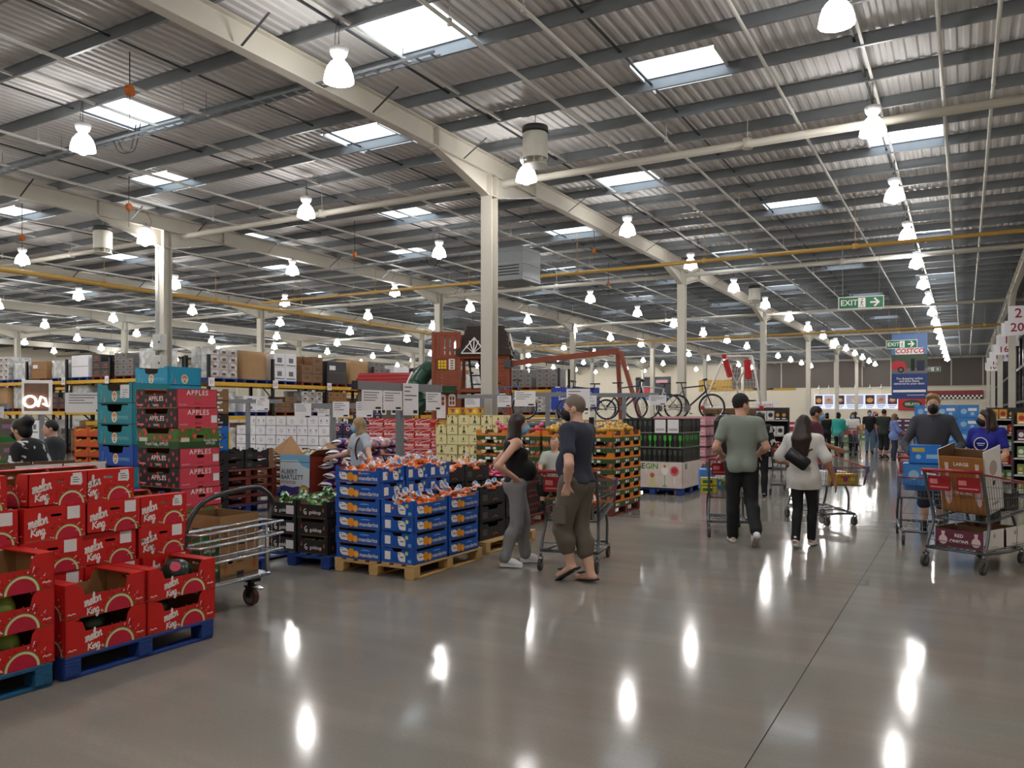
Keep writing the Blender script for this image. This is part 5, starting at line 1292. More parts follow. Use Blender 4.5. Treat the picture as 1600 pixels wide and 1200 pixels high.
# ------------------------------------------------------------------ produce at the left edge: purple boxes, orange and lime crates
PBX = mat('purple_fruit_print', (84,62,92), .5, var=.25, scale=5, c2=(110,120,60))
pf = case('tropical_fruit_box','box', .4,.5,.34, m5(PBX, KRAFT), lambda b,F: [(b.flat(F[k],circ(ln*.25,.13,.06,12),.001,0), b.flat(F[k],circ(ln*.25,.22,.04,9),.001,1), b.rect(F[k],0,ln,0,.08,.001,1), b.rect(F[k],ln*.5,ln*.9,.2,.26,.001,2), b.rect(F[k],0,ln,.325,.34,.0014,3)) for k,ln in (('-y',.5),('+x',.4))], [MORG, MLEAF, mat('mauve_print',(150,110,140),.5,var=0), KRAFT])
pallet('wood', -12.4, 6.55, 'pine pallet under the purple tropical fruit boxes', 1.2, 1.0); pallet('wood', -13.8, 6.15, 'pine pallet under the outer tropical fruit boxes', 1.2, 1.0)
grid([pf], -14.4, 6.35, PZ, 5, 1, 4, .53, .4, .345, 'purple tropical fruit box, %s along and %s up before the racking%s', 'tropical fruit boxes')
OC = mat('orange_crate_print', (226,92,30), .5, var=.08); LC = mat('lime_crate_print', (150,180,50), .5, var=.1)
def veg_crate(m, nm, yl):
    t = thing('salad_crate','', 'crate'); obj('carton_body', tray(.3,.4,.17, m, KRAFTD, None, [(0,.17),(.1,.17),(.2,.12),(.8,.12),(.9,.17),(1,.17)]), t)
    b = MB(); [b.flat(F_, [(ln*.15,.09),(ln*.5,.12),(ln*.5,.145),(ln*.15,.115)], .001, 0) for F_, ln in ((faces_of(.3,.4)['-y'],.4),(faces_of(.3,.4)['+x'],.3))]; obj('crate_print', b.mesh('crate_print', [yl]), t)
    b = MB(); [b.ball((-.15+.1*i,-.08+.16*j,.09),.05,7) for i in range(4) for j in range(2)]; obj('fruit', b.mesh('fruit', OTR if m is OC else LIMEM), t, kind='stuff'); return t
oc, lcx = veg_crate(OC,'o',mat('bright_yellow_print',(226,184,30))), veg_crate(LC,'l',PRINTW)
pallet('blue', -11.35, 8.75, 'blue pallet under the orange and lime salad crates', 1.2, 1.2); pallet('blue', -12.75, 8.6, 'blue pallet under the inner orange salad crates', 1.2, 1.2)
grid([oc,lcx], -13.2, 8.4, PZ, 7, 2, 7, .41, .31, .175, 'salad crate, %s along and %s up by the teal crates%s', 'orange and lime salad crates', pick=lambda i,j,k: 1 if i >= 5 else 0)
YT = thing('yellow_tray','long yellow plastic tray lying over the orange crates','tray',(-12.5,8.45,PZ+7*.175+.02)); obj('tray_body', MB().cbox(-.7,.7,-.12,.12,0,.05,.01).mesh('tray_body', mat('bright_yellow_print',(226,184,30))), YT)
b=MB(); b.box(-.7,.7,-.12,-.10,.05,.07); b.box(-.7,.7,.10,.12,.05,.07); obj('tray_rim', b.mesh('tray_rim', mat('bright_yellow_print',(226,184,30))), YT)
ON = mat('maroon_onion_print', (98,40,58), .5, var=.08)
# ------------------------------------------------------------------ play tower, slide and cottage on a timber stage
CED = mat('stained_cedar', (134,66,42), .6, var=.18, scale=4, stretch=(.4,1,4), bump=.15); CEDD = mat('dark_roof_timber', (46,34,30), .65, var=.2, scale=6)
STG = mat('stage_ply', (120,100,80), .7, var=.1); GSL = mat('green_slide_plastic', (28,70,54), .35, var=.08); GAW = mat('green_awning', (24,64,44), .5, var=.1)
SZ = 1.42
PX, PY_ = -12.9, 20.3
st = thing('display_stage', 'timber display stage under the play tower and the cottage', 'stage', (-14.0, 20.9, 0))
for i in range(8): obj('stage_board', MB().cbox(-3.4,3.4,-.12,.12,0,.03,.004).mesh('stage_board', STG), st, (0,-1.05+i*.3,SZ-.03))
for sx in (-3.2,-1,1.2,3.2):
    for sy in (-1,1): obj('stage_leg', MB().box(-.05,.05,-.05,.05,0,SZ-.03).mesh('stage_leg', STG), st, (sx,sy,0))
obj('stage_skirt', MB().box(-3.35,3.35,-1.1,-1.08,.02,SZ-.03).mesh('stage_skirt', mat('dark_goods',(50,48,50))), st)
tw = thing('play_tower', 'tall cedar play tower with slatted fort, brown roof, white door and ladder', 'play tower', (PX, PY_, SZ), .42)
def tpart(name, b, m, p=tw): return obj(name, b.mesh(name, m), p)
for (x, y) in ((-1.1,-.45),(-.33,-.45),(1.1,-.45),(-1.1,.45),(-.33,.45),(1.1,.45)):
    tpart('corner_post', MB().cbox(x-.05,x+.05,y-.05,y+.05,0,2.55 if x < 0 else 2.1,.006), CED)
for i in range(5):
    for y in (-.46,.46): tpart('fort_slat', MB().cbox(-1.06+i*.16,-.95+i*.16,y-.012,y+.012,1.86,2.5,.004), CED)
for y in (-.47,.47): tpart('rail', MB().cbox(-1.15,-.28,y-.02,y+.02,2.48,2.58,.004), CED); tpart('rail', MB().cbox(-1.15,1.15,y-.02,y+.02,1.78,1.9,.004), CED); tpart('rail', MB().cbox(-1.1,1.15,y-.02,y+.02,.78,.88,.004), CED)
for k in range(5): tpart('wall_plank', MB().cbox(-1.05,-.38,-.475,-.455,.92+k*.1,1.015+k*.1,.004), CED)
tpart('wall_panel', MB().cbox(-1.05,-.38,-.47,-.455,1.42,1.78,.004), CED); tpart('wall_panel', MB().cbox(-1.05,-.38,-.47,-.455,0,.78,.004), CED)
gp_ = tpart('game_panel', MB().cbox(-.98,-.70,-.49,-.475,1.46,1.74,.004), BLACKP)
b = MB()
for i in range(3):
    for j in range(3): b.rect(frame((-.97,-.491,1.47),(1,0,0),(0,0,1)), .01+i*.09,.085+i*.09,.01+j*.09,.085+j*.09,.002,0)
tpart('game_tile', b, mat('bright_yellow_print',(226,184,30)), gp_)
tpart('white_shutter', MB().plate(frame((-.64,-.478,1.46),(1,0,0),(0,0,1)), [(0,0),(.18,0),(.18,.32),(0,.32)], [[(.05,.03+.07*k),(.14,.03+.07*k),(.14,.07+.07*k),(.05,.07+.07*k)] for k in range(4)], .012), WHITE)
def arched(x0, w_, h_): return [(x0,0),(x0+w_,0)]+[(x0+w_/2+w_/2*math.cos(a), h_-.06+.06*math.sin(a)) for a in np.linspace(0,PI,7)]
tpart('white_door', MB().plate(frame((-1.0,-.485,.02),(1,0,0),(0,0,1)), arched(.0,.27,.72), [rrect(.04,.125,.38,.50,.01),rrect(.145,.23,.38,.50,.01),rrect(.04,.125,.52,.63,.01),rrect(.145,.23,.52,.63,.01)], .015), WHITE)
tpart('white_window', MB().plate(frame((-.64,-.485,.38),(1,0,0),(0,0,1)), arched(0,.2,.36), [rrect(.03,.09,.04,.15,.01),rrect(.11,.17,.04,.15,.01),rrect(.03,.09,.17,.28,.01),rrect(.11,.17,.17,.28,.01)], .015), WHITE)
tpart('awning', MB().add([(-1.15,-.47,.98),(-.4,-.47,.98),(-.42,-.75,.80),(-1.2,-.75,.80),(-1.15,-.47,.95),(-.4,-.47,.95),(-.42,-.75,.77),(-1.2,-.75,.77)],[(0,3,2,1),(4,5,6,7),(2,3,7,6),(1,2,6,5),(0,4,7,3)]), GAW)
tpart('deck', MB().box(-1.1,1.1,-.45,.45,.84,.88), CED)
# shingled pitched roof on the other bay, white sunburst gables
for k in range(6):
    for s in (-1, 1):
        y0, y1 = s*(.62-.1*k), s*(.62-.1*(k+1)); z0, z1 = 1.88+.15*k, 1.88+.15*(k+1)
        x0, x1 = -.42+.05*k, 1.22-.05*k
        tpart('roof_board', MB().add([(x0,y0,z0),(x1,y0,z0),(x1,y1,z1),(x0,y1,z1),(x0,y0,z0+.03),(x1,y0,z0+.03),(x1,y1,z1+.015),(x0,y1,z1+.015)],[(0,3,2,1),(4,5,6,7),(0,1,5,4),(1,2,6,5),(2,3,7,6),(3,0,4,7)] if s > 0 else [(0,1,2,3),(7,6,5,4),(4,5,1,0),(5,6,2,1),(6,7,3,2),(7,4,0,3)]), CEDD)
for x in (-.42, 1.22):
    tpart('roof_gable', MB().add([(x,-.62,1.88),(x,.62,1.88),(x+(.3 if x<0 else -.3),.02,2.78),(x+(.3 if x<0 else -.3),-.02,2.78)],[(0,1,2,3)]), CEDD)
b = MB(); c0 = Vector((.12,-.60,1.94))
for k in range(7):
    a = PI*(k)/6; b.bar(c0+Vector((0,0,0)), c0+Vector((.34*math.cos(a)*(1 if k in (0,6) else .8), .06*math.sin(a)*2, .42*math.sin(a))), .03, .02)
b.bar(c0+Vector((-.36,0,-.01)), c0+Vector((.36,0,-.01)), .035,.03); b.bar(c0+Vector((-.36,0,0)), c0+Vector((0,.14,.46)), .035,.03); b.bar(c0+Vector((.36,0,0)), c0+Vector((0,.14,.46)), .035,.03)
tpart('sunburst_gable', b, WHITE)
b = MB(); c0 = Vector((1.235,0,2.2)); b.bar(c0+Vector((0,-.2,-.1)), c0+Vector((-.1,0,.35)), .03,.03); b.bar(c0+Vector((0,.2,-.1)), c0+Vector((-.1,0,.35)), .03,.03); b.bar(c0+Vector((0,-.2,-.1)), c0+Vector((0,.2,-.1)), .03,.03); b.bar(c0+Vector((0,0,-.1)), c0+Vector((-.09,0,.3)), .03,.02); tpart('sunburst_gable', b, WHITE)
b = MB()
for x in (.12,.42): b.bar((x,-.1,0),(x-.18,-.3,1.8),.05,.04)
for k in range(6): b.bar((.08-.03*k,-.12-.033*k,.25+.26*k),(.46-.03*k,-.12-.033*k,.25+.26*k),.04,.04)
tpart('ladder', b, CEDD)
tpart('side_panel', MB().cbox(.66,1.06,-.47,-.45,.9,1.78,.004), CED); [tpart('wall_plank', MB().cbox(.66,1.06,-.485,-.472,.92+k*.1,1.01+k*.1,.004), CED) for k in range(8)]
tpart('low_panel', MB().cbox(.66,1.06,-.47,-.45,.0,.12,.004), CED)
sw = thing('swing_frame', 'cedar swing beam and A-shaped legs reaching out beside the play tower', 'swing', (-11.1, 20.0, SZ))
e1 = Vector((-.6,.35,1.62)); e2 = Vector((2.75,.75,1.90))
obj('swing_beam', MB().bar(e1, e2, .10, .15).mesh('swing_beam', CED), sw)
fl_z = -SZ+.005
obj('swing_leg', MB().bar(e2+Vector((-.05,.0,-.05)), (2.75,1.05,fl_z), .09,.09).mesh('swing_leg', CED), sw); obj('swing_leg', MB().bar(e2+Vector((.05,-.05,-.02)), (4.0,.25,fl_z), .09,.09).mesh('swing_leg', CED), sw)
obj('bracket', MB().obox(e1+Vector((.05,-.02,0)),(.22,.2,.22)).mesh('bracket', mat('dark_sag_bar',(70,72,74))), sw)
# swing hangers
obj('swing_hook', MB().tube([(.6,.5,1.72),(.6,.5,1.55)],.012,5).tube([(1.1,.55,1.75),(1.1,.55,1.58)],.012,5).mesh('swing_hook', BLACKP), sw)
sl = thing('tube_slide', 'dark green plastic tube slide winding down beside the play tower', 'slide', (PX-1.25, PY_-.35, SZ), .42)
pts = curve3([(-.0,.2,1.55),(-.2,.15,1.45),(-.42,.05,1.1),(-.48,-.1,.72),(-.36,-.2,.45),(-.22,-.25,.30)], 5)
obj('slide_tube', MB().tube(pts, [.27]*len(pts), 14).mesh('slide_tube', GSL), sl)
for q in (5, 10, 15, 20): 
    a, c = pts[q], pts[q]+(pts[min(q+1,len(pts)-1)]-pts[q-1]).normalized()*.05
    obj('joint_ring', MB().tube([a,c], .292, 14).mesh('joint_ring', GSL), sl)
obj('slide_support', MB().tube([(-.36,-.05,0),(-.42,0,.7)],.03,6).mesh('slide_support', mat('dark_sag_bar',(70,72,74))), sl)
ct = thing('play_cottage', 'small dark timber play cottage with a red shingled roof and white windows', 'playhouse', (-15.75, 19.95, SZ), .35)
obj('cottage_wall', MB().box(-.85,.55,-.6,.6,0,.92).mesh('cottage_wall', mat('grey_cottage_wall',(96,92,84),.6,var=.1)), ct)
rm_ = mat('red_shingle', (150,32,34), .55, var=.15)
for k in range(5):
    for s in (-1,1):
        y0, y1, z0, z1 = s*(.78-.15*k), s*(.78-.15*(k+1)-.02), .88+.11*k, .88+.11*(k+1)
        obj('roof_shingle_row', MB().add([(-1.0,y0,z0),(.7,y0,z0),(.7,y1,z1),(-1.0,y1,z1),(-1.0,y0,z0+.035),(.7,y0,z0+.035),(.7,y1,z1+.012),(-1.0,y1,z1+.012)],[(0,1,2,3),(7,6,5,4),(4,5,1,0),(5,6,2,1),(6,7,3,2),(7,4,0,3)]).mesh('roof_shingle_row', rm_), ct)
for x in (-.70, -.22, .24):
    w_ = MB().plate(frame((x,-.63,.12),(1,0,0),(0,0,1)), arched(0,.3,.72), [rrect(.03,.135,.05,.32,.02),rrect(.165,.27,.05,.32,.02),rrect(.03,.135,.36,.58,.03),rrect(.165,.27,.36,.58,.03)], .02)
    o = obj('white_window', w_.mesh('white_window', WHITE), ct); obj('window_pane', MB().rect(frame((x,-.605,.12),(1,0,0),(0,0,1)),.02,.28,.04,.62).mesh('window_pane', INK), o)
obj('gable_trim', MB().bar((.72,-.78,.9),(.72,0,1.45),.04,.06).bar((.72,.78,.9),(.72,0,1.45),.04,.06).mesh('gable_trim', WHITE), ct)
obj('gable_board', MB().add([(.60,-.74,.9),(.60,.74,.9),(.60,0,1.43)],[(0,1,2)]).mesh('gable_board', mat('grey_cottage_wall',(96,92,84))), ct)
# ------------------------------------------------------------------ bicycles on a raised board
def bicycle(col, label, x, y, z, rz, turn=0.0, R=.33):
    t = thing('bicycle', label, 'bicycle', (x,y,z), rz); fm = mat(col[0], col[1], .35, .2, var=.05); sp = mat('thin_spoke',(140,142,146),.3,.8,var=0)
    def wheel(cx, a):
        q = Matrix.Rotation(a, 3, 'Z')
        P = lambda an, r: q @ Vector((r*math.cos(an), 0, r*math.sin(an)))+Vector((cx,0,R))
        w_ = obj('wheel', MB().tube([P(2*PI*k/22, R-.02) for k in range(22)], .022, 6, closed=True).mesh('tyre', BLACKP), t)
        b = MB(); 
        for k in range(12): b.tube([P(PI*k/6, .02), P(PI*k/6+.1, R-.04)], .0022, 3)
        obj('spoke', b.mesh('spoke', sp), w_); obj('hub', MB().disc((cx,0,R), .03, q @ Vector((0,1,0)), .09, 10).mesh('hub', CHROME), w_)
        obj('rim', MB().tube([P(2*PI*k/22, R-.045) for k in range(22)], .010, 5, closed=True).mesh('rim', CHROME), w_)
    wheel(-.52, 0); wheel(.52, turn)
    b = MB(); BB=(-.08,0,.30); ST=(-.2,0,.80); HT=(.34,0,.86); HB=(.38,0,.72); RA=(-.52,0,R); FA=(.52,0,R)
    for p, q_, r in ((BB,ST,.018),(ST,HT,.018),(BB,HB,.024),(HB,HT,.022)): b.tube([p,q_], r, 7)
    for s in (-.05,.05): b.tube([BB,(RA[0],s,RA[2])],.012,6); b.tube([(ST[0]+.02,0,ST[2]-.06),(RA[0],s,RA[2])],.011,6)
    obj('frame', b.mesh('frame', fm), t)
    b = MB()
    for s in (-.055,.055): b.tube([(HB[0],s,HB[2]-.02),(FA[0]+.01,s,FA[2])],.016,6)
    b.tube([(HB[0],-.06,HB[2]),(HB[0],.06,HB[2])],.018,6); obj('fork', b.mesh('fork', BLACKP), t)
    obj('handlebar', MB().tube([(.34,0,.86),(.33,0,.97),(.39,0,1.0)],.016,6).tube(curve3([(.30,-.32,1.0),(.38,-.15,1.02),(.40,0,1.0),(.38,.15,1.02),(.30,.32,1.0)],4),.014,6).mesh('handlebar', BLACKP), t)
    obj('saddle', MB().tube([(-.2,0,.80),(-.23,0,.93)],.014,6).add([(-.36,-.07,.95),(-.36,.07,.95),(-.1,.02,.95),(-.1,-.02,.95),(-.36,-.08,.92),(-.36,.08,.92),(-.1,.02,.92),(-.1,-.02,.92)],[(0,3,2,1),(4,5,6,7),(0,1,5,4),(1,2,6,5),(2,3,7,6),(3,0,4,7)]).mesh('saddle', BLACKP), t)
    obj('crank', MB().disc((-.08,-.04,.30),.09,(0,1,0),.012,14).bar((-.08,-.07,.30),(.0,-.07,.16),.02,.015).box(-.03,.05,-.14,-.07,.15,.175).bar((-.08,.07,.30),(-.16,.07,.44),.02,.015).mesh('crank', ZINC), t)
    obj('chain_guard', MB().bar((-.08,-.045,.385),(-.52,-.045,.37),.008,.012).bar((-.08,-.045,.215),(-.52,-.045,.29),.008,.012).mesh('chain', BLACKP), t)
    return t
BZ = 1.42
bs = thing('bicycle_stand', 'long raised kraft and timber board carrying the display bicycles', 'display stand', (-6.9, 19.35, 0), .33)
obj('stand_top', MB().cbox(-2.3,1.8,-.5,.5,BZ-.05,BZ,.006).mesh('stand_top', mat('tan_card',(170,134,96))), bs)
for sx in (-2.1,-.8,.5,1.6):
    for sy in (-.4,.4): obj('stand_leg', MB().box(sx-.03,sx+.03,sy-.03,sy+.03,0,BZ-.05).mesh('stand_leg', POSTM), bs)
def on(u, v=0, c=math.cos(.33), s=math.sin(.33)): return (-6.9+u*c-v*s, 19.35+u*s+v*c)
bicycle(('dark_bike_frame',(36,38,46)), 'dark folding e-bike by the blue tyre banner', *on(-1.7,.3), BZ, .33+PI, .2, .27)
bicycle(('navy_bike_frame',(44,62,96)), 'navy mountain bike with its front wheel turned towards the aisle', *on(-.62,-.28), BZ, .12, .6)
bicycle(('pale_bike_frame',(200,200,204)), 'white mountain bike in the middle of the raised board', *on(.1,.3), BZ, .33+PI, .3)
bicycle(('black_white_bike_frame',(60,60,64)), 'black and white mountain bike at the aisle end of the board', *on(.95,-.12), BZ, .33, .1)
bicycle(('blue_bike_frame',(60,110,160)), 'pale blue bicycle standing in front of the play tower', -10.2, 17.6, BZ, .25, .4) ; 
b2 = thing('bicycle_stand', 'second raised board carrying the blue bicycles by the column', 'display stand', (-10.35, 17.6, 0), .1); obj('stand_top', MB().cbox(-1.5,.95,-.5,.5,BZ-.05,BZ,.006).mesh('stand_top', mat('tan_card',(170,134,96))), b2)
for sx in (-1.4,.85):
    for sy in (-.4,.4): obj('stand_leg', MB().box(sx-.03,sx+.03,sy-.03,sy+.03,0,BZ-.05).mesh('stand_leg', POSTM), b2)
# folded grey tarpaulin rolls on a yellow beamed rack behind the couple
rk = rack(-9.3, 15.15, .1, 1, 2.2, .9, 1.5, (1.25,), 'short yellow beamed rack holding grey tarpaulins behind the standing couple')
TARP = mat('grey_tarpaulin', (84,96,100), .35, var=.25, scale=3, stretch=(.5,1,4))
for k in range(3):
    tp = thing('tarpaulin_roll', 'folded grey green tarpaulin, %s on the short yellow beamed rack' % ORD[k], 'tarpaulin', (-8.2, 15.27+.27*k, 1.262), .1, 'grey tarpaulins')
    pts = curve3([(-.95,0,.06),(-.5,.01,.085),(0,0,.07),(.5,.01,.09),(.95,0,.06)],4); obj('rolled_sheet', MB().tube(pts, [.06+.02*math.sin(i*.7) for i in range(len(pts))], 9).mesh('rolled_sheet', TARP), tp)
    obj('tie_band', MB().tube([(-.4,0,.08),(-.36,0,.08)],.086,9).tube([(.4,0,.085),(.44,0,.085)],.09,9).mesh('tie_band', BLACKP), tp)
# ------------------------------------------------------------------ soft-play goal frame on stacked goods
gf = thing('goal_frame', 'white tubular goal frame with red foam pads and white net above the goods', 'goal', (-5.35, 21.1, 1.70), .1)
GW_ = mat('white_plastic_pipe',(220,218,216),.4,var=.03); RP = mat('red_foam_pad',(178,24,36),.6,var=.08)
A=(-.75,0,.03); B=(.75,.2,.03); T1=(-.2,.15,1.4); T2=(.5,.3,1.4); M_=(.1,.35,.65)
b = MB()
for p,q_ in ((A,B),(A,T1),(B,T2),(T1,T2),(T1,M_),(T2,M_),(M_,(.1,.9,.03))): b.tube([p,q_],.028,7)
obj('pipe_frame', b.mesh('pipe_frame', GW_), gf)
for p in (A,B,T1): obj('corner_joint', MB().obox(p,(.1,.1,.1)).mesh('corner_joint', RP), gf)
obj('foam_pad', MB().bar((-.17,.12,1.3),(-.05,.2,.85),.14,.10).mesh('foam_pad', RP), gf); obj('foam_pad', MB().bar((.38,.25,1.3),(.42,.22,.8),.14,.10).mesh('foam_pad', RP), gf)
b = MB()
for k in range(14): 
    f_ = k/13; p = Vector(A).lerp(Vector(B), f_); q_ = Vector(T1).lerp(Vector(T2), f_); b.tube([p,q_],.003,3)
for k in range(1,12):
    f_ = k/12; b.tube([Vector(A).lerp(Vector(T1),f_), Vector(B).lerp(Vector(T2),f_)],.003,3)
obj('net', b.mesh('net', WHITE), gf, kind='stuff')
pallet('blue', -5.4, 21.3, 'blue pallet under the brown cases that carry the goal frame', 1.2, 1.2)
kc = case('brown_goods_case','case', .4,.4,.31, m5(KRAFTD), lambda b,F: [b.rect(F[k],.1,.3,.08,.2,.001,0) for k in ('-y','+x')], [INK])
grid([kc], -5.8, 20.9, PZ, 3, 2, 5, .405, .405, .312, 'brown goods case, %s along and %s up under the goal frame%s', 'brown goods cases')
# black bin bags / clothing rail next to the pink cases
cr = thing('clothes_rail', 'dark rail of hanging black jackets beside the pink drinks cases', 'clothes rail', (-4.5, 17.7, 0))
obj('rail_frame', MB().tube([(-.3,0,0),(-.3,0,1.55),(.3,0,1.55),(.3,0,0)],.02,6).bar((-.3,-.25,.02),(-.3,.25,.02),.04,.03).bar((.3,-.25,.02),(.3,.25,.02),.04,.03).mesh('rail_frame', CHROME), cr)
for k in range(6):
    x = -.25+.1*k; obj('jacket', MB().add([(x-.03,-.05,1.52),(x+.03,-.05,1.52),(x+.04,-.28,1.42),(x-.04,-.28,1.42),(x-.045,-.27,.72),(x+.045,-.27,.72),(x-.03,.05,1.52),(x+.03,.05,1.52),(x+.04,.28,1.42),(x-.04,.28,1.42),(x-.045,.27,.72),(x+.045,.27,.72)],[(0,1,2,3),(3,2,5,4),(7,6,9,8),(8,9,10,11),(0,6,7,1),(1,7,8,11,5,2),(6,0,3,4,10,9),(4,5,11,10)]).mesh('jacket', CARDS[6] if k % 2 else BLACKP), cr)
# ------------------------------------------------------------------ shelf ends with hanging packs, and rows of goods down the hall
def pack_mesh(m, w_, h_, c2):
    b = MB(); b.cbox(-w_/2,w_/2,0,.06,0,h_,.008,0); f_ = frame((-w_/2,0,0),(1,0,0),(0,0,1)); b.flat(f_, circ(w_/2,h_*.55,w_*.32,10), .001, 1); b.rect(f_, w_*.15,w_*.85,h_*.1,h_*.22,.001,2)
    return b.mesh('pack_body', [m, c2, PRINTW])
def gondola(x, y, rz, L, H, n, cols, nm, seed, shelves=4, D=.55, cat='shelf unit'):
    """a shelf unit and the packs on it, each pack a thing"""
    t = thing('shelf_unit', 'shelf unit '+nm, cat, (x,y,0), rz)
    b = MB(); b.box(-L/2,L/2,D-.03,D,0,H); obj('back_panel', b.mesh('back_panel', CARDS[6]), t)
    for s in (-1,1): obj('side_panel', MB().box(s*L/2-.02,s*L/2+.02,0,D,0,H).mesh('side_panel', CARDS[6]), t)
    sh = H/shelves
    for k in range(shelves): obj('shelf_board', MB().box(-L/2+.02,L/2-.02,0,D-.03,k*sh+.05,k*sh+.08).mesh('shelf_board', mat('pale_shelf',(186,182,176),.5)), t)
    rr = random.Random(seed); c, s = math.cos(rz), math.sin(rz)
    for k in range(shelves):
        lx = -L/2+.06; q = 0
        while True:
            m, c2, w_, h_ = rr.choice(cols)
            rep_ = rr.choice((1,2,3))
            for _ in range(rep_):
                if lx+w_ > L/2-.04: break
                key = (m.name, c2.name, w_, h_)
                if key not in PK: PK[key] = pack_mesh(m, w_, min(h_, sh-.12), c2)
                X_ = lx+w_/2; Y_ = .04+rr.uniform(0,.02)
                o = thing('goods_pack', '%s pack, %s along the %s shelf %s' % (m.name.split('_')[0], ORD[q] if q < 24 else 'last', ORD[k], nm), 'pack', (x+c*X_-s*Y_, y+s*X_+c*Y_, k*sh+.081), rz, 'packs on the shelf unit '+nm)
                obj('pack_body', PK[key], o); lx += w_+.012; q += 1
            if lx+.21 > L/2-.04: break
PK = {}
BLUEP = mat('blue_pack',(60,130,206),.4,var=.1); PALEB = mat('paleblue_pack',(150,190,220),.4,var=.1); AMB = mat('amber_pack',(206,150,60),.4,var=.1); GRP = mat('green_pack',(110,140,80),.4,var=.12); REDP = mat('red_pack',(170,50,50),.4,var=.1); PUP = mat('plum_pack',(84,48,70),.4,var=.1); WHP = mat('white_pack',(206,204,204),.4,var=.05); DKP = mat('dark_pack',(46,44,44),.4,var=.15)
SNK = [(AMB,REDP,.16,.26),(GRP,WHP,.14,.24),(REDP,AMB,.18,.22),(PUP,WHP,.15,.25),(WHP,REDP,.16,.2),(DKP,AMB,.14,.24)]
gondola(1.55, 21.2, -.0, 2.2, 1.72, 0, SNK, 'beyond the onion trolley pair', 4, 5)
gondola(1.75, 17.9, -PI/2*0-.35, 2.0, 1.62, 0, SNK+[(GRP,AMB,.12,.24)], 'at the frame edge', 6, 5)
bl = case('water_pack','pack', .3,.40,.27, m5(BLUEP), lambda b,F: [(b.flat(F[k],circ(ln*.3,.13,.06,10),.001,0), b.rect(F[k],ln*.5,ln*.9,.14,.2,.001,1), b.flat(F[k],circ(ln*.7,.08,.04,8),.001,0)) for k,ln in (('-y',.4),('+x',.3))], [PALEB, PRINTW])
pallet('blue', -.2, 20.2, 'blue pallet under the wrapped blue water packs', 1.2, 1.2)
grid([bl], -.75, 19.75, PZ, 3, 2, 6, .405, .31, .272, 'blue wrapped pack, %s along and %s up behind the masked man%s', 'blue wrapped packs')
# pallets of mixed goods lining both sides of the aisle as it recedes
COLS = [('tan',KRAFT),('white',WC),('blue',BLUEP),('red',REDP),('green',GRP),('amber',AMB),('plum',PUP),('dark',DKP)]
gsrc = {}
for nm, m in COLS:
    gsrc[nm] = case('goods_case','case', .4,.5,.3, m5(m), lambda b,F: [(b.rect(F[k],ln*.2,ln*.8,.1,.2,.001,0), b.rect(F[k],ln*.3,ln*.7,.04,.06,.001,1)) for k,ln in (('-y',.5),('+x',.4),('-x',.4))], [WHP, INK])
def goods_block(x, y, nx, ny, nz, seed, nm, side):
    rr = random.Random(seed); cn = rr.choice(COLS)[0]
    for i in range(nx):
        for j in range(ny):
            front = (j == 0) or (side > 0 and i == nx-1) or (side < 0 and i == 0)
            for k in range(nz):
                if not front and k < nz-1: continue
                if k == nz-1 and rr.random() < .15: continue
                if rr.random() < .12: cn = rr.choice(COLS)[0]
                place(gsrc[cn], x+i*.51, y+j*.41, .002+k*.302, rr.uniform(-.02,.02), '%s goods case, %s across, %s back, %s up, %s' % (cn, ORD[i], ORD[j], ORD[k], nm), 'goods cases '+nm)
goods_block(-6.6, 24.3, 3, 3, 4, 1, 'past the goal frame', 1)
goods_block(-6.9, 29.5, 3, 3, 4, 2, 'by the turquoise shopper', 1)
goods_block(-6.4, 35.5, 3, 3, 4, 3, 'deeper down the inner side', 1)
goods_block(-6.2, 42.5, 3, 4, 4, 4, 'near the far tills', 1)
goods_block(-6.2, 52, 3, 4, 4, 14, 'past the far tills', 1)
goods_block(-5.4, 60, 5, 2, 4, 21, 'across the till line', 1)
goods_block(-2.6, 62, 5, 2, 4, 22, 'beyond the till line', 1)
goods_block(-9.6, 33, 4, 2, 4, 24, 'behind the shoppers', 1)
goods_block(.5, 25.5, 3, 3, 5, 5, 'at the rack foot', -1)
goods_block(.5, 31.5, 3, 3, 5, 6, 'beside the second rack bay', -1)
goods_block(.4, 38, 3, 3, 5, 7, 'beside the numbered racks', -1)
goods_block(.3, 46, 3, 4, 5, 8, 'far along the numbered racks', -1)
goods_block(-11.6, 23.3, 4, 2, 4, 9, 'behind the play tower', 1)
goods_block(-9.0, 27.0, 3, 2, 4, 10, 'behind the bicycles', 1)
HEL = [(WHP,DKP,.2,.26),(DKP,AMB,.16,.26),(WHP,BLUEP,.16,.24)]
gondola(-5.05, 23.3, .25, 1.5, 1.75, 0, HEL, 'past the goal frame', 9, 4)
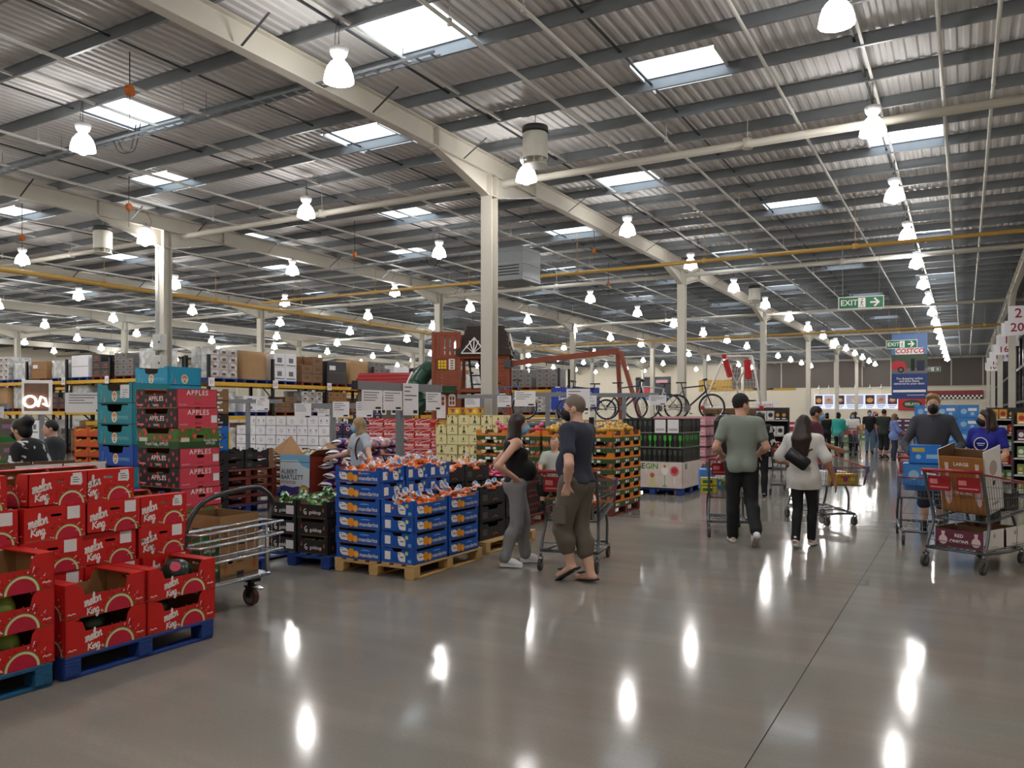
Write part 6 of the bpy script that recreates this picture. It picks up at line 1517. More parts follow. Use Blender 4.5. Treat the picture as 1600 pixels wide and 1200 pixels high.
# ------------------------------------------------------------------ tall black racks along the aisle's rack side, with numbered boards
for i, y in enumerate((29.0, 37.6, 46.2, 54.8, 63.4, 72.0, 80.6)):
    rack(2.5, y, PI/2, 3, 2.85, 1.1, 6.3, (2.2, 3.9, 5.5), 'tall black rack run, %s along the rack side of the aisle' % ORD[i]) if False else None
def tall_rack(y0, nb, label):
    t = thing('pallet_rack', label, 'rack', (3.55, y0, 0), PI/2); Lb = 2.85; D = 1.1
    fr, br, bm, sm_ = rack_bay_meshes(Lb, D, 6.3); bmk = MB().box(.05,Lb-.05,-.06,-.0,-.13,0).box(.05,.16,-.065,-.0,-.16,.03,1).mesh('beam', [RBLK, RYEL]); b = MB(); [b.box(-.09,.09,y-.06,y+.06,0,6.3) for y in (0,D)]; fr = b.mesh('upright', RBLK)
    for i in range(nb+1): u = obj('upright', fr, t, (i*Lb,0,0)); obj('cross_brace', br, u)
    for i in range(nb):
        for z in (2.2, 3.9, 5.4): obj('beam', bmk, t, (i*Lb,0,z)); obj('beam', bmk, t, (i*Lb,D+.06,z)); obj('shelf_deck', sm_, t, (i*Lb,0,z))
for i in range(3):
    tall_rack(30.0+i*20.6, 7, 'tall black rack run, %s along the rack side of the aisle' % ORD[i])
    fill_rack(3.55, 30.0+i*20.6, PI/2, 7, 2.85, 1.1, (2.2,3.9), (1.9,1.5,1.4), '%s aisle side rack' % ORD[i], 40+i, per=2)
NB = mat('number_red', (150,30,40), .5, var=0)
for i, n in enumerate(range(21, 8, -1)):
    y = 37.6+i*3.45; x = 2.0+.0*i; big = n % 2 == 1
    t = thing('bay_number_board', 'white hanging board with a red number, %s from the camera along the racks' % ORD[i], 'sign', (x, y, 5.25 if big else 5.0))
    obj('board', MB().cbox(-.48,.48,-.015,.015,0,.62,.004).mesh('board', PAPER), t); place_text(text_mesh(str(n), .52, NB, .015), t, (0,-.015,.31), (1,0,0),(0,0,1), .003)
    obj('hanger', MB().wire((-.4,0,.62),(-.4,0,ZR+.03-t.location.z),.006).wire((.4,0,.62),(.4,0,ZR+.03-t.location.z),.006).mesh('hanger', GALV), t)
# ------------------------------------------------------------------ exit signs, banner, wall posters, food court
EXG = mat('exit_green', (14,108,70), .4, var=.04)
def exit_sign(x, y, z, wd, label, flip=False, rz=0.0):
    t = thing('exit_sign', label, 'sign', (x,y,z), rz); h = wd*.30
    obj('sign_plate', MB().cbox(-wd/2,wd/2,-.02,.02,0,h,.004).mesh('sign_plate', WHITE), t)
    F0 = frame((-wd/2,-.02,0),(1,0,0),(0,0,1)); b = MB(); m_ = .02*wd; b.rect(F0, m_, wd-m_, m_, h-m_, .001, 0); obj('green_field', b.mesh('green_field', EXG), t)
    b = MB(); X = lambda v: (1-v)*wd if flip else v*wd
    dx0, dx1 = sorted((X(.44), X(.60))); b.rect(F0, dx0, dx1, h*.12, h*.88, .002, 0)
    cx = (dx0+dx1)/2; u = h*.1
    for (p, q_, w_) in (((cx,h*.66),(cx-.2*u,h*.42),.7*u),((cx,h*.60),(cx+1.3*u,h*.52),.35*u),((cx,h*.6),(cx-1.2*u,h*.5),.35*u),((cx-.2*u,h*.42),(cx+.8*u,h*.3),.45*u),((cx+.8*u,h*.3),(cx+.6*u,h*.16),.4*u),((cx-.2*u,h*.42),(cx-1.2*u,h*.2),.45*u)):
        b.stroke(F0, [p, q_], w_, .003, 1, smooth=False)
    b.flat(F0, circ(cx+.25*u, h*.76, .55*u, 8), .003, 1)
    s = -1 if flip else 1; ax = X(.80); 
    b.stroke(F0, [(ax-s*.10*wd,h*.5),(ax+s*.07*wd,h*.5)], h*.14, .002, 0, smooth=False); b.stroke(F0, [(ax-s*.01*wd,h*.82),(ax+s*.09*wd,h*.5),(ax-s*.01*wd,h*.18)], h*.15, .0025, 0, smooth=False)
    obj('running_figure', b.mesh('running_figure', [PRINTW, EXG]), t)
    place_text(text_mesh('EXIT', h*.62, PRINTW, .01), t, (X(.24)-wd/2,-.02,h*.5), (1,0,0),(0,0,1), .003)
    obj('hanger', MB().wire((-wd*.4,0,h),(-wd*.4,0,ZR+.03-z),.008).wire((wd*.4,0,h),(wd*.4,0,ZR+.03-z),.008).mesh('hanger', GALV), t)
exit_sign(-3.05, 29.3, 5.12, 1.42, 'large green exit sign with a running figure above the main aisle', rz=.12)
exit_sign(-2.75, 44.5, 4.83, 1.42, 'green exit sign overlapping the blue hanging banner down the aisle')
exit_sign(-2.3, 74, 5.0, 1.2, 'small green exit sign far beyond the blue banner')
exit_sign(-36.9, 25.0, 4.15, 1.0, 'green exit sign with its arrow pointing away over the far racks', True, .3)
BNB = mat('banner_blue', (38,62,120), .5, var=.06); BNL = mat('banner_sky', (96,126,176), .5, var=.15, scale=1)
t = thing('hanging_banner', 'tall blue hanging banner with a red car picture above the aisle', 'banner', (-2.75, 51.0, 2.4))
F0 = frame((-.92,-.01,0),(1,0,0),(0,0,1))
obj('banner_sheet', MB().cbox(-.92,.92,-.01,.01,0,3.75,.002).mesh('banner_sheet', BNB), t)
b = MB(); b.rect(F0,0,1.84,2.55,3.75,.001,0); b.rect(F0,0,1.84,1.45,2.55,.001,1); b.rect(F0,0,1.84,1.45,1.75,.002,2); b.rect(F0,.08,1.76,.38,.52,.002,5); b.rect(F0,.8,1.7,.2,.23,.002,5); b.rect(F0,.2,1.64,2.56,2.92,.002,5)
b.flat(F0,[(0,1.7),(.75,1.65),(.80,1.9),(.62,2.15),(.25,2.2),(0,2.1)],.003,3); b.flat(F0,circ(.48,1.68,.17,14),.004,4); b.flat(F0,circ(.48,1.68,.10,12),.005,2); b.rect(F0,1.0,1.2,1.6,2.3,.003,4); b.rect(F0,1.3,1.7,1.6,2.2,.003,6)
obj('banner_picture', b.mesh('banner_picture', [BNL, mat('park_green_print',(70,84,66),.5,var=.2), GREYINK, APRED, INK, PRINTW, NAVY]), t)
place_text(text_mesh('COSTCO', .36, mat('logo_red',(200,30,44),.5,var=0), .03, shear=.2), t, (0,-.01,2.74), (1,0,0),(0,0,1), .004)
place_text(text_mesh('Try shopping online\nand have items\ndelivered to your door.', .17, PRINTW, .012), t, (0,-.01,1.02), (1,0,0),(0,0,1), .004)
obj('hanger', MB().wire((-.8,0,3.75),(-.8,0,ZR+.03-2.4),.008).wire((.8,0,3.75),(.8,0,ZR+.03-2.4),.008).mesh('hanger', GALV), t)
t = thing('wall_banner', 'long ochre banner with a black logo panel on the cream far wall', 'banner', (-23.2, Y1-.03, 4.3)); OCH = mat('ochre_banner',(186,146,56),.5,var=.08)
obj('banner_sheet', MB().cbox(-6.2,5.6,-.02,.02,0,1.45,.004).mesh('banner_sheet', OCH), t); b = MB(); F0 = frame((-6.2,-.02,0),(1,0,0),(0,0,1)); b.rect(F0,6.8,9.2,.1,1.35,.002,0); b.stroke(F0,[(7.1,.6),(7.4,1.1),(7.6,.5),(8.0,1.0),(8.3,.6),(8.8,1.1)],.09,.004,1); b.rect(F0,7.3,8.7,.28,.36,.004,1); b.stroke(F0,[(.3,.6),(.8,1.0),(1.4,.7),(2.1,1.1)],.12,.003,2); b.rect(F0,.4,2.2,.25,.42,.003,2); b.rect(F0,3.0,5.8,.5,.62,.003,2); b.rect(F0,9.6,11.4,.6,.7,.003,2)
obj('banner_print', b.mesh('banner_print', [INK, mat('pink_print',(206,150,160),.5,var=0), KRAFTD]), t)
t = thing('wall_poster', 'dark poster with a red car on the cream far wall behind the bicycles', 'poster', (-35.5, Y1-.03, 3.3)); obj('poster_sheet', MB().cbox(-2.4,2.4,-.02,.02,0,3.0,.004).mesh('poster_sheet', mat('dark_poster',(44,46,54),.4,var=.3,scale=1)), t); b = MB(); F0 = frame((-2.4,-.02,0),(1,0,0),(0,0,1)); b.flat(F0,[(.2,.9),(2.2,.8),(2.4,1.2),(1.6,1.6),(.6,1.6)],.002,0); b.rect(F0,2.8,4.4,2.2,2.6,.002,1); b.rect(F0,0,4.8,.0,.35,.002,2); obj('poster_print', b.mesh('poster_print', [APRED, mat('pink_print',(206,150,160)), BLUEP]), t)
t = thing('tyre_sign', 'blue sign asking about new tyres behind the bicycles', 'sign', (-15.3, 33.2, 1.75), .45); obj('sign_board', MB().cbox(-1.3,.9,-.03,.03,.0,1.0,.005).mesh('sign_board', mat('tyre_sign_blue',(30,60,160),.4,var=.08)), t)
place_text(text_mesh('Need new tyres?\nSee here inside', .25, PRINTW, .015), t, (-.2,-.03,.62), (1,0,0),(0,0,1), .003); obj('sign_leg', MB().box(-1.1,-1.04,-.03,.03,-1.75,0).box(.7,.76,-.03,.03,-1.75,0).mesh('sign_leg', POSTM), t)
# food court counter with lit menu boards
MB_W = emit_mat('lit_menu_white', (.86,.88,1,1), 1.0)
def menu_board(x, wd, label, kind):
    t = thing('menu_board', label, 'menu board', (x, Y1-1.9, 2.05)); obj('light_box', MB().cbox(-wd/2,wd/2,-.03,.08,0,1.65,.01).mesh('light_box', MB_W), t)
    F0 = frame((-wd/2,-.03,0),(1,0,0),(0,0,1)); b = MB(); b.rect(F0,.08,wd-.08,.5,1.55,.002,kind % 2); c = wd/2
    b.flat(F0,circ(c,.98,min(.36,wd*.3),14,.26),.004,2+kind % 4); b.flat(F0,circ(c,1.05,min(.2,wd*.2),10,.14),.005,2+(kind+1) % 4)
    b.rect(F0,.15,wd-.15,.3,.38,.002,6); b.rect(F0,.2,wd-.3,.12,.18,.002,6); obj('menu_picture', b.mesh('menu_picture', [mat('dark_menu',(40,40,66),.4,var=.1), mat('pale_menu',(180,180,206),.4,var=.1), MORG, mat('bun_print',(206,150,90),.4,var=.2), mat('sausage_print',(190,110,90),.4,var=.1), mat('cream_print',(214,206,150)), BLUEC]), t)
    obj('gooseneck_lamp', MB().tube(curve3([(0,.1,1.65),(0,.1,2.6),(0,-.15,2.7),(0,-.3,2.5)],4),.03,5).lathe([(.03,2.5),(.2,2.25)],10,(0,-.3,0)).mesh('gooseneck_lamp', GW_), t)
mx = -15.2
for i, wd in enumerate((1.0,1.15,1.2,2.0,1.15,1.15,1.15)):
    menu_board(mx+wd/2, wd-.04, 'lit food court menu board, %s in the row%s' % (ORD[i], ', the wide hot dog one' if i == 3 else ''), i); mx += wd
fcw = wall('trim_1', -15.6, 2.0, Y1-1.8, Y1-1.6, 0, 4.4, WALLC)
t = thing('pizza_sign', 'red fascia sign with a green oval above the food court', 'sign', (-3.9, Y1-2.0, 1.9)); obj('fascia_board', MB().cbox(-2.5,.3,-.05,.1,0,2.0,.01).mesh('fascia_board', mat('fascia_red',(190,34,36),.4,var=.05)), t)
F0 = frame((-2.5,-.05,0),(1,0,0),(0,0,1)); b = MB(); b.flat(F0,circ(1.4,.65,.95,22,.45),.003,0); b.flat(F0,circ(1.4,.65,.85,22,.37),.004,1); obj('green_oval', b.mesh('green_oval', [INK, mat('oval_green',(20,84,50),.4,var=.05)]), t); place_text(text_mesh('GELATO', .38, PRINTW, .01), t, (-1.1,-.05,.65), (1,0,0),(0,0,1), .006)
t = thing('checker_fascia', 'dark red fascia with a black and white checker strip over the food court', 'sign', (-1.2, Y1-2.0, 3.0)); obj('fascia_board', MB().cbox(-2.35,2.9,-.05,.21,.2,1.0,.01).mesh('fascia_board', mat('fascia_dark_red',(130,26,32),.4,var=.05)), t)
b = MB(); F0 = frame((-2.35,-.05,.0),(1,0,0),(0,0,1)); [b.rect(F0,.2*i,.2*i+.2,(.3 if i % 2 else .1),(.5 if i % 2 else .3),.003,0) for i in range(26)]; b.rect(F0,0,5.25,.1,.5,.002,1); obj('checker_strip', b.mesh('checker_strip', [PRINTW, INK]), t)
t = thing('food_counter', 'long pale food court counter under the menu boards', 'counter', (-8.5, Y1-4.2, 0)); obj('counter_top', MB().cbox(-6.5,6.5,-.4,.4,.95,1.0,.01).mesh('counter_top', WHITE), t); obj('counter_front', MB().box(-6.4,6.4,-.3,.3,0,.95).mesh('counter_front', mat('warm_counter',(206,180,120),.5)), t)
t = thing('notice_sign', 'small white notice with red lettering above the goods near the food court', 'sign', (-6.6, 31.2, 1.62)); obj('notice_board', MB().cbox(-.42,.42,-.01,.01,0,.42,.003).mesh('notice_board', PAPER), t); place_text(text_mesh('NO ENTRY\nEXIT ONLY', .12, NB, .01), t, (0,-.01,.22), (1,0,0),(0,0,1), .003); obj('notice_post', MB().box(-.02,.02,.0,.03,-1.62,0).mesh('notice_post', POSTM), t)

t = thing('air_handler', 'grey sheet metal air handling box hung behind the tall cream column', 'air handler', (-12.3, 21.8, 5.65))
obj('duct_casing', MB().cbox(-.62,.62,-.6,.6,0,1.05,.02).mesh('duct_casing', mat('duct_sheet',(112,116,118),.4,.3,var=.08)), t)
b = MB(); [b.box(-.64,.64,-.62,.62,z,z+.03) for z in (.1,.52,.92)]; obj('casing_rib', b.mesh('casing_rib', GALV), t)
b = MB(); [b.box(-.5,.5,-.64,-.6,.18+.09*k,.21+.09*k) for k in range(4)]; obj('intake_louvre', b.mesh('intake_louvre', CARDS[6]), t)
obj('hanger', MB().wire((-.55,0,1.05),(-.55,0,ZR+.03-5.65),.01).wire((.55,0,1.05),(.55,0,ZR+.03-5.65),.01).mesh('hanger', GALV), t)
# ------------------------------------------------------------------ shopping trolleys
CARTG = mat('grey_trolley_steel', (98,102,108), .35, .55, var=.06); CARTR = mat('red_trolley_plastic', (146,28,36), .4, var=.06); PURB = mat('purple_grey_bumper', (96,92,124), .45, var=.05)
def cart_src():
    t = thing('shopping_trolley', '', 'trolley'); W = .29
    b = MB()
    for s in (-1, 1):
        b.tube(curve3([(s*W,-.52,1.0),(s*W,-.50,.97),(s*W*.98,-.40,.70),(s*W*.95,-.34,.50),(s*W,-.40,.32),(s*W,-.46,.20)],5), .016, 7)
        b.tube([(s*W,-.46,.20),(s*W*.9,.10,.17),(s*W*.72,.50,.17)], .016, 7)
        b.tube(curve3([(s*W*.82,.28,.17),(s*W*.82,.30,.40),(s*W*.80,.22,.545)],4), .015, 7)
        b.tube([(s*W*.95,-.34,.50),(s*W*.80,.64,.58)], .012, 6)
    b.tube([(-W*.72,.50,.17),(W*.72,.50,.17)], .016, 7); b.tube([(-W,-.42,.19),(W,-.42,.19)], .012, 6); b.tube([(-W*.95,-.34,.5),(W*.95,-.34,.5)],.012,6)
    obj('tube_frame', b.mesh('tube_frame', CARTG), t)
    def corner(s, v, top):   # v 0 rear .. 1 front
        w_ = W*(1-.15*v); y = (-.47+1.2*v) if top else (-.35+1.0*v); z = (.985-.15*v) if top else (.50+.08*v); return Vector((s*w_, y, z))
    b = MB(); r = .0028
    N = 20
    for s in (-1, 1):
        for k in range(N+1): b.wire(corner(s,k/N,True), corner(s,k/N,False), r, 0, 3)
        for q in (.25,.5,.75): b.wire(corner(s,0,True).lerp(corner(s,0,False),q), corner(s,1,True).lerp(corner(s,1,False),q), r, 0, 3)
    for v in (0, 1):
        for k in range(12): f = k/11; b.wire(corner(-1,v,True).lerp(corner(1,v,True),f), corner(-1,v,False).lerp(corner(1,v,False),f), r, 0, 3)
        for q in (.25,.5,.75): b.wire(corner(-1,v,True).lerp(corner(-1,v,False),q), corner(1,v,True).lerp(corner(1,v,False),q), r, 0, 3)
    for k in range(12): f = k/11; b.wire(corner(-1,0,False).lerp(corner(1,0,False),f), corner(-1,1,False).lerp(corner(1,1,False),f), r, 0, 3)
    for k in range(1,8): b.wire(corner(-1,k/8,False), corner(1,k/8,False), r, 0, 3)
    obj('wire_basket', b.mesh('wire_basket', CARTG), t, kind='stuff')
    b = MB()
    for s in (-1,1): b.tube([corner(s,0,True), corner(s,1,True)], .009, 6); b.tube([corner(s,1,True), corner(s,1,False)], .009, 6)
    b.tube([corner(-1,1,True), corner(1,1,True)], .009, 6); obj('basket_rim', b.mesh('basket_rim', CARTR), t)
    b = MB(); [b.obox(corner(s,1,True)+Vector((0,.01,-.02)), (.05,.05,.09)) for s in (-1,1)]; [b.tube([corner(s,1,True)+Vector((0,.012,-.05)), corner(s,1,False)+Vector((0,.012,.02))], .014, 6) for s in (-1,1)]
    obj('corner_bumper', b.mesh('corner_bumper', PURB), t)
    obj('handle', MB().tube([(-W-.01,-.53,1.01),(W+.01,-.53,1.01)], .019, 9).mesh('handle', CARTR), t)
    for s in (-1,1):
        f_ = frame((s*.145-.115,-.475,.80),(1,0,0),(0,-.13,1)); o = obj('seat_flap', MB().plate(f_, rrect(0,.23,0,.155,.02), (), .008, 0).mesh('seat_flap', CARTR), t)
        b = MB(); b.rect(f_,.02,.21,.03,.045,.001,0); b.rect(f_,.02,.10,.07,.12,.001,0); obj('flap_print', b.mesh('flap_print', [mat('faded_flap_print',(206,120,120),.5,var=0)]), o)
    b = MB()
    for k in range(9): x = -.26+.065*k; b.wire((x,-.44,.215),(x*.75,.50,.185), .004, 0, 4)
    for y in (-.42,-.2,.05,.3): b.wire((-.28+.05*(y+.4),y,.205),(.28-.05*(y+.4),y,.205), .005, 0, 4)
    for y, z in ((-.44,.28),): b.wire((-.28,y,z),(.28,y,z), .004, 0, 4); b.wire((-.28,y,.2),(-.28,y,.28),.004,0,4); b.wire((.28,y,.2),(.28,y,.28),.004,0,4)
    obj('lower_rack', b.mesh('lower_rack', CARTG), t)
    for (x, y) in ((-W,-.48),(W,-.48),(-W*.72,.50),(W*.72,.50)):
        b = MB(); b.bar((x-.022,y-.01,.06),(x-.022,y+.01,.145),.035,.004,0,(1,0,0)); b.bar((x+.022,y-.01,.06),(x+.022,y+.01,.145),.035,.004,0,(1,0,0)); b.box(x-.026,x+.026,y-.02,y+.025,.142,.15); b.lathe([(.014,.148),(.014,.185)],8,(x,y,0))
        c = obj('caster_fork', b.mesh('caster_fork', ZINC), t)
        w_ = obj('wheel', MB().disc((x,y-.012,.0625),.0615,(1,0,0),.030,18).mesh('wheel', RUBBER), c)
        obj('wheel_hub', MB().disc((x,y-.012,.0625),.036,(1,0,0),.034,12).mesh('wheel_hub', CARTG), c)
    return t
CART = cart_src(); GC = 'steel shopping trolleys'
def cart(x, y, hx, hy, label): return place(CART, x, y, 0, math.atan2(-hx, hy), label, GC)
cart(-3.55, 7.70, -.19, .94, 'shopping trolley with the child seat in use beside the man in shorts')
cart(-2.76, 10.72, -.36, .93, 'shopping trolley pushed by the tall man in the black cap')
cart(-1.83, 12.50, .62, -.78, 'shopping trolley with red rims beside the man in the maroon polo')
cart(.12, 9.68, .447, .894, 'shopping trolley loaded with white onion cartons, red flaps up')
cart(-.46, 11.22, .05, -1, 'shopping trolley carrying blue boxes before the masked man')
cart(-3.62, 31.1, -.05, -1, 'far shopping trolley with a maroon panel facing down the aisle')
cart(-2.05, 31.6, .35, .94, 'far shopping trolley beside the man in dark green')
cart(-6.72, 9.30, .25, .97, 'shopping trolley held by the blonde woman behind the mandarins')
cart(-10.0, 5.05, -.80, -.6, 'shopping trolley by the woman in the floral top at the frame edge') if False else cart(-9.75, 4.35, -.87, -.49, 'shopping trolley leant on by the woman in the floral top')
cart(-3.0, 13.9+2.6, .0, 1, 'shopping trolley ahead of the shopper with the patterned sleeve')
# what the trolleys carry
def onion_box(L, W, H, front, word1, word2):
    t = thing('onion_carton', '', 'carton'); b = MB(); F = faces_of(L, W)
    for k, ln in (('+x',L),('-x',L)): b.plate(F[k], [(0,0),(ln,0),(ln,H),(0,H)], [rrect(ln*.40,ln*.60,H*.42,H*.50,.012)] if H > .2 else (), .008, 0, 2)
    for k, ln in (('-y',W),('+y',W)): b.plate(F[k], [(0,0),(ln,0),(ln,H*.9),(0,H*.9)], (), .008, 1, 2)
    b.plate(frame((-W/2,-L/2,.012),(1,0,0),(0,1,0)), [(0,0),(W,0),(W,L),(0,L)], (), .008, 2)
    obj('carton_body', b.mesh('carton_body', [WC, front, KRAFTD]), t)
    b = MB(); f_ = F['-y']; y = H*.5
    for x in (W*.18, W*.84): b.flat(f_, circ(x, H*.36, W*.09, 12, H*.24), .001, 0); b.flat(f_, [(x-.012,H*.55),(x+.012,H*.55),(x+.02,H*.8),(x-.02,H*.8)], .001, 0)
    f2 = F['+x']; b.flat(f2, circ(L*.5,H*.7,H*.12,12), .001, 1); b.rect(f2, L*.3, L*.7, H*.12, H*.16, .001, 1)
    obj('onion_print', b.mesh('onion_print', [mat('pale_onion_print',(206,180,180),.5,var=0), mat('faint_print',(176,160,160),.5,var=0)]), t)
    ts = min(H*.24,.05); place_text(text_mesh(word1, ts, PRINTW, .015), t, (0,-L/2,H*.62 if H < .4 else H*.78), (1,0,0),(0,0,1), .002); place_text(text_mesh(word2, ts, PRINTW, .015), t, (0,-L/2,H*.32), (1,0,0),(0,0,1), .002)
    return t
OCH2 = mat('ochre_onion_print',(150,98,46),.5,var=.08)
ob1 = onion_box(.40,.50,.20, ON, 'RED', 'ONIONS')
hd = math.atan2(-.447,.894); cx_, cy_ = .12, .9*0+9.68
def oncart(lx, ly, hx=.447, hy=.894, x=.12, y=9.68): return (x+hy*lx+hx*ly, y-hx*lx+hy*ly)
p = oncart(0,-.18); place(ob1, p[0], p[1], .216, hd, 'maroon and white red onion carton on the lower rack of the loaded trolley', 'onion cartons')
p = oncart(0,.26); place(ob1, p[0], p[1], .216, hd, 'second maroon and white onion carton further in on the lower rack', 'onion cartons')
ob3 = onion_box(.34,.46,.66, OCH2, 'LARGE', 'ONIONS')
p = oncart(.0,-.10); o = place(ob3, p[0], p[1], .60, hd, 'tall white and ochre onion carton standing tilted in the loaded trolley', 'onion cartons'); o.rotation_euler = (.20, .03, hd)
p = oncart(.0,.30); place(plain_crate(.3,.4,.18,BC,'black'), p[0], p[1], .575, hd, 'black produce carton behind the tall onion carton in the trolley', 'cartons in the trolley')
p = oncart(.0,-.16); place(pcr_, p[0], p[1]+.0, .52, hd+PI/2, 'black produce crate under the tall onion carton in the trolley', 'cartons in the trolley') if False else None
bx = case('blue_wipes_box','box', .24,.34,.22, m5(mat('cyan_blue_print',(30,120,214),.45,var=.05)), lambda b,F: [(b.rect(F[k],ln*.1,ln*.5,.14,.19,.001,0), b.rect(F[k],ln*.55,ln*.9,.06,.11,.001,1), b.flat(F[k],circ(ln*.3,.08,.03,8),.001,1)) for k,ln in (('-y',.34),('+x',.24),('+y',.34),('-x',.24))], [mat('gold_blue_print',(190,170,70),.5,var=0), PALEB])
place(bx, -.42, 11.0, .985, .0, 'cyan blue box on top of the load before the masked man', 'blue boxes in the trolley')
place(bl, -.46, 11.05, .60+.11, 0, 'blue wrapped bottle pack in the trolley before the masked man', 'blue boxes in the trolley'); place(bl, -.46, 11.4, .62, 0, 'second blue wrapped pack deeper in the masked man trolley', 'blue boxes in the trolley')
wm = lambda x,y,z,r,l: melon(x,y,z,r,STRIPE,l)
wm(-2.66, 10.52, .56, .12, 'large striped watermelon in the tall man trolley')
yb = case('yellow_tub','tub', .16,.22,.10, m5(mat('lemon_print',(206,190,60),.45,var=.1), WHITE), lambda b,F: [b.rect(F[k],.03,.15,.03,.07,.001,0) for k in ('-y','-x','+x')], [MLEAF])
place(yb, -2.93, 10.42, .545, .3, 'yellow tub beside the watermelon in the tall man trolley', 'tubs in the trolley'); place(yb, -2.93, 10.42, .648, .3, 'second yellow tub stacked in the tall man trolley', 'tubs in the trolley')
place(bl, -2.95, 10.75, .57, .36, 'blue and white pack in the tall man trolley', 'blue boxes in the trolley')
place(dc if False else bw, -1.70, 12.33, .56, .66, 'pale bakery box in the red rimmed trolley', 'boxes in the red rimmed trolley'); place(sn, -1.50, 12.12, .59, .66, 'yellow snack box in the red rimmed trolley', 'boxes in the red rimmed trolley')
bagpile(bags, [(-3.62,7.75,.60,1),(-3.5,7.95,.60,2),(-3.66,8.05,.61,3)], 'fruit bag, %s in the trolley with the child', 'bags in the child trolley')
place(pcr_, -3.5, 7.72, .525, 1.8, 'black produce crate lying in the trolley with the child', 'cartons in the trolley') if False else None
# ------------------------------------------------------------------ flatbed trolley by the apple tower (hoop end faces the aisle)
ft_ = thing('flatbed_trolley', 'steel flatbed trolley with a dark hoop handle and a long wire basket', 'trolley', (-5.10, 4.40, 0))
GUN = mat('gunmetal_tube', (70,70,72), .3, .8, var=.05)
yL, yR = -.40, .41
obj('hoop_handle', MB().tube(curve3([(0,yL,.27),(0,yL,.60),(0,yL+.02,.74),(.0,yL+.12,.88),(.0,yL+.28,.945),(.0,yR-.16,.985),(.0,yR-.02,.94),(.0,yR+.06,.84),(0,yR+.02,.70),(0,yR,.64)],6), .020, 9).mesh('hoop_handle', GUN), ft_)
obj('upright', MB().tube([(0,yR,.27),(0,yR,.66)], .018, 9).mesh('upright', CHROME), ft_)
for i, z in enumerate((.70,.60,.47)):
    pr_ = [(0,yL,z-.02),(.14,yL+.02,z-.02),(.15,yR+.03,z),(0,yR+.0,z),(-.06,yR,z),(-.06,yL,z-.02)]
    obj('basket_rail', MB().tube(pr_, .012 if i < 2 else .011, 8, closed=True).mesh('basket_rail', CHROME), ft_)
b = MB()
for k in range(10): y = yL+.02+k*.088; b.wire((.145,y,.45),(.145,y,.69),.0025,0,4); b.wire((-.06,y,.45),(-.06,y,.69),.0025,0,4); b.wire((-.06,y,.455),(.145,y,.455),.0025,0,4)
for k in range(4): b.wire((-.03+.05*k,yL,.455),(-.03+.05*k,yR,.47),.0025,0,4)
obj('basket_wire', b.mesh('basket_wire', CHROME), ft_)
obj('deck', MB().cbox(-1.15,.03,yL-.02,yR+.02,.235,.27,.008).mesh('deck', CHROME), ft_); obj('deck_edge', MB().tube([(.03,yL,.25),(.03,yR,.25)],.014,8).mesh('deck_edge', CHROME), ft_)
for (x, y, nm) in ((-.06,yR-.12,1),(-.06,yL+.12,1),(-1.05,yR-.12,0),(-1.05,yL+.12,0)):
    b = MB(); b.box(x-.06,x+.06,y-.05,y+.05,.20,.234); b.lathe([(.03,.165),(.03,.20)],10,(x,y,0)); b.bar((x,y-.035,.07),(x,y-.035,.17),.05,.006,0,(0,1,0)); b.bar((x,y+.035,.07),(x,y+.035,.17),.05,.006,0,(0,1,0)); b.box(x-.04,x+.04,y-.04,y+.04,.155,.168)
    c = obj('caster_fork', b.mesh('caster_fork', BLACKP), ft_)
    obj('wheel', MB().disc((x,y,.0755),.0745,(0,1,0),.04,20).mesh('wheel', mat('brown_red_tyre',(84,44,40),.5,var=.1)), c); obj('wheel_hub', MB().disc((x,y,.0755),.05,(0,1,0),.044,14).mesh('wheel_hub', ZINC), c)
    if nm: obj('brake_pedal', MB().bar((x+.05,y,.16),(x+.13,y,.15),.05,.012).mesh('brake_pedal', CHROME), c)
pin = thing('pineapple_carton','','carton'); PINL=.44
obj('carton_body', tray(.40,.52,.245, KRAFT, KRAFTD, None, None, [rrect(.08,.13,.10,.13,.01)], [rrect(.22,.30,.0+.01,.045,.008)]), pin)
b = MB()
for k, ln in (('+x',.40),('-y',.52)):
    F0 = faces_of(.40,.52)[k]
    for x in (.05, ln-.05): b.flat(F0, circ(x,.07,.022,10,.034), .001, 0); b.flat(F0, [(x-.02,.135),(x-.006,.10),(x+.006,.10),(x+.02,.135),(x+.004,.12),(x,.15),(x-.004,.12)], .001, 1)
    b.rect(F0, ln*.36, ln*.64, .125, .135, .001, 2); b.rect(F0, ln*.42, ln*.58, .105, .112, .001, 2); b.rect(F0, ln*.42, ln*.6, .0, .03, .0012, 2)
obj('pineapple_print', b.mesh('pineapple_print', [mat('brown_orange_print',(150,90,44),.6,var=0), mat('dull_green_print',(80,104,60),.6,var=0), INK]), pin)
for j, y in enumerate((4.62,)):
    for i in range(2): place(pin, -5.45, y-.02, .271+i*.247, 0, 'kraft pineapple carton, %s of two on the flatbed trolley' % ('lower','upper')[i], 'cartons on the flatbed trolley')
for i in range(2): place(apg, -5.50, 4.18, .271+i*.19, PI/2 if False else 0, 'green printed apple box, %s of two on the flatbed trolley' % ('lower','upper')[i], 'cartons on the flatbed trolley')
place(ob1, -7.05, 4.15, .0, 0, '', '') if False else None
# white onion cartons on the melon pallet's rear edge, seen over the red cartons
pallet('blue', -7.5, 4.2, 'blue pallet under the white onion cartons behind the melons', 1.0, 1.0)
for k in range(5):
    for i in range(2): place(ob1, -7.25, 4.0+i*.42, PZ+k*.2015, 0, 'white and maroon onion carton, %s in the %s column behind the melons' % (TIER(k,5), ('entrance side','trolley side')[i]), 'onion cartons')
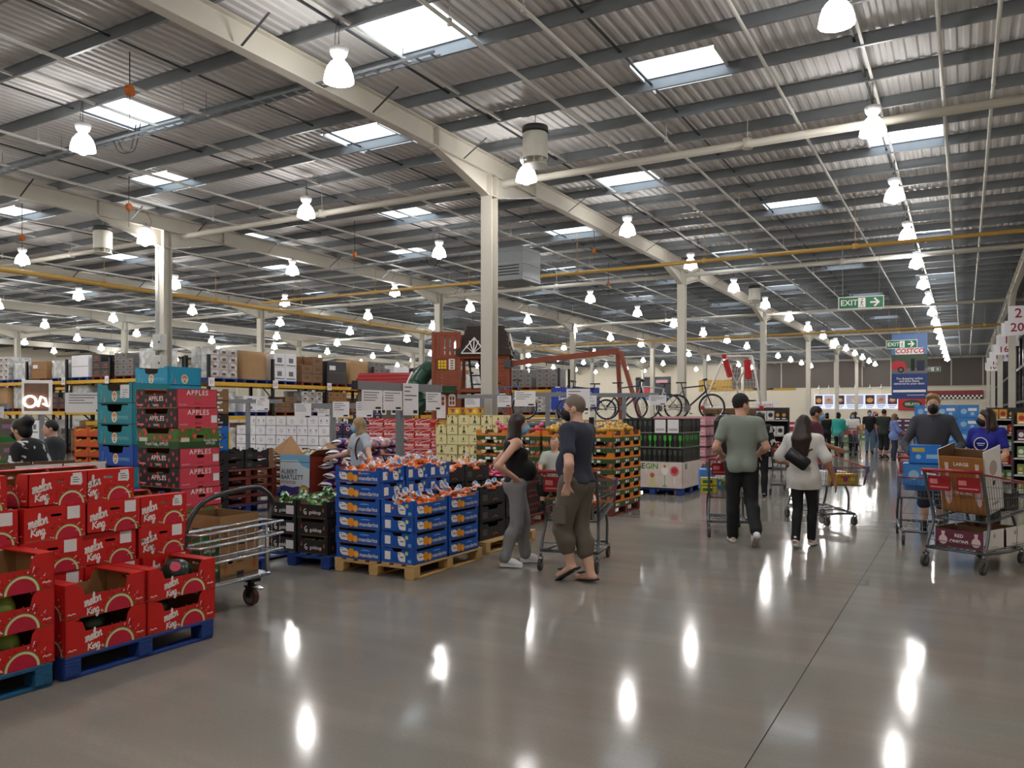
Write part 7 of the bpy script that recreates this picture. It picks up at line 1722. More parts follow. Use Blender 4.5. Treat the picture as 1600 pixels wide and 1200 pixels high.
# ------------------------------------------------------------------ people: signed-distance bodies meshed with surface nets
class Sdf:
    def __init__(s, lo, hi, h):
        s.lo = np.array(lo, float); s.h = h; s.n = (np.ceil((np.array(hi)-s.lo)/h)).astype(int)+1
        s.D = np.full(s.n, .5, np.float32)
    def win(s, lo, hi, pad):
        a = np.maximum(((np.array(lo)-pad-s.lo)/s.h).astype(int), 0); b = np.minimum(((np.array(hi)+pad-s.lo)/s.h).astype(int)+2, s.n)
        if (b <= a).any(): return None
        g = np.meshgrid(*[s.lo[i]+s.h*np.arange(a[i], b[i]) for i in range(3)], indexing='ij')
        return tuple(slice(a[i], b[i]) for i in range(3)), g
    def put(s, sl, d, k):
        o = s.D[sl]
        if k <= 0: s.D[sl] = np.minimum(o, d); return
        h = np.clip(.5+.5*(o-d)/k, 0, 1); s.D[sl] = o*(1-h)+d*h-k*h*(1-h)
    def cap(s, a, b, ra, rb, k=.02):
        a = np.array(a, float); b = np.array(b, float); r = max(ra, rb)
        w = s.win(np.minimum(a,b)-r, np.maximum(a,b)+r, k+2.5*s.h)
        if w is None: return
        sl, (x,y,z) = w; d = b-a; L = max((d*d).sum(), 1e-9)
        t = np.clip(((x-a[0])*d[0]+(y-a[1])*d[1]+(z-a[2])*d[2])/L, 0, 1)
        s.put(sl, np.sqrt((x-a[0]-t*d[0])**2+(y-a[1]-t*d[1])**2+(z-a[2]-t*d[2])**2)-(ra+(rb-ra)*t), k)
    def ell(s, c, r, k=.02, R=None, sub=False):
        c = np.array(c, float); r = np.array(r, float); m = r.max()
        w = s.win(c-m, c+m, k+2.5*s.h)
        if w is None: return
        sl, (x,y,z) = w; x, y, z = x-c[0], y-c[1], z-c[2]
        if R is not None: R = np.array(R); x, y, z = (R[0,0]*x+R[1,0]*y+R[2,0]*z, R[0,1]*x+R[1,1]*y+R[2,1]*z, R[0,2]*x+R[1,2]*y+R[2,2]*z)
        k0 = np.sqrt((x/r[0])**2+(y/r[1])**2+(z/r[2])**2); k1 = np.sqrt((x/r[0]**2)**2+(y/r[1]**2)**2+(z/r[2]**2)**2)+1e-6
        d = k0*(k0-1)/k1
        if sub: s.D[sl] = np.maximum(s.D[sl], -d)
        else: s.put(sl, d, k)
    def cut(s, p, n):
        """keep the side where (x-p).n < 0"""
        n = np.array(n, float); n /= np.linalg.norm(n)
        g = [s.lo[i]+s.h*np.arange(s.n[i]) for i in range(3)]
        d = ((g[0]-p[0])*n[0])[:,None,None]+((g[1]-p[1])*n[1])[None,:,None]+((g[2]-p[2])*n[2])[None,None,:]
        s.D = np.maximum(s.D, d.astype(np.float32))
    def folds(s, amp, fx=9, fz=14, ph=0):
        g = [s.lo[i]+s.h*np.arange(s.n[i]) for i in range(3)]
        x, y, z = g[0][:,None,None], g[1][None,:,None], g[2][None,None,:]
        s.D = s.D+(amp*np.sin(fz*z+3*np.sin(fx*x+ph)+2*np.sin(7*y+ph))*np.sin(5*x+4*y+2*z+ph)).astype(np.float32)
    def mesh(s, name, m):
        D = s.D; S = D < 0; n = np.array(D.shape)
        c = np.zeros(n-1, np.int8)
        offs = [(i,j,k) for i in (0,1) for j in (0,1) for k in (0,1)]
        for i,j,k in offs: c += S[i:n[0]-1+i, j:n[1]-1+j, k:n[2]-1+k]
        act = np.argwhere((c > 0) & (c < 8)); 
        idx = np.full(n-1, -1, np.int64); idx[tuple(act.T)] = np.arange(len(act))
        P = np.zeros((len(act),3)); cnt = np.zeros(len(act))
        for a in range(3):
            for b0 in (0,1):
                for b1 in (0,1):
                    o0 = [0,0,0]; o0[(a+1)%3] = b0; o0[(a+2)%3] = b1; o1 = list(o0); o1[a] = 1
                    d0 = D[tuple((act+o0).T)]; d1 = D[tuple((act+o1).T)]; q = (d0 < 0) != (d1 < 0)
                    t = d0[q]/(d0[q]-d1[q]); p = (act[q]+o0).astype(float); p[:,a] += t; P[q] += p; cnt[q] += 1
        P = P/cnt[:,None]*s.h+s.lo
        F = []
        for a in range(3):
            u, v = (a+1)%3, (a+2)%3
            sl0 = [slice(1,-1)]*3; sl0[a] = slice(0,-1); sl1 = [slice(1,-1)]*3; sl1[a] = slice(1,None)
            s0, s1 = S[tuple(sl0)], S[tuple(sl1)]
            e = np.argwhere(s0 != s1); sg = s0[tuple(e.T)]
            base = e.copy(); base[:,u] += 1; base[:,v] += 1
            def cell(du, dv):
                q = base.copy(); q[:,u] -= du; q[:,v] -= dv; return idx[tuple(q.T)]
            f = np.stack([cell(1,1), cell(0,1), cell(0,0), cell(1,0)], 1)
            f[~sg] = f[~sg][:, ::-1]; F.append(f)
        F = np.concatenate(F)
        me = bpy.data.meshes.new(name); me.vertices.add(len(P)); me.vertices.foreach_set('co', P.ravel().astype(np.float32))
        me.loops.add(F.size); me.loops.foreach_set('vertex_index', F.ravel().astype(np.int32)); me.polygons.add(len(F))
        me.polygons.foreach_set('loop_start', np.arange(0, F.size, 4, dtype=np.int32)); me.polygons.foreach_set('loop_total', np.full(len(F), 4, np.int32))
        me.polygons.foreach_set('use_smooth', np.ones(len(F), bool)); me.materials.append(m); me.update(calc_edges=True); me.validate(); return me
SKIN = mat('light_skin', (206,158,138), .5, var=.05, scale=12); SKINP = mat('pale_skin', (216,172,152), .5, var=.05, scale=12); SKINT = mat('tan_skin', (164,112,86), .5, var=.05, scale=12)
for m_ in (SKIN, SKINP, SKINT): b_ = m_.node_tree.nodes['Principled BSDF']; b_.inputs['Subsurface Weight'].default_value = 0.0
def V(*a): return np.array(a, float)
def norm(v): v = np.array(v, float); return v/max(np.linalg.norm(v), 1e-9)
def rotv(v, ax, an):
    ax = norm(ax); return v*math.cos(an)+np.cross(ax, v)*math.sin(an)+ax*np.dot(ax, v)*(1-math.cos(an))
def hand(s, w, dr, bk, side, curl=.5, sc=1.0, thumb=.7):
    """w wrist, dr finger direction, bk direction of the back of the hand, side +1 right hand / -1 left"""
    dr = norm(dr); bk = norm(bk-np.dot(bk,dr)*dr); ac = np.cross(dr, bk)*side      # ac points to the thumb side
    w = np.array(w, float)
    for i, (o, ln, r) in enumerate(((.030,.070,.0092),(.010,.078,.0096),(-.011,.072,.0092),(-.030,.056,.0080))):
        kn = w+dr*(.088-.006*abs(i-1.2))*sc+ac*o*sc; s.cap(w+ac*o*.55*sc+dr*.01, kn, .016*sc, .0125*sc, .014)
        d = dr; p = kn
        for q, f in enumerate((.45,.32,.23)):
            d = rotv(d, np.cross(d, -bk), curl*(.6 if q == 0 else .75)); nx_ = p+d*ln*f*sc; s.cap(p, nx_, (r+.0008)*sc, r*(.95 if q < 2 else .85)*sc, .004); p = nx_
    b0 = w+ac*.024*sc+dr*.022*sc; d = norm(dr*.62+ac*thumb-bk*.25); p1 = b0+d*.042*sc; s.cap(b0, p1, .016*sc, .012*sc, .012)
    d = norm(d+dr*.35); p2 = p1+d*.032*sc; s.cap(p1, p2, .0115*sc, .010*sc, .004); s.cap(p2, p2+norm(d+dr*.3)*.024*sc, .010*sc, .0082*sc, .003)
def skeleton(H, **kw):
    f = H/1.75
    J = dict(pel=V(0,0,.94),che=V(0,.0,1.25),nk=V(0,-.015,1.46),hd=V(0,.03,1.615),shR=V(.175,-.01,1.41),shL=V(-.175,-.01,1.41),elR=V(.235,-.04,1.13),elL=V(-.235,-.04,1.13),wrR=V(.25,.04,.88),wrL=V(-.25,.04,.88),
             hiR=V(.088,0,.92),hiL=V(-.088,0,.92),knR=V(.095,.025,.50),knL=V(-.095,.025,.50),anR=V(.095,-.03,.085),anL=V(-.095,-.03,.085),toR=V(.105,.13,.03),toL=V(-.105,.13,.03))
    J = {k: v*f for k, v in J.items()}
    for k, v in kw.items(): J[k] = V(*v)
    return J
def torso(s, J, f, inf, wd=1.0, belly=0.0, bust=0.0, dep=1.0, k=.06):
    p, c, n = J['pel'], J['che'], J['nk']; up = norm(n-p); fw = norm(np.cross(up, J['shL']-J['shR'])); 
    if fw[1] < 0 and abs(fw[1]) > .2 and not J.get('flip'): fw = -fw
    rt = np.cross(fw, up); R = np.stack([rt, fw, up], 1)
    s.ell(p+up*.02*f, (.150*f*wd+inf,.112*f*dep+inf,.14*f+inf), k, R)
    s.ell(p+up*.17*f+fw*.01, (.132*f*wd+inf,.098*f*dep+inf,.16*f+inf), k, R)
    s.ell(c+up*.03*f, (.158*f*wd+inf,.108*f*dep+inf,.18*f+inf), k, R)
    s.ell(c+up*.13*f-fw*.01, (.150*f*wd+inf,.085*f*dep+inf,.085*f+inf), k, R)
    s.cap(J['shL'], J['shR'], .052*f+inf, .052*f+inf, k)
    if belly: s.ell(p+up*.14*f+fw*(.06+belly*.45)*f, (.115*f*wd+inf,.10*f+belly*f*.55+inf,.135*f+inf), k, R)
    if bust:
        for q in (-1,1): s.ell(c+up*.04*f+fw*.085*f+rt*q*.065*f, (.062*f+inf,.05*f*bust+inf,.065*f+inf), .04, R)
    for q in (-1,1): s.ell(p-fw*.06*f+rt*q*.065*f-up*.03*f, (.085*f+inf,.085*f+inf,.095*f+inf), .04, R)
    return R
def arm(s, J, sd, f, inf=0, upto=2.0, th=1.0):
    a, b, c = J['sh'+sd], J['el'+sd], J['wr'+sd]
    if upto < 1: s.cap(a, a+(b-a)*upto, .049*f*th+inf*.7, .046*f*th+inf, .03); return
    s.cap(a, b, .050*f*th+inf, .038*f*th+inf, .025)
    m = b+(c-b)*.3; s.cap(b, m, .039*f*th+inf, .041*f*th+inf, .015); 
    s.cap(m, b+(c-b)*min(1,upto-1+1e-6 if upto < 2 else 1), .041*f*th+inf, (.027*f+inf) if upto >= 2 else .034*f*th+inf, .015)
def leg(s, J, sd, f, inf=0, th=1.0, upto=2.0, k=.03):
    a, b, c = J['hi'+sd], J['kn'+sd], J['an'+sd]
    s.cap(a, b, .088*f*th+inf, .056*f*th+inf, k)
    if upto <= 1: return
    m = b+(c-b)*.32; bk = norm(np.cross(np.cross(c-b, V(0,1,0)), c-b)); m2 = m-bk*.018*f
    s.cap(b, m2, .055*f*th+inf, .056*f*th+inf, .02); e = b+(c-b)*min(1,upto-1)
    s.cap(m2, e, .056*f*th+inf, (.036*f*th+inf) if upto >= 2 else .048*f*th+inf, .02)
def headR(yaw, pit=0, roll=0): return np.array(Euler((pit, roll, yaw), 'XYZ').to_matrix())
def head(s, J, f, R):
    c = J['hd']; T = lambda x,y,z: c+R @ (V(x,y,z)*f)
    s.ell(T(0,-.012,.025), V(.074,.094,.098)*f, .02, R); s.ell(T(0,.028,-.045), V(.058,.066,.078)*f, .03, R); s.ell(T(0,.058,-.098), V(.026,.022,.020)*f, .02, R)
    s.cap(T(0,.088,.012), T(0,.108,-.030), .009*f, .013*f, .010); s.ell(T(0,.078,.03), V(.05,.014,.012)*f, .012, R)
    s.cap(T(-.02,.085,-.066), T(.02,.085,-.066), .007*f, .007*f, .008)
    for q in (-1,1): s.ell(T(q*.075,-.008,-.012), V(.011,.024,.033)*f, .006, R); s.ell(T(q*.034,.088,.010), V(.014,.010,.010)*f, 0, R, sub=True)
    s.cap(T(0,-.02,-.06), J['nk']-V(0,0,.02), .056*f, .062*f, .03)
def build_person(label, H, J, x, y, rz, skin=SKIN, z=0, h=.0085, wd=1.0, belly=0, bust=0, yaw=0, pit=0, hair=None, top=None, bottom=None, shoes=None, mask=None, cap=None, hands=None, th=1.0, dep=1.0, extra=None, group=None):
    f = H/1.75; R = headR(yaw, pit); t = thing('person', label, 'person', (x,y,z), rz)
    if group: t['group'] = group
    pts = np.array([v for k, v in J.items() if k != 'flip']); lo, hi = pts.min(0)-.22*f, pts.max(0)+.22*f
    mk = lambda q=h: Sdf(lo, hi, q)
    s = mk(); torso(s, J, f, 0, wd, belly, bust, dep)
    for sd in 'LR':
        arm(s, J, sd, f, th=th); leg(s, J, sd, f, th=th)
        a, to = J['an'+sd], J['to'+sd]; s.cap(a, a-V(0,.035,.03)*f if to[2] < .08+z*0 else a, .034*f, .032*f, .02); s.cap(a-V(0,0,.03)*f, to, .034*f, .026*f, .02); 
    head(s, J, f, R)
    for sd in 'LR':
        hp = (hands or {}).get(sd); w_ = J['wr'+sd]; fa = norm(J['wr'+sd]-J['el'+sd])
        if h < .015:
            dr, bk, cu = hp if hp else (fa, V(1 if sd == 'R' else -1,.3,0), .45)
            hand(s, w_, V(*dr), V(*bk), 1 if sd == 'R' else -1, cu, f)
        else: s.ell(w_+fa*.07*f, V(.028,.028,.075)*f, .02, np.array(Vector((0,0,1)).rotation_difference(Vector(fa)).to_matrix()))
    obj('body', s.mesh('body', skin), t)
    c = J['hd']; T = lambda x,y,z: c+R @ (V(x,y,z)*f)
    if h < .015:
        b = MB(); [b.ball(T(q*.034,.080,.010), .011*f, 8, 0) for q in (-1,1)]; b2 = MB(); [b2.ball(T(q*.034,.0885,.010), .0058*f, 7, 0) for q in (-1,1)]
        e = obj('eyes', b.mesh('eyes', WHITE), t); obj('pupils', b2.mesh('pupils', INK), e)
    if hair:
        kind, hm = hair; s = Sdf(c-V(.25,.3,.55)*f, c+V(.25,.25,.25)*f, max(h*.8,.007))
        if kind == 'crop': s.ell(T(0,-.014,.028), V(.079,.099,.102)*f, .0, R); s.cut(T(0,.070,.052), R @ V(0,.80,-.60)); s.cut(T(0,0,-.055), R @ V(0,0,-1))
        else:
            s.ell(T(0,-.016,.03), V(.086,.106,.107)*f, .0, R)
            if kind == 'quiff': s.ell(T(.01,.05,.095), V(.07,.06,.04)*f, .03, R); s.cut(T(0,.082,.075), R @ V(0,.74,-.67)); s.cut(T(0,0,-.05), R @ V(0,0,-1))
            else:
                s.cut(T(0,.076,.058), R @ V(0,.80,-.60))
                if kind == 'bun': s.ell(T(0,-.09,.10), V(.075,.07,.07)*f, .03, R); s.ell(T(0,-.07,-.03), V(.085,.06,.08)*f, .03, R)
                else:
                    ln = dict(bob=.20, long=.34, chest=.385, xlong=.44)[kind]
                    for q in (-1,-.5,0,.5,1):
                        a = T(q*.062,-.045-.03*(1-abs(q)),.03); e = c+V(0,0,-ln*f*(1-.12*abs(q)))+R @ (V(q*.075,(-.085 if ln < .4 else -.205)+.035*abs(q),0)*f)
                        m = (a+e)/2+R @ (V(q*.012,-.02 if ln < .4 else -.045,0)*f); s.cap(a, m, .042*f, .045*f, .03); s.cap(m, e, .045*f, .022*f, .03)
                    if mask is not None or True:
                        for q in (-1,1): s.cap(T(q*.076,.0,.04), c+V(0,0,-ln*.72*f)+R @ (V(q*.088,.0,0)*f), .022*f, .02*f, .02)
        s.folds(.004, 30, 6)
        obj('hair', s.mesh('hair', hm), t)
    if cap is not None:
        s = Sdf(c-V(.2,.25,.15)*f, c+V(.2,.3,.2)*f, max(h*.8,.007)); s.ell(T(0,-.012,.035), V(.086,.106,.106)*f, 0, R); s.cut(T(0,.03,.045), R @ V(0,.15,-1))
        s.ell(T(0,.12,.05), V(.075,.085,.010)*f, .012, R); obj('cap', s.mesh('cap', cap), t)
    if mask is not None:
        s = Sdf(c-V(.15,.15,.18)*f, c+V(.15,.2,.1)*f, max(h*.7,.006)); s.ell(T(0,.030,-.055), V(.064,.080,.072)*f, 0, R); s.cap(T(0,.10,-.005), T(0,.108,-.04), .012*f, .022*f, .03)
        s.cut(T(0,.035,0), R @ V(0,-1,.12)); s.cut(T(0,0,-.016), R @ V(0,-.22,1)); mo = obj('face_mask', s.mesh('face_mask', mask), t)
        b = MB(); [b.tube([T(q*.06,.045,-.02), T(q*.078,-.01,-.002)], .003*f, 5) for q in (-1,1)]; obj('ear_loop', b.mesh('ear_loop', mask), mo)
    if bottom:
        kind, bm = bottom; s = mk(max(h*1.1,.009)); inf = dict(loose=.016, leggings=.006, jeans=.013, shorts=.026, cargo=.027)[kind]; up2 = dict(shorts=1.08, cargo=1.52).get(kind, 1.97)
        p = J['pel']; Rt = torso(s, J, f, .006, wd, belly*.9, 0, dep)
        for sd in 'LR': leg(s, J, sd, f, inf, th, up2)
        s.cut(p+Rt[:,2]*.075*f, Rt[:,2]); 
        for sd in 'LR':
            b0, c0 = J['kn'+sd], J['an'+sd]
        if kind in ('loose','cargo','shorts','jeans'): s.folds(.005 if kind != 'jeans' else .004, 11, 26, 1.0)
        o = obj('trousers' if up2 > 1.9 else 'shorts', s.mesh('trousers', bm), t)
        if kind == 'cargo':
            b = MB(); [b.obox(J['kn'+sd]*.5+J['hi'+sd]*.5+V((.12 if sd=='R' else -.12)*f,0,-.07), (.035,.13,.16)) for sd in 'LR']; obj('cargo_pocket', b.mesh('cargo_pocket', bm), o)
    if top:
        kind, tm, hem = top; s = mk(max(h*1.1,.009)); inf = dict(tank=.013, tee=.019, bigtee=.03, jacket=.020, tunic=.026, polo=.018)[kind]
        Rt = torso(s, J, f, inf, wd, belly, bust, dep)
        for sd in 'LR':
            if kind == 'tank': s.cap(J['sh'+sd]*.55+J['sh'+('R' if sd=='L' else 'L')]*.45+V(0,0,.0), J['che'], .03, .05, .03)
            else: arm(s, J, sd, f, inf*.6 if kind == 'jacket' else inf, dict(jacket=1.92, tunic=1.5, bigtee=.78).get(kind, .62), th)
            if kind in ('tunic','bigtee') and hem < -.12: s.cap(J['hi'+sd], J['hi'+sd]*.6+J['kn'+sd]*.4, .098*f+inf, .105*f+inf, .05)
        s.cut(J['pel']+Rt[:,2]*hem*f, -Rt[:,2])
        if kind == 'tank':
            s.cut(J['nk']-Rt[:,2]*.10*f+Rt[:,1]*.08*f, Rt[:,2]*.9+Rt[:,1]*.45)
            for sd, q in (('L',-1),('R',1)): s.ell(J['sh'+sd]+Rt[:,0]*q*.045*f, (.085*f,.13*f,.13*f), 0, Rt, sub=True)
        else: s.ell(J['nk']+Rt[:,2]*.045*f+Rt[:,1]*.015*f, (.072*f,.075*f,.055*f), 0, Rt, sub=True)
        if kind != 'tank': s.folds(.006, 8, 13, .7)
        o = obj(dict(tank='tank_top',jacket='jacket',tunic='tunic').get(kind,'shirt'), s.mesh('shirt', tm), t)
        if kind == 'tank':
            b = MB()
            for sd, q in (('L',-1),('R',1)): b.tube([J['nk']+Rt[:,0]*q*.085*f+Rt[:,1]*(.10)*f-Rt[:,2]*.12*f, J['nk']+Rt[:,0]*q*.085*f+Rt[:,1]*.045*f-Rt[:,2]*.0*f, J['nk']+Rt[:,0]*q*.09*f-Rt[:,1]*.075*f-Rt[:,2]*.10*f], .014, 6)
            obj('shoulder_strap', b.mesh('shoulder_strap', tm), o)
    if shoes:
        kind, sm1, sm2 = shoes
        for sd in 'LR':
            a, to = J['an'+sd], J['to'+sd]; d = norm(to-a); ho = norm(V(d[0],d[1],0)); s = Sdf(np.minimum(a,to)-V(.14,.14,.1), np.maximum(a,to)+V(.14,.14,.1), max(h,.008))
            sole = a-V(0,0,.05)*f if to[2] < .075 and a[2] < .13 else a-norm(np.cross(np.cross(d,V(0,0,1)),d))*.055*f
            if kind == 'sneaker':
                s.cap(a, a*.4+to*.6, .044*f, .036*f, .03); s.cap(a*.4+to*.6, to, .040*f, .034*f, .03); s.cap(sole-ho*.03*f, sole, .036*f, .036*f, .03); s.cap(a, a+V(0,0,.03), .042*f, .042*f, .02)
                o = obj('sneaker', s.mesh('sneaker', sm1), t)
                q = MB(); n_ = norm(np.cross(np.cross(d, V(0,0,1)), d)); hl = sole-ho*.045*f; tp = to-V(0,0,.0)+ho*.025*f if a[2] < .13 else to+d*.03
                q.bar(hl-V(0,0,.012), tp-V(0,0,.012), .074*f, .02, 0); obj('sole', q.mesh('sole', sm2), o)
            else:
                up_ = norm(np.cross(np.cross(d, V(0,0,1)), d)); q = MB(); hl = a-up_*.07*f-d*.05*f; q.bar(hl, to-up_*.028*f+d*.035*f, .085*f, .016, 0, tuple(up_)); q.bar(a*.35+to*.65+up_*.03*f+np.cross(d,up_)*.04, a*.35+to*.65+up_*.03*f-np.cross(d,up_)*.04, .03, .012, 0); obj('sandal', q.mesh('sandal', sm1), t)
    return t
DKH = mat('dark_brown_hair', (44,30,26), .45, var=.3, scale=30); BLKH = mat('black_hair', (26,22,22), .45, var=.3, scale=30); GRYH = mat('grey_cropped_hair', (120,106,96), .7, var=.25, scale=60); BLNH = mat('dark_blonde_hair', (152,124,86), .5, var=.3, scale=30); GING = mat('strawberry_hair', (160,108,62), .5, var=.25, scale=30)
MSKB = mat('light_blue_mask', (128,176,216), .6, var=.04); MSKK = mat('black_mask', (24,24,28), .6, var=.06); SHOEW = mat('white_leather', (222,222,226), .5, var=.03); SOLE = mat('pale_sole', (186,182,178), .6, var=.05)
TOPK = mat('black_cotton', (17,17,20), .8, var=.1); GRYJ = mat('grey_marl', (128,128,132), .85, var=.08, scale=40); NVY = mat('navy_cotton', (48,51,68), .85, var=.06); CARGO = mat('khaki_brown_cotton', (100,93,84), .85, var=.1); SAGE = mat('sage_cotton', (134,142,134), .85, var=.05); TBLK = mat('black_trouser', (24,24,28), .8, var=.1); WTEE = mat('white_cotton', (214,212,210), .85, var=.03)
KSOLE = mat('black_sandal', (34,32,32), .7, var=.1)
# woman in the black tank top, hand on hip
J = skeleton(1.60, elR=(.33,-.21,1.06), wrR=(.185,-.02,.93), elL=(-.33,-.20,1.06), wrL=(-.185,-.03,.93), knR=(.085,.0,.46), anR=(.10,-.13,.085), toR=(.13,.03,.03), knL=(-.09,.09,.46), anL=(-.13,.10,.085), toL=(-.15,.25,.03), pel=(0,.0,.86), che=(0,-.02,1.14), nk=(0,-.02,1.33))
build_person('person in a black tank top and grey joggers with a blue mask, hand on hip', 1.60, J, -4.08, 7.28, -1.0, belly=.065, bust=1.15, hair=('chest', DKH), mask=MSKB, top=('tank', TOPK, .03), bottom=('loose', GRYJ), shoes=('sneaker', SHOEW, SHOEW), hands={'R': ((-.45,.35,-.6),(.8,-.3,0),.6), 'L': ((.45,.35,-.6),(-.8,-.3,0),.6)}, pit=-.02, wd=.95)
# man in the navy tee and long cargo shorts, foot crossed on its toes
J = skeleton(1.78, elL=(-.35,-.14,1.14), wrL=(-.225,-.04,.93), elR=(.30,.05,1.15), wrR=(.28,.24,1.04), anL=(-.02,.05,.17), toL=(.0,.20,.045), knL=(-.10,.10,.52), anR=(.09,-.10,.085), toR=(.12,.06,.03))
build_person('person in a navy tee and long brown cargo shorts standing in black flip-flops', 1.78, J, -3.18, 6.83, 1.45, skin=SKINP, belly=.03, wd=1.06, dep=1.10, hair=('crop', GRYH), mask=MSKK, yaw=.45, top=('tee', NVY, .0), bottom=('cargo', CARGO), shoes=('sandal', KSOLE, KSOLE), hands={'L': ((.25,.35,-.85),(-.8,-.5,.1),.35), 'R': ((0,1,-.2),(.2,.1,1),.5)}, th=1.1)
# toddler in the trolley seat
J = skeleton(.98); J.update({k: v for k, v in dict(pel=V(0,0,.08),che=V(0,.02,.25),nk=V(0,.02,.37),hd=V(0,.04,.49),shR=V(.105,.02,.34),shL=V(-.105,.02,.34),elR=V(.13,.12,.24),elL=V(-.13,.12,.24),wrR=V(.09,.24,.22),wrL=V(-.09,.24,.22),hiR=V(.06,.02,.06),hiL=V(-.06,.02,.06),knR=V(.08,.20,.06),knL=V(-.08,.20,.06),anR=V(.08,.22,-.14),anL=V(-.08,.22,-.14),toR=V(.08,.31,-.17),toL=V(-.08,.31,-.17)).items()})
build_person('small child with strawberry blond hair seated in the trolley holding its handle', .98, J, -3.71, 7.45, PI+.2, skin=SKINP, z=.80, h=.0065, hair=('crop', GING), top=('tee', mat('pale_green_tee',(190,198,190),.85,var=.05), -.02), bottom=('shorts', TBLK), shoes=('sneaker', TOPK, TOPK), wd=1.05)
# tall man in a cap, walking away
J = skeleton(1.84, anR=(.12,-.36,.20), toR=(.12,-.24,.05), knR=(.11,-.05,.52), anL=(-.10,.05,.085), toL=(-.11,.22,.03), elL=(-.31,-.06,1.18), wrL=(-.22,.20,1.08), elR=(.285,-.05,1.18), wrR=(.22,.21,1.08))
build_person('tall person in a black cap and sage tee walking away behind a trolley', 1.84, J, -2.38, 9.90, .36, skin=SKIN, wd=1.12, dep=1.05, yaw=-1.0, hair=('crop', DKH), cap=mat('black_cap',(32,32,36),.8,var=.08), top=('tee', SAGE, -.10), bottom=('jeans', TBLK), shoes=('sneaker', SHOEW, SOLE), th=1.12, hands={'L': ((.2,.8,-.3),(-.2,.2,1),1.0), 'R': ((-.2,.8,-.3),(.2,.2,1),1.0)})
# woman in the oversized white tee
J = skeleton(1.58, anR=(.06,.12,.085), toR=(.07,.27,.03), knR=(.08,.10,.46), anL=(-.05,-.16,.10), toL=(-.06,-.01,.035), knL=(-.07,.02,.45), elL=(-.30,-.02,1.03), wrL=(-.24,.18,.98), elR=(.29,-.04,1.02), wrR=(.34,.04,.80))
build_person('person in an oversized white tee and black leggings with long dark hair', 1.58, J, -1.67, 9.98, -.08, skin=SKINT, wd=1.10, dep=1.05, hair=('xlong', DKH), top=('bigtee', WTEE, -.17), bottom=('leggings', TBLK), shoes=('sneaker', SHOEW, SHOEW), th=1.0)
bg_ = thing('belt_bag', 'black belt bag worn across the back over the white tee', 'bag', (-1.70, 9.78, 1.06), -.08)
b = MB(); pts_ = rrect(-.135,.135,-.075,.075,.03); Rm = Matrix.Rotation(.62, 3, 'Y')
b.add([Rm @ Vector((p[0],-.05,p[1])) for p in pts_]+[Rm @ Vector((p[0]*1.06,.0,p[1]*1.06)) for p in pts_]+[Rm @ Vector((p[0],.035,p[1])) for p in pts_], [tuple(range(16))]+[(k,16+k,16+(k+1)%16,(k+1)%16) for k in range(16)]+[(16+k,32+k,32+(k+1)%16,16+(k+1)%16) for k in range(16)]+[tuple(range(47,31,-1))], 0, True)
obj('bag_body', b.mesh('bag_body', mat('black_leather',(26,26,30),.4,var=.1)), bg_); obj('zip', MB().tube([Rm @ Vector((-.1,-.052,.03)), Rm @ Vector((.1,-.052,.03))], .004, 5).mesh('zip', ZINC), bg_)
obj('strap', MB().tube(curve3([(.11,.0,.08),(.135,.02,.105),(.15,.05,.115)],4), .011, 5).tube(curve3([(-.11,.02,-.085),(-.14,.04,-.105),(-.15,.07,-.11)],4), .011, 5).mesh('strap', mat('black_leather',(26,26,30))), bg_)
# man in the maroon polo
J = skeleton(1.72, elL=(-.26,.08,1.12), wrL=(-.20,.30,1.04), elR=(.26,.08,1.12), wrR=(.20,.30,1.04))
build_person('person in a maroon polo and blue mask standing at the red rimmed trolley', 1.72, J, -2.06, 13.35, -1.35, skin=SKINT, wd=1.05, hair=('crop', BLKH), mask=MSKB, top=('polo', mat('maroon_cotton',(78,36,50),.85,var=.06), -.08), bottom=('jeans', mat('blue_denim',(84,108,136),.85,var=.12)), shoes=('sneaker', SHOEW, SHOEW), h=.0105, hands=None)
# masked man in the grey top, facing the camera
J = skeleton(1.86, elL=(-.34,.05,1.18), wrL=(-.26,.28,1.06), elR=(.34,.05,1.18), wrR=(.26,.28,1.06))
build_person('person in a charcoal top and black mask pushing the trolley of blue boxes', 1.86, J, -.37, 12.12, PI+.05, skin=SKINP, wd=1.16, hair=('quiff', BLNH), mask=MSKK, top=('jacket', mat('charcoal_knit',(62,64,72),.85,var=.06), -.12), bottom=('shorts', mat('navy_cotton',(48,51,68))), shoes=('sneaker', TOPK, TOPK), h=.009)
b = MB(); b.tube([(.075*math.cos(a), -.0+.07*math.sin(a), 1.545+.012*math.sin(a)) for a in np.linspace(0,2*PI,15)[:-1]], .022, 7, closed=True)
pm_ = [o for o in COL.objects if o.get('label','').startswith('person in a charcoal top')][0]
obj('collar', b.mesh('collar', mat('charcoal_knit',(62,64,72))), pm_); obj('zip', MB().bar((0,.125,1.36),(0,.095,1.53),.012,.012).mesh('zip', BLACKP), pm_)
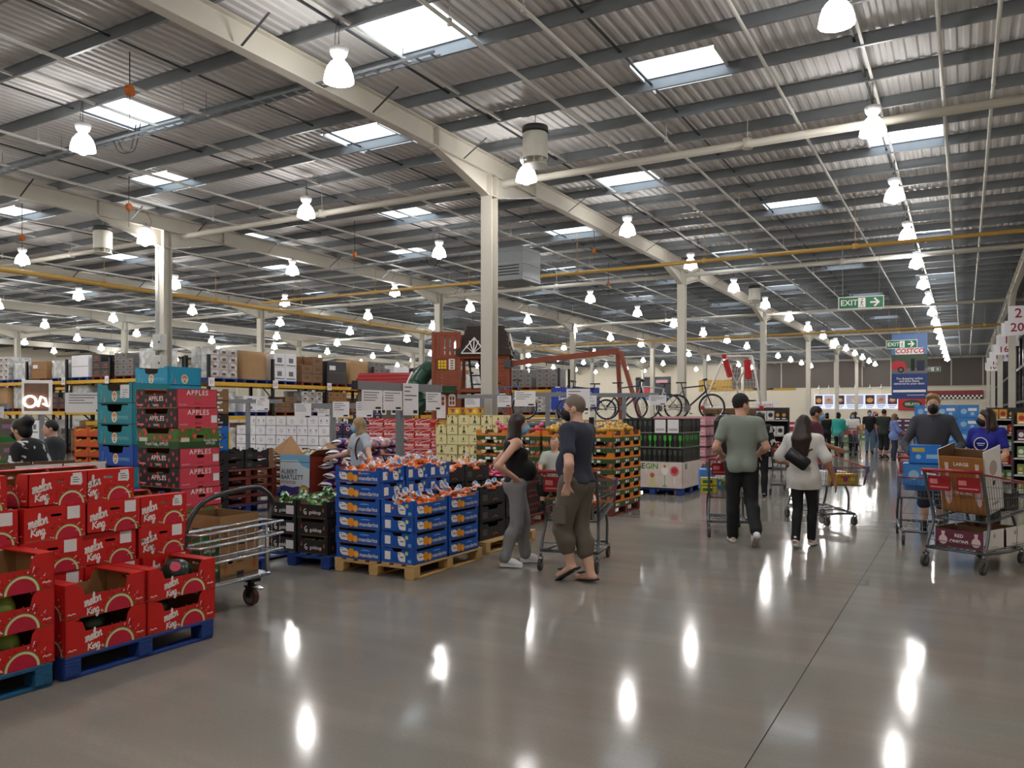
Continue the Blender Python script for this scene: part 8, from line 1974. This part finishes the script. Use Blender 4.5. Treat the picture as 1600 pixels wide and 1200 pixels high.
# woman in the blue tee
J = skeleton(1.66, elL=(-.24,.02,1.07), wrL=(-.2,.2,.95), elR=(.24,.02,1.07), wrR=(.2,.2,.95))
tb = build_person('person in a bright blue printed tee and black mask turned towards the masked man', 1.66, J, .26, 12.25, PI-.45, skin=SKIN, wd=1.02, bust=.9, yaw=-.85, hair=('long', DKH), mask=MSKK, top=('tee', mat('royal_blue_cotton',(34,38,142),.8,var=.06), -.12), bottom=('jeans', TBLK), shoes=('sneaker', SHOEW, SOLE), h=.0095)
obj('tee_print', MB().tube([(.085*math.cos(a), .17+.004*math.sin(a), 1.19+.085*math.sin(a)) for a in np.linspace(0,2*PI,21)[:-1]], .006, 5, closed=True).bar((-.05,.172,1.20),(.05,.172,1.20),.006,.010).bar((-.035,.172,1.175),(.035,.172,1.175),.006,.007).mesh('tee_print', PRINTW), tb)
pm_ = [o for o in COL.objects if o.get('label','').startswith('person in a navy tee')][0]
obj('wristwatch', MB().tube([(-.238+.036*math.cos(a), -.05+.036*math.sin(a), .965) for a in np.linspace(0,2*PI,13)[:-1]], .010, 6, closed=True).mesh('wristwatch', mat('watch_strap',(60,58,56),.5)), pm_)
# woman in the floral top leaning on a trolley, and the person in a dark coat behind
FLOR = bag_mat('floral_cotton', (22,22,26), (24,24,28), (206,204,204), 8)
FLOR.node_tree.nodes['Color Ramp'].color_ramp.elements[1].position = .54; FLOR.node_tree.nodes['Color Ramp'].color_ramp.elements[2].position = .57; FLOR.node_tree.nodes['Principled BSDF'].inputs['Roughness'].default_value = .8
J = skeleton(1.60, che=(0,.12,1.10), nk=(0,.20,1.27), hd=(0,.27,1.42), shR=(.165,.18,1.22), shL=(-.165,.18,1.22), elR=(.26,.16,.98), wrR=(.20,.44,.98), elL=(-.26,.2,.98), wrL=(-.18,.46,1.0))
build_person('person with tied up black hair in a black floral top leaning over a trolley', 1.60, J, -8.62, 4.98, 2.06, skin=SKIN, wd=1.2, dep=1.15, bust=1.0, hair=('bun', BLKH), mask=MSKK, top=('tunic', FLOR, -.14), bottom=('jeans', TBLK), shoes=('sneaker', TOPK, TOPK), h=.0105, hands=None)
J = skeleton(1.60)
build_person('broad person in a dark grey coat behind the floral shopper', 1.52, skeleton(1.52), -9.95, 5.85, 2.6, skin=SKIN, wd=1.35, dep=1.3, hair=('crop', BLKH), top=('jacket', mat('dark_grey_coat',(50,50,54),.85,var=.08), -.2), bottom=('jeans', TBLK), shoes=('sneaker', TOPK, TOPK), h=.014)
# blonde woman in the pale tee
J = skeleton(1.54, elL=(-.36,.04,1.06), wrL=(-.56,.12,1.02), elR=(.28,.05,1.02), wrR=(.34,.26,.97))
build_person('person with dark blonde hair and blue mask in a pale grey tee', 1.54, J, -7.42, 8.72, 2.72, skin=SKIN, wd=1.16, dep=1.1, bust=1.0, yaw=-.62, hair=('long', BLNH), mask=MSKB, top=('tee', mat('pale_grey_cotton',(176,182,194),.85,var=.05), -.12), bottom=('jeans', mat('grey_denim',(110,112,120),.85,var=.1)), shoes=('sneaker', SHOEW, SOLE), h=.0095)
pm_ = [o for o in COL.objects if o.get('label','').startswith('person with dark blonde')][0]
obj('bag_strap', MB().tube(curve3([(-.13,-.02,1.30),(-.14,.10,1.22),(-.16,.145,1.08),(-.19,.13,.95)],5), .012, 6).mesh('bag_strap', mat('maroon_strap',(60,30,40),.6,var=.1)), pm_)
b = MB(); [b.bar((x-.03,.175,1.10),(x+.03,.178,1.13),.014,.006) or b.bar((x-.03,.175,1.13),(x+.03,.178,1.10),.014,.006) for x in (-.06,.06)]; obj('tee_print', b.mesh('tee_print', GREYINK), pm_)
# shoppers further away
GP_ = 'shoppers down the aisle'
TURQ = mat('turquoise_knit',(48,160,150),.85,var=.08)
def far_person(label, H, x, y, rz, hair, top, bottom, skin=SKIN, mask=None, shoes=('sneaker',TOPK,TOPK), wd=1.05, arms=0, **k):
    f = H/1.75; kw = {}
    if arms: kw = dict(elL=(-.25*f,.08*f,1.1*f), wrL=(-.2*f,.28*f,1.05*f), elR=(.25*f,.08*f,1.1*f), wrR=(.2*f,.28*f,1.05*f))
    build_person(label, H, skeleton(H, **kw), x, y, rz, skin=skin, hair=hair, top=top, bottom=bottom, mask=mask, shoes=shoes, h=.02, wd=wd, group=GP_, **k)
far_person('person in a patterned sleeved top and black trousers beyond the tall man', 1.62, -3.42, 15.65, .1, ('long',BLKH), ('tunic',FLOR,-.1), ('jeans',TBLK), arms=1)
far_person('person in a turquoise knit and black trousers seen from behind down the aisle', 1.60, -4.05, 31.6, -.15, ('bun',BLKH), ('tunic',TURQ,-.14), ('jeans',TBLK), wd=1.25, arms=1)
far_person('person in black beside the turquoise knit', 1.58, -4.6, 32.6, .4, ('bun',BLKH), ('tee',TOPK,-.1), ('jeans',TBLK))
far_person('person in a white top and blue mask behind the far maroon panelled trolley', 1.62, -3.62, 32.2, PI, ('bob',BLKH), ('tee',WTEE,-.1), ('jeans',TBLK), mask=MSKB, skin=SKINT, arms=1)
far_person('person in a black tee and blue mask next to the far trolley', 1.72, -3.25, 34.2, PI+.2, ('crop',BLKH), ('tee',TOPK,-.1), ('jeans',mat('blue_denim',(84,108,136))), mask=MSKB, skin=SKINT)
far_person('person in a navy top and jeans with an orange cap facing away', 1.62, -3.35, 38.2, .2, ('crop',DKH), ('tee',mat('deep_blue_cotton',(40,48,96),.85),-.1), ('jeans',mat('blue_denim',(84,108,136))), shoes=('sneaker',SHOEW,SHOEW), cap=mat('orange_cap',(200,90,60),.7,var=.1), arms=1)
far_person('person in a dark green tee and black shorts beside a far trolley', 1.74, -2.45, 30.6, -.3, ('crop',BLKH), ('tee',mat('dark_green_cotton',(40,50,44),.85),-.1), ('shorts',TBLK), skin=SKINT, mask=MSKK, arms=1)
far_person('person in a light blue tunic with long brown hair and a black mask', 1.58, -2.05, 29.6, -1.2, ('long',mat('mid_brown_hair',(110,76,54),.5,var=.3)), ('tunic',mat('light_blue_tunic',(108,128,184),.85,var=.15),-.18), ('jeans',mat('navy_cotton',(48,51,68))), mask=MSKK, arms=1)
far_person('person in red far behind the light blue tunic', 1.60, -1.9, 41, .5, ('crop',BLKH), ('tee',APRED,-.1), ('jeans',TBLK))
far_person('person in a grey cap and dark top near the food court', 1.70, -2.0, 45, .1, ('crop',BLKH), ('tee',CARDS[6],-.1), ('jeans',TBLK), cap=NVY)
far_person('person in a black top walking near the food court', 1.66, -4.2, 47, PI, ('bob',BLKH), ('tee',TOPK,-.1), ('jeans',TBLK), mask=MSKB)
far_person('person in a maroon top by the far goods blocks', 1.66, -4.4, 40, .8, ('crop',BLKH), ('tee',mat('maroon_cotton',(78,36,50)),-.1), ('jeans',TBLK))
